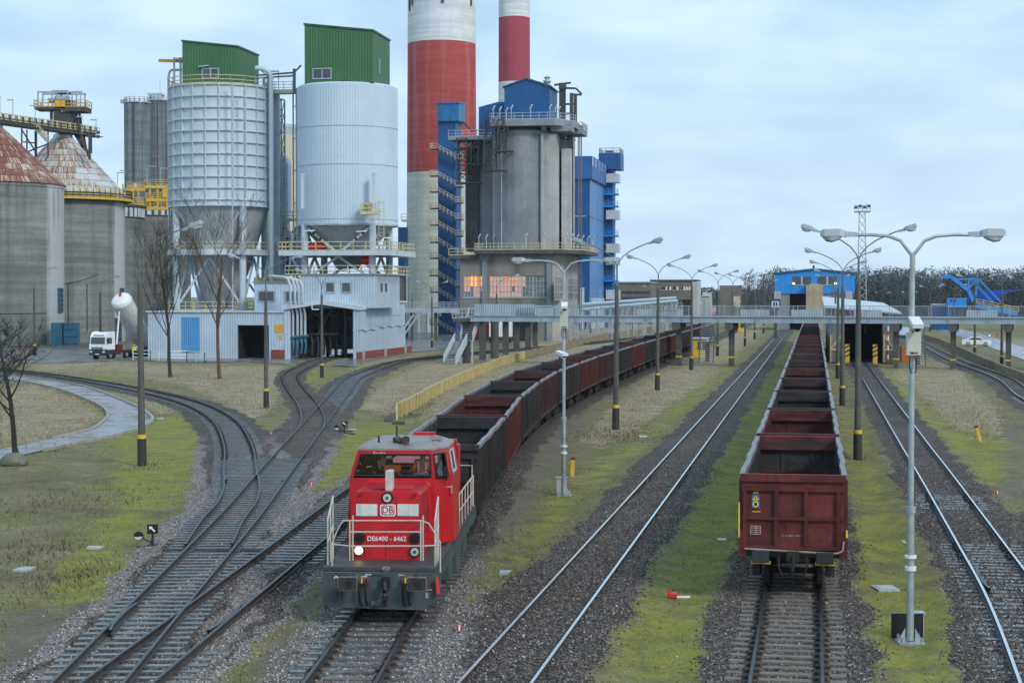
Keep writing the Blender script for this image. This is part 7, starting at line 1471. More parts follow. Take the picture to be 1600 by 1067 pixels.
for zx, zy in ((183, 900), (541, 902)):
    c = q(zx, zy, -.3); s = 1; a = MB(); a.tube([(c[0], 0, c[1]), (c[0], -.45, c[1])], [.15, .11], 12); bf = a.build('buffer', lgrey, lo, True); a = MB(); a.prism(rrect(c[0], c[1], .245, .175, .05), -.485, -.43, 'y'); a.build('worn_edge', M('worn_buffer_edge', (.2,.155,.11), .6, var=.4, scale=5) if 'worn_buffer_edge' not in bpy.data.materials else bpy.data.materials['worn_buffer_edge'], bf); a = MB(); a.prism(rrect(c[0], c[1], .225, .155, .04), -.5, -.44, 'y'); a.build('buffer_plate', M('scuffed_buffer_plate', (.045,.047,.05), .45, .3, var=.4, scale=4), bf); a = MB(); disc(a, c[0]+.03, -.502, c[1]-.01, .09, .004); a.build('grease_patch', K['black'], bf)
a = MB(); c = q(375, 900, -.1); a.box(c[0]-.1, -.14, c[1]-.13, c[0]+.1, -.0, c[1]+.13); a.tube([(c[0], -.12, c[1]+.05), (c[0], -.34, c[1]+.02), (c[0]+.03, -.4, c[1]-.12), (c[0], -.3, c[1]-.2)], .045, 8); a.tube([(c[0]-.01, -.2, c[1]-.1), (c[0], -.32, c[1]-.3), (c[0]-.02, -.26, c[1]-.5)], .055, 8); a.cbox((c[0], -.3, c[1]-.36), (.16, .12, .1)); a.cbox((c[0]-.02, -.26, c[1]-.52), (.14, .1, .12)); a.build('coupling_hook', K['black'], lo, True); a = MB(); a.box(-.62, -.03, zb1-.2, -.5, .02, zb1-.04); a.box(.62, -.03, zb1-.24, .86, .02, zb1-.04); a.box(-.2, -.06, zb0+.05, .2, -.0, zb0+.16); a.box(x0, -.015, zb1-.03, x1, 0, zb1); a.build('beam_bracket', M('worn_bracket', (.11,.12,.12), .55), lo)
a = MB()
for zx in (240, 272, 466, 494): p = q(zx, 893, 0); a.tube([(p[0], -.02, p[1]), (p[0], -.16, p[1]-.04), (p[0]+.02, -.2, p[1]-.3), (p[0]+.03, -.14, p[1]-.52), (p[0]+.05, -.06, p[1]-.58)], .03, 7)
p = q(140, 930, 0); a.tube([(p[0]-.06, -.03, p[1]), (p[0]-.1, -.1, p[1]-.3), (p[0], -.12, p[1]-.5), (p[0]+.08, -.1, p[1]-.35), (p[0]+.02, -.03, p[1]-.02)], .012, 5); a.build('brake_hose', K['black'], lo, True)
a = MB()
for zx, mi in ((242, 0), (254, 1), (268, 0), (286, 0), (465, 0), (480, 1), (492, 0)): p = q(zx, 888, 0); a.cbox((p[0], -.05, p[1]), (.045, .1, .12), mi)
a.build('brake_cock', [M('cock_red', (.2,.05,.05), .5), K['yellow']], lo)
for zx, zy, t_ in ((262, 868, '1,0 MPa'), (288, 858, '0,5 MPa'), (462, 860, '0,5 MPa'), (486, 869, '1,0 MPa')): p = q(zx, zy, 0); text(t_, .055, white_let, bb, (p[0], -.008, p[1]), bold=.001)
p = q(116, 872, 0); a = MB(); a.beam((p[0]-.05, -.01, p[1]-.03), (p[0], -.01, p[1]+.03), .012, .02); a.beam((p[0], -.01, p[1]+.03), (p[0]+.06, -.01, p[1]-.01), .012, .02); a.build('jack_mark', white_let, bb)
p = q(379, 827, 0); a = MB(); a.prism([(p[0]+.11*math.cos(t), p[1]+.06*math.sin(t)) for t in np.linspace(0, 6.28, 21)[:-1]], -.02, 0, 'y'); pl_ = a.build('builder_plate', K['galv'], bb); a = MB(); a.prism([(p[0]+.095*math.cos(t), p[1]+.047*math.sin(t)) for t in np.linspace(0, 6.28, 21)[:-1]], -.026, -.0205, 'y'); a.build('plate_field', lgrey, pl_); text('MaK', .07, K['galv'], pl_, (p[0], -.03, p[1]), sx=1.2)
for zx, zy, w_, h_ in ((330, 857, .3, .02), (590, 965, .07, .14), (592, 937, .25, .02)): 
    p = q(zx, zy, 0); a = MB(); a.cbox((p[0], -.02, p[1]), (w_, .04, h_)); a.build('beam_fitting', K['galv'] if w_ < .28 else lgrey, bb)
p = q(648, 915, -.05); a = MB(); a.tube([(p[0]-.02, -.1, p[1]+.2), (p[0]-.03, -.1, p[1]+.12), (p[0], -.1, p[1]-.2)], [.03, .05, .06], 10); a.build('red_flag_roll', K['red'], lo, True)
a = MB()
for s in (-1, 1):
    for zz_ in (.55, .95): a.box(min(s*1.1, s*1.42), .25, zz_, max(s*1.1, s*1.42), .8, zz_+.04)
    a.box(min(s*1.38, s*1.42), .2, .5, max(s*1.38, s*1.42), .25, 1.4)
a.build('step', lgrey, lo)
# ---------------------------------------------------------------- people
skin_m = M('skin', (.45,.26,.19), .6, var=.08); hiv_o = M('hi_vis_orange', (.95,.2,.035), .6, var=.12, scale=4); hiv_y = M('hi_vis_yellow', (.65,.8,.03), .6, var=.1); navy = M('navy_workwear', (.02,.025,.04), .8, var=.2); hair_m = M('brown_hair', (.05,.03,.02), .8); reflect = M('reflective_tape', (.7,.72,.72), .3)
def skinmesh(name, verts, edges, mat, parent, scale=1.0, lv=1):
    me = bpy.data.meshes.new(name); me.from_pydata([v[0] for v in verts], edges, []); me.materials.append(mat); o = bpy.data.objects.new(name, me); COL.objects.link(o); o.parent = parent
    o.modifiers.new('skin', 'SKIN'); sl = me.skin_vertices
    if not sl: return o
    for i, v in enumerate(verts): sl[0].data[i].radius = (v[1]*scale, v[1]*scale*(v[2] if len(v) > 2 else 1)); sl[0].data[i].use_root = (i == 0)
    sb = o.modifiers.new('sub', 'SUBSURF'); sb.levels = lv; sb.render_levels = lv; return o
def person(label, loc, rot, J, coat, trousers, cat='person', cap=None):
    r = thing('person', label, cat, loc, rot)
    # J: pelvis chest neck head, (shoulder elbow wrist tip)x2, (hip knee ankle toe)x2
    V_ = [(J['pelvis'], .14, .8), (J['chest'], .16, .75), (J['neck'], .055), (J['head'], .095, 1.1), (J['crown'], .07, 1.0)]; E_ = [(0,1),(1,2),(2,3),(3,4)]
    for s in 'lr':
        b = len(V_); V_ += [(J['sh'+s], .07), (J['el'+s], .045), (J['wr'+s], .03), (J['kn_'+s], .036, .6)]; E_ += [(1,b),(b,b+1),(b+1,b+2),(b+2,b+3)]
        h = Vector(J['kn_'+s]); w_ = Vector(J['wr'+s]); d = (h-w_).normalized(); sd = d.cross(Vector((0,0,1)));
        if sd.length < .01: sd = Vector((1,0,0))
        sd.normalize()
        for k in range(4): V_ += [(tuple(h+sd*(k-1.5)*.021+d*.04-Vector((0,0,.012))), .0105), (tuple(h+sd*(k-1.5)*.023+d*(.075-.008*abs(k-1.3))-Vector((0,0,.035))), .008)]; E_ += [(b+3, len(V_)-2), (len(V_)-2, len(V_)-1)]
        V_ += [(tuple(w_+sd*.04+d*.035), .011), (tuple(w_+sd*.055+d*.075), .009)]; E_ += [(b+2, len(V_)-2), (len(V_)-2, len(V_)-1)]
    for s in 'lr':
        b = len(V_); V_ += [(J['hip'+s], .095), (J['knee'+s], .062), (J['an'+s], .045), (J['toe'+s], .04, .7)]; E_ += [(0,b),(b,b+1),(b+1,b+2),(b+2,b+3)]
    skinmesh('body', V_, E_, skin_m, r)
    T_ = [(J['pelvis'], .165, .8), (J['chest'], .19, .75)]; te = [(0,1)]
    for s in 'lr': b = len(T_); T_ += [(J['sh'+s], .09), (J['el'+s], .062), (J['wr'+s], .048)]; te += [(1,b),(b,b+1),(b+1,b+2)]
    jk = skinmesh('jacket', T_, te, coat, r)
    L_ = [(J['pelvis'], .17, .8)]; le = []
    for s in 'lr': b = len(L_); L_ += [(J['hip'+s], .11), (J['knee'+s], .08), (J['an'+s], .065)]; le += [(0,b),(b,b+1),(b+1,b+2)]
    skinmesh('trousers', L_, le, trousers, r)
    for s in 'lr': skinmesh('boot', [(J['an'+s], .062), (J['toe'+s], .052, .8)], [(0,1)], K['black'], r)
    c = Vector(J['head']); f_ = Vector(J.get('face', (0,-1,0))).normalized(); u = (Vector(J['crown'])-c).normalized(); sd = f_.cross(u).normalized()
    a = MB(); a.tube([c+f_*.1+u*.015, c+f_*.125-u*.025], [.012, .02], 6); a.build('nose', skin_m, r, True); a = MB()
    for s in (-1, 1): p = c+f_*.093+sd*.035*s+u*.03; a.tube([p, p+f_*.012], .012, 8)
    p = c+f_*.098-u*.05; a.tube([p-sd*.025, p+sd*.025], .006, 5); a.build('eyes_and_mouth', hair_m, r); a = MB()
    for s in (-1, 1): p = c+sd*.1*s; a.tube([p-u*.025, p+u*.03], .018, 6)
    a.build('ear', skin_m, r, True); a = MB(); a.lathe([(.115, .0), (.12, .05), (.1, .1), (.05, .13), (.01, .14)], 16); h = a.build('cap' if cap else 'hair', cap or hair_m, r, True); h.location = c+u*.03-f_*.015
    return r, jk
SIT = dict(pelvis=(0,0,.0), chest=(0,-.03,.38), neck=(0,-.03,.56), head=(0,-.06,.69), crown=(0,-.05,.79), shl=(-.19,-.02,.47), ell=(-.25,-.14,.22), wrl=(-.18,-.36,.2), kn_l=(-.16,-.43,.2), shr=(.19,-.02,.47), elr=(.25,-.16,.24), wrr=(.16,-.37,.26), kn_r=(.14,-.44,.26),
  hipl=(-.1,-.05,-.02), kneel=(-.13,-.45,0), anl=(-.13,-.47,-.42), toel=(-.13,-.62,-.45), hipr=(.1,-.05,-.02), kneer=(.13,-.45,0), anr=(.13,-.47,-.42), toer=(.13,-.62,-.45))
STAND = dict(pelvis=(0,0,.95), chest=(0,-.02,1.33), neck=(0,-.02,1.5), head=(0,-.05,1.63), crown=(0,-.04,1.73), shl=(-.2,0,1.42), ell=(-.26,-.02,1.14), wrl=(-.25,-.12,.9), kn_l=(-.25,-.15,.82), shr=(.2,0,1.42), elr=(.3,-.05,1.2), wrr=(.28,-.28,1.3), kn_r=(.27,-.36,1.33),
  hipl=(-.1,0,.9), kneel=(-.11,-.03,.5), anl=(-.11,.02,.09), toel=(-.11,-.16,.04), hipr=(.1,0,.9), kneer=(.12,-.03,.5), anr=(.13,.02,.09), toer=(.14,-.16,.04))
def inloco(zx, zy, ly):
    p = q(zx, zy, ly); v = Vector((p[0], ly, p[1])); return lo.matrix_basis @ v
lo_m = Matrix.Translation(lo.location) @ Matrix.Rotation(lr, 4, 'Z')
def lw(x, y, z): return tuple(lo_m @ Vector((x, y, z)))
c1 = q(582, 285, 4.9); c2 = q(378, 285, 4.7)
pr, jk = person('person in orange hi vis jacket seated at the right of the locomotive cab', lw(c1[0], 4.28, c1[1]-.33), lr, SIT, hiv_o, navy, cap=None)
a = MB()
for x in (-.1, .1): a.box(x-.025, -.185, .12, x+.025, -.17, .5)
a.box(-.17, -.185, .14, .17, -.172, .19); a.build('reflective_tape', reflect, pr)
J2 = dict(SIT); J2.update(shr=(.19,-.06,.45), elr=(.38,-.22,.3), wrr=(.5,-.4,.17), kn_r=(.54,-.46,.15), chest=(.03,-.08,.36), head=(.03,-.14,.66), crown=(.03,-.14,.76), neck=(.03,-.09,.53), face=(.3,-1,-.1))
p2, jk = person('person in dark jacket leaning forward at the left of the locomotive cab', lw(c2[0]-.05, 4.3, c2[1]-.33), lr, J2, navy, navy)
sl_ = skinmesh('sleeve', [((.27,-.14,.36), .075), ((.38,-.22,.3), .075), ((.5,-.4,.17), .06)], [(0,1),(1,2)], hiv_o, p2); a = MB(); a.box(.08, -.4, .2, .55, -.28, .4); a.build('vest', hiv_o, p2, bevel=.03)
for c_ in (c1, c2): pass
a = MB()
for c_, dx in ((c1, 0), (c2, -.1)): a.box(c_[0]+dx-.25, 4.8, c_[1]-.55, c_[0]+dx+.25, 5.3, c_[1]-.45); a.box(c_[0]+dx-.22, 5.2, c_[1]-.5, c_[0]+dx+.22, 5.3, c_[1]+.1); a.box(c_[0]+dx-.06, 5.0, dz, c_[0]+dx+.06, 5.12, c_[1]-.55)
a.build('seat', K['black'], cab, bevel=.03)
# ---------------------------------------------------------------- lamp posts
def arm_path(s, L, rise, h0, flat): return [(0, 0, h0), (s*.06*L, 0, h0+rise*.22), (s*.2*L, 0, h0+rise*(.46 if not flat else .75)), (s*.4*L, 0, h0+rise*(.66 if not flat else .97)), (s*.7*L, 0, h0+rise*(.86 if not flat else 1.04)), (s*L, 0, h0+rise*(1.02))]
def head(mb_h, mb_l, x, z, s, tilt=.12, big=1.0):
    d = Vector((s, 0, tilt)).normalized(); o_ = Vector((x, 0, z)); u = Vector((-d.z*s, 0, abs(d.x)))
    def ring(t, w_, h0, h1): c = o_+d*t; return [c+Vector((0,-w_,0))+u*h0, c+Vector((0,w_,0))+u*h0, c+Vector((0,w_*.8,0))+u*h1, c+Vector((0,-w_*.8,0))+u*h1]
    secs = [ring(t*big, w_*big, a*big, b*big) for t, w_, a, b in ((-.32,.05,-.05,.05), (-.05,.07,-.07,.07), (.0,.13,-.05,.1), (.12,.17,-.04,.14), (.5,.17,-.04,.14), (.56,.14,-.03,.09))]
    vs = [v for s_ in secs for v in s_]; fs = [(0,1,2,3), (23,22,21,20)]
    for i in range(5):
        for j in range(4): fs.append((i*4+j, i*4+(j+1) % 4, i*4+4+(j+1) % 4, i*4+4+j))
    mb_h.add(vs, fs); vs = []; fs = []; b = 0
    for k, (t, w_, dp) in enumerate(((.03,.1,-.05), (.12,.15,-.13), (.3,.16,-.19), (.45,.14,-.16), (.53,.1,-.05))):
        c = o_+d*t*big; vs += [c+Vector((0,-w_*big,0))-u*.045*big, c+Vector((0,-w_*.75*big,0))+u*dp*.8*big, c+u*dp*big, c+Vector((0,w_*.75*big,0))+u*dp*.8*big, c+Vector((0,w_*big,0))-u*.045*big]
    for i in range(4):
        for j in range(4): fs.append((i*5+j, i*5+j+1, i*5+6+j, i*5+5+j))
    mb_l.add(vs, fs)
def lamp_post(kind, arms=2, L=2.1, rise=1.5, big=1.25):
    r = thing('lamp_post', 'x', 'lamp post'); 
    if kind == 'conc':
        a = MB(); a.tube([(0,0,0), (0,0,9.1)], [.19, .12], 10); a.build('pole', K['pole'], r, True); a = MB(); a.tube([(0,0,-.1), (0,0,1.35)], [.23, .22], 10); a.build('base_sleeve', K['sleeve'], r, True); a = MB(); a.tube([(0,0,1.36), (0,0,1.56)], [.225, .22], 10); a.build('yellow_band', K['yellow'], r, True)
        h0 = 10.2; a = MB(); a.tube([(0,0,9.0), (0,0,9.15)], .14, 8); a.tube([(0,0,9.1), (0,0,h0)], .055, 8); flat = False
    else:
        a = MB(); a.tube([(0,0,.05), (0,0,3.2)], .088, 12); a.tube([(0,0,3.15), (0,0,3.3)], .12, 12); a.tube([(0,0,3.3), (0,0,7.2)], .07, 10); a.tube([(0,0,7.2), (0,0,9.4)], .065, 10); a.build('pole', K['galv'], r, True)
        h0 = 9.35; a = MB(); flat = True
    hd = MB(); ln = MB()
    for s in ((-1, 1) if arms == 2 else (1,)):
        pth = arm_path(s, L, rise, h0, flat); a.tube(pth, .034 if kind == 'conc' else .042, 7); head(hd, ln, s*(L+.2*big), h0+rise*1.03+.01, s, -.02 if flat else .3, big)
    a.build('arm', K['galv'] if kind != 'conc' else M('lamp_arm_paint', (.14,.16,.165), .55, .2) if 'lamp_arm_paint' not in bpy.data.materials else bpy.data.materials['lamp_arm_paint'], r, True); hd.build('lamp_head', K['lamp_body'], r); ln.build('lamp_bowl', K['lens'], r, True); return r
LP2 = lamp_post('conc', big=1.1); LP1 = lamp_post('conc', 1, 2.4, 1.45); used = set()
def place(proto_, px, py, yaw, label, group, sc=1.0, lean=0, Y=None):
    o = proto_ if proto_.name not in used else copy_tree(proto_); used.add(proto_.name)
    g = G(px, py) if Y is None else Vector((*P(px, 462, Y)[:2], GZ)); o.location = g; o.rotation_euler = (0, lean, yaw); o.scale = (sc,)*3; tag(o, label, 'lamp post', group); return o
GM, GR, GL, GF = 'lamp posts left of the empty middle track', 'lamp posts right of the right hand train', 'lamp posts of the left works yard', 'lamp posts beyond the footbridge'
for i, (px, py) in enumerate(((962, 671), (1027, 610), (1080, 578), (1121, 556), (1144, 547), (1164, 541), (1179, 530), (1193, 521))):
    place(LP2, px, py, ROT+R(-8), f'{ORD[i]} concrete double lamp post in the row left of the empty track', GM, lean=R(.4))
for i, (px, py) in enumerate(((1340, 719), (1316, 634), (1309, 591), (1305, 560), (1300, 540))):
    place(LP2, px, py, ROT+R(5), f'{ORD[i]} concrete double lamp post in the row right of the right hand train', GR)
place(LP1, 222, 728, R(-12), 'concrete single arm lamp post on the grass inside the curved left track', GL, lean=R(-.4))
place(LP2, 416, 638, R(8), 'concrete double lamp post between the curved track and the left points', GL, .96)
place(LP2, 503, 590, R(5), 'concrete double lamp post on the grass in front of the open rail portal', GL, .93)
place(LP2, 675, 543, R(5), 'concrete double lamp post beside the bridge stairs in front of the cream chimney foot', GL, .9); place(LP1, 644, 530, R(0), 'single arm lamp post behind the loading hall by the chimney foot', GL, .85)
place(LP1, 776, 556, R(5), 'single arm lamp post rising in front of the lit window band', GL, .95); place(LP2, 882, 530, R(0), 'double lamp post in front of the side windows of the concrete silo block', GL, .9)
place(LP1, 54, 556, R(0), 'thin single arm lamp post in front of the leftmost concrete silo', GL, 1.05); place(LP1, 157, 542, R(0), 'thin single arm lamp post in front of the walkway silo', GL, .98)
place(LP2, 908+15, 520, R(4), 'double lamp post in front of the blue boiler house', GF, .8)
for px, py, sc_, lb in ((1523, 557, .95, 'concrete double lamp post on the retaining wall behind the white car'), (1565, 575, .95, 'concrete double lamp post at the retaining wall near the right edge'), (1490, 527, .9, 'concrete double lamp post beyond the footbridge in front of the blue stacker'), (1453, 518, .9, 'double lamp post left of the blue stacker beyond the footbridge'), (1606, 575, .9, 'concrete double lamp post half out of the frame at the right edge'),
   (1421, 508, .8, 'far double lamp post in front of the pine wood beside the galvanised mast'), (1400, 504, .8, 'far double lamp post in front of the pine wood, middle of three'), (1378, 500, .8, 'far double lamp post in front of the pine wood nearest the lattice mast'), (989, 518, .9, 'single yard lamp beside the left train beyond the footbridge'), (1060, 508, .85, 'lamp post in front of the far brick building'), (1100, 505, .8, 'lamp post in front of the pale annex')):
    place(LP2 if 'double' in lb else LP1, px, py, R(rnd.uniform(-10, 10)), lb, GF, sc_)
# galvanised camera masts
cctv = lamp_post('galv', 2, 1.45, .5, .98)
a = MB(); a.box(-.32, -.32, -.05, .32, .32, .03); 
for x in (-.24, .24):
    for y in (-.24, .24): a.cyl((x, y, .03), (x, y, .16), .035, 8)
for s in (-1, 1): a.add([(s*.12, -.01, .03), (s*.3, -.01, .03), (s*.12, -.01, .35), (s*.12, .01, .03), (s*.3, .01, .03), (s*.12, .01, .35)], [(0,1,2),(5,4,3),(0,3,4,1),(1,4,5,2),(2,5,3,0)])
a.build('base_plate', K['galv'], cctv); a = MB(); a.tube([(0,0,1.75), (0,0,1.85)], .14, 12); a.tube([(0,0,2.05), (0,0,2.12)], .145, 12); a.build('clamp', K['white'], cctv, True)
cbx = M('camera_box_cream', (.5,.52,.43), .5, var=.06)
def camera(parent, x, z, tilt, yaw=0):
    a = MB(); a.tube([(0, .12, 0), (0, -.38, 0)], .11, 14); a.box(-.13, -.45, .02, .13, .14, .125); c = a.build('camera_housing', K['white'], parent, True); c.location = (x, -.2, z); c.rotation_euler = (tilt, 0, yaw); a = MB(); a.tube([(0, -.381, 0), (0, -.39, 0)], .085, 14); a.build('camera_lens', K['black'], c); b = MB(); b.tube([(x, -.1, z-.1), (x, -.12, z-.28), (x*.3, -.02, z-.36)], .035, 6); b.build('camera_bracket', K['steel_dk'], parent)
Bz = EYE-(555-HZ)*41.8/F-GZ; Bt = EYE-(519-HZ)*41.8/F-GZ
g1 = G(1422, 1003); place(cctv, 1422, 1003, R(-2), 'galvanised double lamp mast with camera and cream box at the right front', 'galvanised camera masts', lean=R(.0)); mast2 = copy_tree(cctv); g2 = G(881, 774); mast2.location = g2; tag(mast2, 'galvanised double lamp mast with two white cameras beside the left train', 'lamp post', 'galvanised camera masts')
for mst, zl, tx_ in ((cctv, (555, 519), 'TJIB-IK1'), (mast2, (513, 482+4), 'TJIB-IK2')):
    Yd = mst.location.y; z0_, z1_ = EYE-(zl[0]-HZ)*Yd/F-GZ, EYE-(zl[1]-HZ)*Yd/F-GZ; w_ = .3
    a = MB(); a.box(-w_/2-.02, -.26, z0_, w_/2+.02, -.1, z1_); b = a.build('control_box', cbx, mst, bevel=.01); text(tx_, .062, K['black'], b, (0, -.266, z0_+.06), bold=.002)
    a = MB(); a.tube([(.03, -.2, z0_), (.02, -.2, z0_-.06)], .025, 8); a.build('indicator', M('indicator_red', (.6,.02,.02), .4) if 'indicator_red' not in bpy.data.materials else bpy.data.materials['indicator_red'], mst); a = MB(); a.tube([(-.08, -.18, z0_), (-.1, -.2, z0_-.25), (-.05, -.2, z0_-.42), (.06, -.2, z0_-.4), (.08, -.15, z0_-.2), (.05, -.08, z0_+.02)], .016, 5); a.build('cable', K['black'], mst, True)
    camera(mst, 0.02, z1_+.22, R(18))
camera(mast2, -.18, EYE-(553-HZ)*mast2.location.y/F-GZ, R(12), R(35))
a = MB(); a.box(-.35, .42, -.05, .42, .5, .62); o = a.build('black_kerb_panel', K['black']); o.location = g1; tag(o, 'black panel standing upright behind the foot of the right camera mast', 'panel')
def cabinet(label, px, py, w_, h, d, mt):
    g = G(px, py); o = thing('cabinet', label, 'cabinet', tuple(g), ROT*.4); a = MB(); a.box(-w_/2, 0, 0, w_/2, d, h); a.build('box', mt, o, bevel=.015); a = MB(); a.box(-w_/2-.03, -.03, h, w_/2+.03, d+.03, h+.05); a.build('lid', K['galv'], o)
    if h > .7 and w_ > .35: a = MB(); a.box(-w_*.1, -.012, h*.55, w_*.12, 0, h*.72); a.build('notice', K['yellow'], o); a = MB(); a.box(w_*.3, -.03, h*.4, w_*.36, 0, h*.5); a.build('handle', K['black'], o)
cabinet('narrow grey cabinet behind the foot of the right camera mast', 1436, 997, .24, .58, .3, K['conc_lt']); cabinet('grey steel cabinet beside the foot of the camera mast near the left train', 877, 774, .42, .72, .35, K['conc_lt'])
# ---------------------------------------------------------------- bare trees
def bare_tree(name, label, px, py, H, spread, seed, bark, forks, lean=(0, 0), r0=.2, depth=6, group=None, first=.25):
    g = G(px, py); rg = random.Random(seed); o = thing(name, label, 'tree', tuple(g), 0, group); tr = MB(); cr_ = MB()
    def branch(p, d, L, r, lv, mb):
        k = 4; pts = [p]; rr_ = [r]; dd = d.copy(); end = .62 if lv > 0 else .45
        for i in range(k):
            dd = (dd+Vector((rg.uniform(-.13, .13), rg.uniform(-.13, .13), rg.uniform(-.02, .12)))).normalized(); pts.append(pts[-1]+dd*L/k); rr_.append(r*(1-(1-end)*(i+1)/k))
        mb.tube(pts, [max(x, .012) for x in rr_], 7 if lv < 2 else 4 if lv < 4 else 3)
        if lv >= depth: return
        n = forks if lv > 0 else forks+4
        for j in range(n):
            t = rg.uniform(first if lv == 0 else .2, 1.0); i = min(k-1, int(t*k)); q_ = pts[i].lerp(pts[i+1], t*k-i); a_ = rg.uniform(0, 6.28); sd = Vector((math.cos(a_), math.sin(a_), 0)); up = rg.uniform(.35, .9) if spread < 1 else rg.uniform(0, .6)
            nd = (dd*(.5 if lv else .45)+sd*rg.uniform(.5, .95)*spread+Vector((0,0,up*.6))).normalized(); branch(q_, nd, L*rg.uniform(.42, .66)*(1 if lv else .75), max(r*(1-t*.5)*rg.uniform(.3, .42), .01), lv+1, cr_)
        if lv > 0: branch(pts[-1], dd, L*.6, rr_[-1], lv+1, cr_)
    branch(Vector((0, 0, -.1)), Vector((lean[0], lean[1], 1)).normalized(), H*.8, r0, 0, tr); tr.tube([(0,0,-.1), (0,0,.35)], [r0*1.5, r0*.98], 8)
    tr.build('trunk', bark, o, True); cr_.build('crown', bark, o); return o
bark_d = M('dark_bark', (.045,.04,.032), .9, var=.35, scale=3, bump=.4); bark_r = M('reddish_bark', (.11,.07,.048), .9, var=.35, scale=2, bump=.4); bark_b = M('black_wet_bark', (.025,.023,.021), .85, var=.35, scale=3)
bare_tree('bare_tree', 'dark bare upright tree in front of the loading hall, left of the reddish one', 266, 589, 13.0, .62, 3, bark_d, 4, (.02, 0), .2, 4)
bare_tree('bare_tree', 'tall reddish barked bare tree in front of the ribbed silo', 343, 592, 15.5, .68, 8, bark_r, 4, (0, 0), .2, 4)
bare_tree('bare_tree', 'low spreading black bare tree beside the boulder at the left edge', 24, 712, 7.4, 1.0, 25, bark_b, 2, (-.06, 0), .16, 4, first=.25)
bare_tree('bare_tree', 'bare tree cut by the left edge beyond the wet path', -12, 640, 6.0, 1.1, 33, bark_b, 4, (.1, 0), .17, 4)
def rock(label, px, py, w_, h, seed):
    g = G(px, py); a = MB(); a.lathe([(.7, -.1), (.95, .12), (1, .35), (.86, .7), (.5, .95), (.1, 1.02)], 14); rg = random.Random(seed); a.v = [(x*w_*rg.uniform(.9, 1.08), y*w_*.8*rg.uniform(.9, 1.08), z*h*rg.uniform(.93, 1.05)) for x, y, z in a.v]
    o = a.build('boulder', M('mossy_stone', (.16,.16,.12), .9, var=.3, scale=1.5, spots=.5, pcol=(.1,.12,.04), bump=.5, bscale=6) if 'mossy_stone' not in bpy.data.materials else bpy.data.materials['mossy_stone'], None, True); o.location = g; tag(o, label, 'boulder')
rock('rounded mossy boulder at the foot of the left bare tree', 22, 727, .72, .62, 1); rock('pale stone beside the near end of the yellow fence', 646, 649, .26, .3, 2)
# ---------------------------------------------------------------- small yard furniture
def arrow_sq(): pass
def switch_stand(label, px, py, sq, bar, flip):
    g = G(px, py); s = g.y/F; o = thing('switch_stand', label, 'switch stand', tuple(g), 0, 'point levers'); a = MB(); a.box(bar[0], -.12, .02, bar[1], .12, .14); a.box(-.25, -.4, .05, .25, .4, .2); a.build('base_timber', K['sleeve'], o)
    a = MB(); a.tube([(0, 0, .1), (0, 0, .55)], [.12, .06], 8); a.tube([(0, 0, .3), (-.3*sq, 0, .42), (-.62*sq, 0, .62)], .04, 6); a.build('lever', K['black'], o); w_ = MB(); w_.tube([(-.72*sq, -.1, .66), (-.72*sq, .1, .66)], .23, 18); wt = w_.build('counterweight', K['black'], o); w_ = MB(); ps = [(-.72*sq+.2*math.cos(t), .66+.2*math.sin(t)) for t in np.linspace(3.4, 6.1, 12)]; w_.prism(ps, -.106, -.101, 'y'); w_.build('white_face', K['white'], wt)
    w_ = MB()
    for k in (-.09, 0, .09): w_.beam((-.72*sq+k-.03, -.11, .5), (-.72*sq+k+.03, -.11, .6), .01, .025)
    w_.build('red_mark', K['red'], wt)
    a = MB(); a.cyl((.02, 0, .5), (.02, 0, .78), .05, 8); a.box(-.24, -.1, .76, .27, .12, 1.24); ln = a.build('indicator_box', K['black'], o, bevel=.01); a = MB()
    a.prism([(.13, .86), (.18, .92), (.0, 1.09), (.05, 1.13), (-.13, 1.15), (-.12, .98), (-.06, 1.03)], -.108, -.101, 'y'); a.build('white_arrow', white_let, ln); o.scale = (.66,)*3; return o
switch_stand('black point lever with white arrow box beside the lower left points', 238, 857, .95, (-.8, 2.1), 1); switch_stand('black point lever with white arrow box beside the upper left points', 538, 679, .95, (-.9, 1.0), 1)
rw = M('marker_white', (.75,.74,.72), .5); 
for px, py, lb in ((424, 682, 'red and white clearance marker between the curved track and the upper points'), (499, 612, 'red and white clearance marker in the fork of the upper points'), (487, 762, 'red and white clearance marker left of the locomotive'), (718, 992, 'red and white clearance marker in the stones right of the locomotive'), (1558, 776, 'red and white clearance marker beside the right hand points'), (488+0, 757-160, '')):
    if not lb: continue
    g = G(px, py); o = thing('clearance_marker', lb, 'marker', tuple(g), 0, 'red and white clearance markers'); k = .9 if py < 650 else .66
    for j in range(3): a = MB(); a.prism([(-.1+j*.066, 0), (-.1+(j+1)*.066, 0), (-.1+(j+1)*.066, .38-.015*j), (-.1+j*.066, .38-.015*j)], -.09, .09, 'y'); a.build('red_stripe' if j % 2 == 0 else 'white_stripe', [K['red'], rw][j % 2], o)
    o.scale = (k, k, k)
slabc = M('wet_concrete_cover', (.36,.38,.39), .35, var=.2, scale=2)
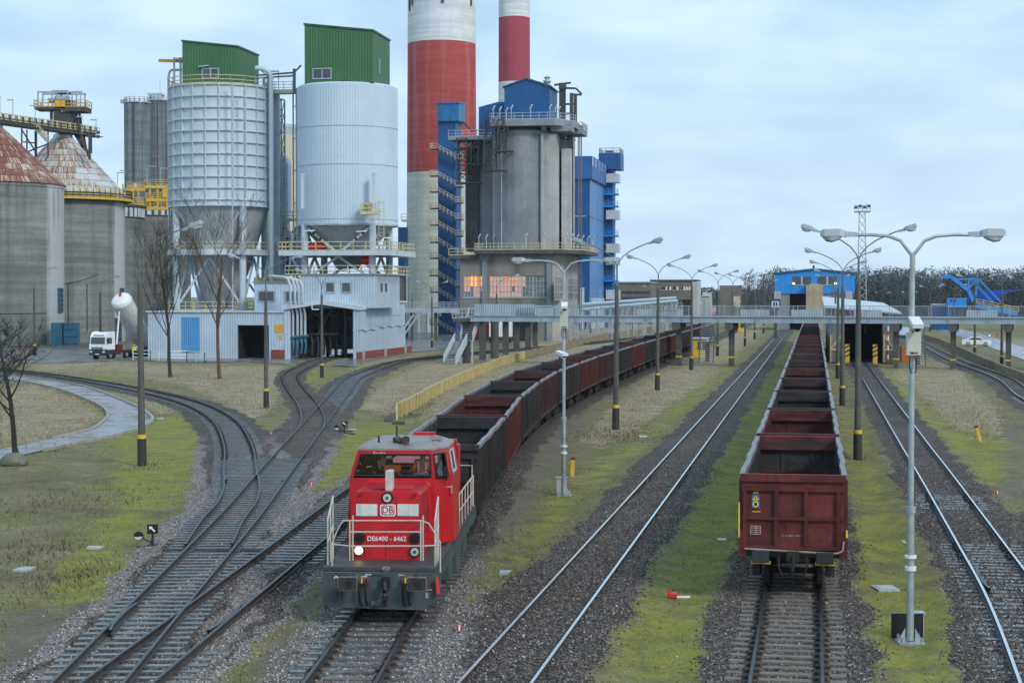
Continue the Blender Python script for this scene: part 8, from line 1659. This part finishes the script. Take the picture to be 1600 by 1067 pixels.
for px, py, w_, d_, lb in ((796, 897, .6, .75, 'square concrete cover in the moss right of the locomotive'), (1383, 921, .62, .8, 'pale concrete cover in the moss left of the right camera mast'), (1421, 849, .5, .5, 'small concrete cover behind the right camera mast'), (1128, 845, .3, .4, 'small pale cover in the moss left of the right hand train'), (1005, 683, .5, .9, 'concrete cover near the foot of the nearest middle lamp post'), (250, 655, .6, .8, 'concrete cover beside the wet path kerb'), (149, 857, .5, .4, 'flat grey plate in the grass left of the lower point lever'), (38, 891, .5, .7, 'flat grey plate in the grass at the left edge'), (547, 672, .8, .5, 'dark plate in the grass behind the upper point lever'), (1490, 655+0, .01, .01, '')):
    if not lb: continue
    g = G(px, py); a = MB(); a.box(-w_/2, -d_/2, 0, w_/2, d_/2, .07)
    if w_ > .55: a.box(-w_*.36, -d_*.36, .07, w_*.36, d_*.36, .082)
    o = a.build('cover_slab', slabc); o.location = g; o.rotation_euler = (0, 0, rnd.uniform(-.2, .1)); tag(o, lb, 'cover slab')
def ypost(label, px, py, h, tilt, px2=0):
    g = G(px, py); o = thing('yellow_post', label, 'post', tuple(g)); o.rotation_euler = (0, tilt, 0); a = MB(); a.box(-.09, -.06, -.1, .09, .06, h); a.build('post', K['yellow'], o); a = MB(); a.box(-.1, -.07, h, .1, .07, h+.12); a.build('cap', M('dark_red_cap', (.12,.02,.025), .6) if 'dark_red_cap' not in bpy.data.materials else bpy.data.materials['dark_red_cap'], o)
ypost('upright yellow post with dark red cap behind the camera mast near the left train', 894, 745, .8, R(2)); ypost('tilted yellow post with dark red cap in the grass at the right', 1532, 690, .85, R(-16))
g = G(1056, 934); o = thing('red_debris', 'small red and white broken marker lying in the moss left of the right hand train', 'debris', tuple(g)); a = MB(); a.cbox((-.1, 0, .08), (.25, .2, .14)); a.tube([(-.1, 0, .1), (-.18, .05, .2)], .05, 6); a.build('red_piece', K['red'], o, bevel=.02); a = MB(); a.beam((0, 0, .03), (.4, .04, .03), .07, .05); a.build('white_stick', K['white'], o)
# yellow fence of upright boards, turning brown further on
def fence(label, pts, h, mt, base_m=K['conc_dk']):
    b = G(*pts[0]); o = thing('board_fence', label, 'fence', tuple(b), 0, 'low fences left of the left train'); a = MB(); t = MB(); pp_ = [G(*p)-b for p in pts]
    for p, r_ in zip(pp_, pp_[1:]):
        k = max(1, int((r_-p).length/2.2))
        for i in range(k):
            A_, B_ = p.lerp(r_, i/k), p.lerp(r_, (i+.985)/k); dz_ = rnd.uniform(-.03, .03); a.beam(A_+Vector((0,0,.12+h/2+dz_)), B_+Vector((0,0,.12+h/2+dz_)), .05, h); t.beam(A_+Vector((0,0,h+.14+dz_)), B_+Vector((0,0,h+.14+dz_)), .09, .06); t.box(A_.x-.06, A_.y-.02, 0, A_.x+.06, A_.y+.1, h+.1)
    a.build('board_panel', mt, o); t.build('cap_rail', K['cream_rail'] if mt is K['yellow_old'] else mt, o)
fence('weathered yellow board fence left of the left train', [(620, 656), (642, 644), (683, 619), (730, 596), (780, 574), (820, 562)], .95, K['yellow_old'])
fence('brown continuation of the yellow fence towards the footbridge', [(821, 561.5), (870, 549), (930, 535), (1000, 521), (1060, 508)], .95, M('brown_boards', (.26,.2,.11), .85, var=.3, scale=.6, streak=.6, scol=(.12,.09,.05), sscale=1.5))
g = G(630, 663); a = MB(); a.cbox((-.3, 0, .1), (.8, .35, .22)); o = a.build('concrete_block', K['conc_dk'], bevel=.04); o.location = g; tag(o, 'dark concrete block lying at the near end of the yellow fence', 'block'); a = MB(); a.cbox((0, 0, .1), (.6, .4, .25)); o = a.build('concrete_block', K['conc_dk'], bevel=.04); o.location = G(607, 659); tag(o, 'dark concrete block in the grass left of the yellow fence end', 'block')
g = G(208, 563); o = thing('pipe_fence', 'white pipe fence between the tank truck and the loading hall', 'fence', tuple(g)); a = MB(); fp = [G(*p)-g for p in ((208, 563), (235, 564), (262, 565), (292, 565), (320, 567), (340, 568))]; a.rail(fp, 1.35, 2.2, .05, 3, toe=False); a.build('rail', K['white'], o)
# ---------------------------------------------------------------- tank truck with tipped silo trailer
def wheel(mb, x, y, z, r, w_=.3, mi=0, hub=1): mb.tube([(x-w_/2, y, z), (x+w_/2, y, z)], r, 20, mi); mb.tube([(x-w_/2-.02, y, z), (x+w_/2+.02, y, z)], r*.5, 12, hub)
tyre = M('tyre_rubber', (.02,.02,.02), .85); fr = Fr(G(152, 561.5), R(-21.5)); tk = fthing('tank_truck', 'white lorry with its grey cement tank tipped up on a hydraulic ram', 'truck', fr)
a = MB(); a.prism([(-1.25, .55), (1.25, .55), (1.25, 1.35), (-1.25, 1.35)], 0.02, .3, 'y'); a.box(-1.25, .3, .6, 1.25, 2.1, 1.3); a.build('bumper', M('dark_bumper', (.03,.033,.038), .5), tk, bevel=.05)
a = MB(); a.prism([(-.0, 1.35), (.12, 2.0), (.28, 2.95), (.5, 3.35), (.9, 3.62), (2.2, 3.62), (2.2, 1.3), (.0, 1.3)], -1.24, 1.24, 'x'); cbt = a.build('cab', K['white'], tk, bevel=.06)
a = MB(); a.add([(-1.12, .085, 2.03), (1.12, .085, 2.03), (1.05, .245, 2.92), (-1.05, .245, 2.92)], [(0,1,2,3)]); a.add([(1.255, .6, 2.05), (1.255, 1.55, 2.05), (1.255, 1.55, 2.85), (1.255, .75, 2.85)], [(0,1,2,3)]); a.add([(-1.255, .6, 2.05), (-1.255, 1.55, 2.05), (-1.255, 1.55, 2.85), (-1.255, .75, 2.85)], [(0,1,2,3)]); a.build('window', K['winglass'], cbt)
a = MB(); a.box(-.85, -.035, 1.28, .85, .03, 1.62); gr = a.build('grille', M('grille_dark', (.05,.055,.06), .4, .3), cbt); a = MB()
for i in range(3): a.box(-.83, -.05, 1.33+i*.1, .83, -.036, 1.37+i*.1)
a.build('grille_bar', K['galv'], gr); a = MB(); k = [(.17*math.cos(t), -.06, 1.5+.17*math.sin(t)) for t in np.linspace(0, 6.283, 21)]; a.tube(k, .018, 5)
for t in (90, 210, 330): a.beam((0, -.06, 1.5), (.16*math.cos(R(t)), -.06, 1.5+.16*math.sin(R(t))), .03, .03)
a.build('star_emblem', M('chrome', (.8,.8,.8), .15, 1), gr)
for s in (-1, 1): a = MB(); a.box(s*1.0-.2, -.02, .88, s*1.0+.2, .04, 1.12); a.build('headlight', glassw, tk); a = MB(); a.box(s*1.4-.1, .35, 2.1, s*1.4+.1, .5, 2.85); a.build('mirror', K['black'], cbt)
a = MB(); a.box(-.3, -.02, .62, .3, .02, .74); a.build('number_plate', K['white'], tk); a = MB()
for i in range(15): a.box(-.8+i*.11, .33, 3.08, -.8+i*.11+.07, .4, 3.2)
a.build('lettering', M('grey_lettering', (.1,.1,.12), .6), cbt); a = MB(); a.box(-.35, .9, 3.62, .45, 1.6, 3.68); a.build('roof_hatch', K['black'], cbt)
a = MB(); a.box(-.45, 1.5, .75, .45, 6.2, 1.05); a.box(-.5, 5.2, .75, .5, 13, 1.1); a.box(-1.1, 2.4, .55, -.5, 3.8, 1.1); a.box(.55, 2.4, .55, 1.1, 3.8, 1.1); a.box(-1.1, 3.0, 1.1, 1.1, 4.2, 1.9) ; a.build('chassis', M('dark_red_chassis', (.09,.02,.022), .6, var=.3), tk)
for y in (1.25, 5.0, 9.2, 10.5, 11.8):
    for s in (-1, 1): a = MB(); wheel(a, s*1.05, y, .52, .52, .34); a.build('wheel', [tyre, K['galv']], tk, True)
ang = R(48); ca, sa = math.cos(ang), math.sin(ang); py0, pz0 = 10.3, 1.75; L_ = 7.9; r_ = 1.4; a = MB(); ax = Vector((0, -ca, sa)); up = Vector((0, sa, ca)); b0_ = Vector((0, py0, pz0))+up*.5
prof = [(-1.6, .35), (-.8, .8), (-.2, 1.15), (.3, r_), (L_-.5, r_), (L_-.45, r_+.03), (L_-.4, r_)]; a.tube([b0_+ax*t for t, _ in prof], [w_ for _, w_ in prof], 28); tank = a.build('tank', M('dusty_tank', (.78,.77,.75), .5, .1, var=.2, scale=.4, streak=.3, scol=(.28,.24,.21), sscale=.8), tk, True)
prof = [(L_-.4, r_-.01), (L_-.1, r_*.97), (L_+.15, r_*.8), (L_+.3, r_*.45), (L_+.34, .05)]; a = MB(); a.tube([b0_+ax*t for t, _ in prof], [w_ for _, w_ in prof], 28); a.build('tank_dome', K['white'], tank, True)
a = MB(); 
for t in np.linspace(1, L_-.6, 9): p = b0_+ax*t+up*r_; a.beam(p, p+up*.35, .05, .05)
for sx in (-.4, .4): a.beam(b0_+ax*.8+up*(r_+.02)+Vector((sx, 0, 0)), b0_+ax*(L_-.5)+up*(r_+.02)+Vector((sx, 0, 0)), .06, .06); a.beam(b0_+ax*.8+up*(r_+.4)+Vector((sx, 0, 0)), b0_+ax*(L_-.5)+up*(r_+.4)+Vector((sx, 0, 0)), .05, .05)
for t in (2, 4, 6): p = b0_+ax*t+up*r_; a.tube([p, p+up*.2], .28, 12)
a.build('walkway', K['galv'], tank); a = MB(); top_ = b0_+ax*(L_+.35)+up*.4; a.tube([(0, 4.3, 1.2), tuple(top_)], [.14, .09], 10); a.build('ram', K['white'], tk, True); a = MB(); a.tube([top_-Vector((0,.1,.3)), top_+Vector((0, -.1, .35))], .17, 8); a.build('ram_head', K['red'], tk); a = MB(); a.tube([(0, 9.6, .9), (0, 9.9, 2.0), (.2, 10.2, 2.6)], .5, 10); a.build('outlet_cone', K['galv'], tk, True)
p = fr.q(193, 548, 5.0); m_ = Matrix.Translation(tk.location) @ Matrix.Rotation(fr.rot, 4, 'Z'); person('person in bright yellow hi vis jacket standing beside the tank truck', tuple(m_ @ Vector((2.0, 5.6, 0)))[:2]+(GZ+.05,), R(20), STAND, hiv_y, navy, cap=hiv_y)
# white saloon car, white lorry behind the piers
def saloon(label, px, py, rot, sc=1.0):
    g = G(px, py); o = thing('parked_car', label, 'car', tuple(g+Vector((0,0,.06))), rot); pf = [(-2.3, .35), (2.25, .35), (2.35, .6), (2.25, .88), (1.2, 1.0), (.45, 1.42), (-.75, 1.45), (-1.6, 1.05), (-2.25, 1.0), (-2.35, .65)]
    a = MB(); a.prism(pf, -.85, .85, 'y'); b = a.build('body', K['white'], o, bevel=.06); a = MB()
    for y in (-.86, .86): a.add([(1.05, y, 1.02), (.42, y, 1.36), (-.72, y, 1.39), (-1.4, y, 1.05)], [(0,1,2,3)])
    a.add([(1.22, -.72, 1.02), (1.22, .72, 1.02), (.5, .66, 1.405), (.5, -.66, 1.405)], [(0,1,2,3)]); a.build('window', K['winglass'], b)
    for x in (-1.4, 1.4):
        for y in (-.78, .78): w_ = MB(); w_.tube([(x, y-.11, .32), (x, y+.11, .32)], .33, 18); wh = w_.build('wheel', tyre, o, True); w_ = MB(); w_.tube([(x, y-.12, .32), (x, y+.12, .32)], .2, 12); w_.build('rim', K['galv'], wh)
    for y in (-.6, .6): a = MB(); a.cbox((2.28, y, .7), (.1, .3, .14)); a.build('headlight', glassw, o)
    o.scale = (sc,)*3; return o
saloon('white saloon car parked behind the retaining wall on the side road', 1526, 541, R(-14))
saloon('distant white car by the gate in front of the far brick building', 1074, 493, R(-70), 1.1)
g = G(782, 536); o = thing('lorry', 'white box lorry parked behind the dark bridge piers', 'truck', tuple(g), R(-8)); s = g.y/F; a = MB(); a.box(-18*s, 0, 1.1, 16*s, 2.5, 4.1); a.build('box_body', K['white'], o, bevel=.05); a = MB(); a.box(-20*s, .05, .6, 17*s, 2.45, 1.1); a.build('chassis', K['steel_dk'], o)
for x in (-14, -8, 8, 13): a = MB(); a.tube([(x*s, -.05, .5), (x*s, .3, .5)], .5, 14); a.build('wheel', tyre, o, True)
# signs
g = G(1115, 500); o = thing('warning_board', 'pink and white board on posts beyond the footbridge', 'sign', tuple(G(1115, 500)+Vector((0,0,0)))); s = g.y/F; a = MB(); a.box(-5*s, 0, 8*s, 4*s, .1, 22*s); b = a.build('board', M('pink_board', (.62,.2,.3), .6, var=.1), o); text('SX', 8*s, white_let, b, (-.5*s, -.02, 16*s), bold=.02); a = MB(); a.box(-4*s, .1, 0, -3.4*s, .2, 8*s); a.box(2.8*s, .1, 0, 3.4*s, .2, 8*s); a.build('post', K['steel_gr'], o)
g = G(1546, 535); o = thing('round_sign', 'round road sign on a thin post behind the white car', 'sign', tuple(G(1546, 534))); s = g.y/F; a = MB(); a.tube([(0, 0, 10*s), (0, .06, 10*s)], 3*s, 18); d_ = a.build('rim', K['black'], o); a = MB(); a.tube([(0, -.03, 10*s), (0, -.01, 10*s)], 2.2*s, 18); a.build('face', K['white'], d_); a = MB(); a.box(-.05, 0, 0, .05, .08, 8*s); a.build('post', K['steel_gr'], o)
for px, py, lb in ((39, 553, 'small red hydrant in front of the leftmost silo'), (1559, 528, 'small red hydrant in the grass beyond the side road')):
    g = G(px, py); o = thing('hydrant', lb, 'hydrant', tuple(g), 0, 'red hydrants'); a = MB(); a.tube([(0, 0, 0), (0, 0, .75), (0, 0, .9)], [.13, .13, .05], 10); a.build('barrel', K['red'], o, True); a = MB(); a.tube([(-.2, 0, .6), (.2, 0, .6)], .06, 8); a.build('outlet', K['red'], o, True)
g = G(98, 539.5); o = thing('container', 'pair of open teal blue steel containers in front of the second silo', 'container', tuple(g), R(5)); s = g.y/F; a = MB(); a.box(-18*s, 0, 0, -.1, 3, 35*s); a.build('tall_panel', K['blue_door'], o); a = MB(); a.box(.1, .3, 0, 23*s, 2.6, 35*s)
for k in range(3): a.box(.1, .15, (3+k*11)*s, 23*s, .3, (5+k*11)*s)
a.build('ribbed_panel', K['blue_door'], o)
# ---------------------------------------------------------------- air
hm = bpy.data.materials.new('haze'); hm.use_nodes = True; t = hm.node_tree; t.nodes.clear(); out = t.nodes.new('ShaderNodeOutputMaterial'); pv = t.nodes.new('ShaderNodeVolumePrincipled')
pv.inputs['Color'].default_value = (.8, .88, .97, 1); pv.inputs['Density'].default_value = .00006; pv.inputs['Anisotropy'].default_value = 0.0; t.links.new(pv.outputs[0], out.inputs['Volume'])
a = MB(); a.box(-1500, -100, GZ-1.2, 1500, 1400, 140); o = a.build('haze', hm); tag(o, kind='stuff')
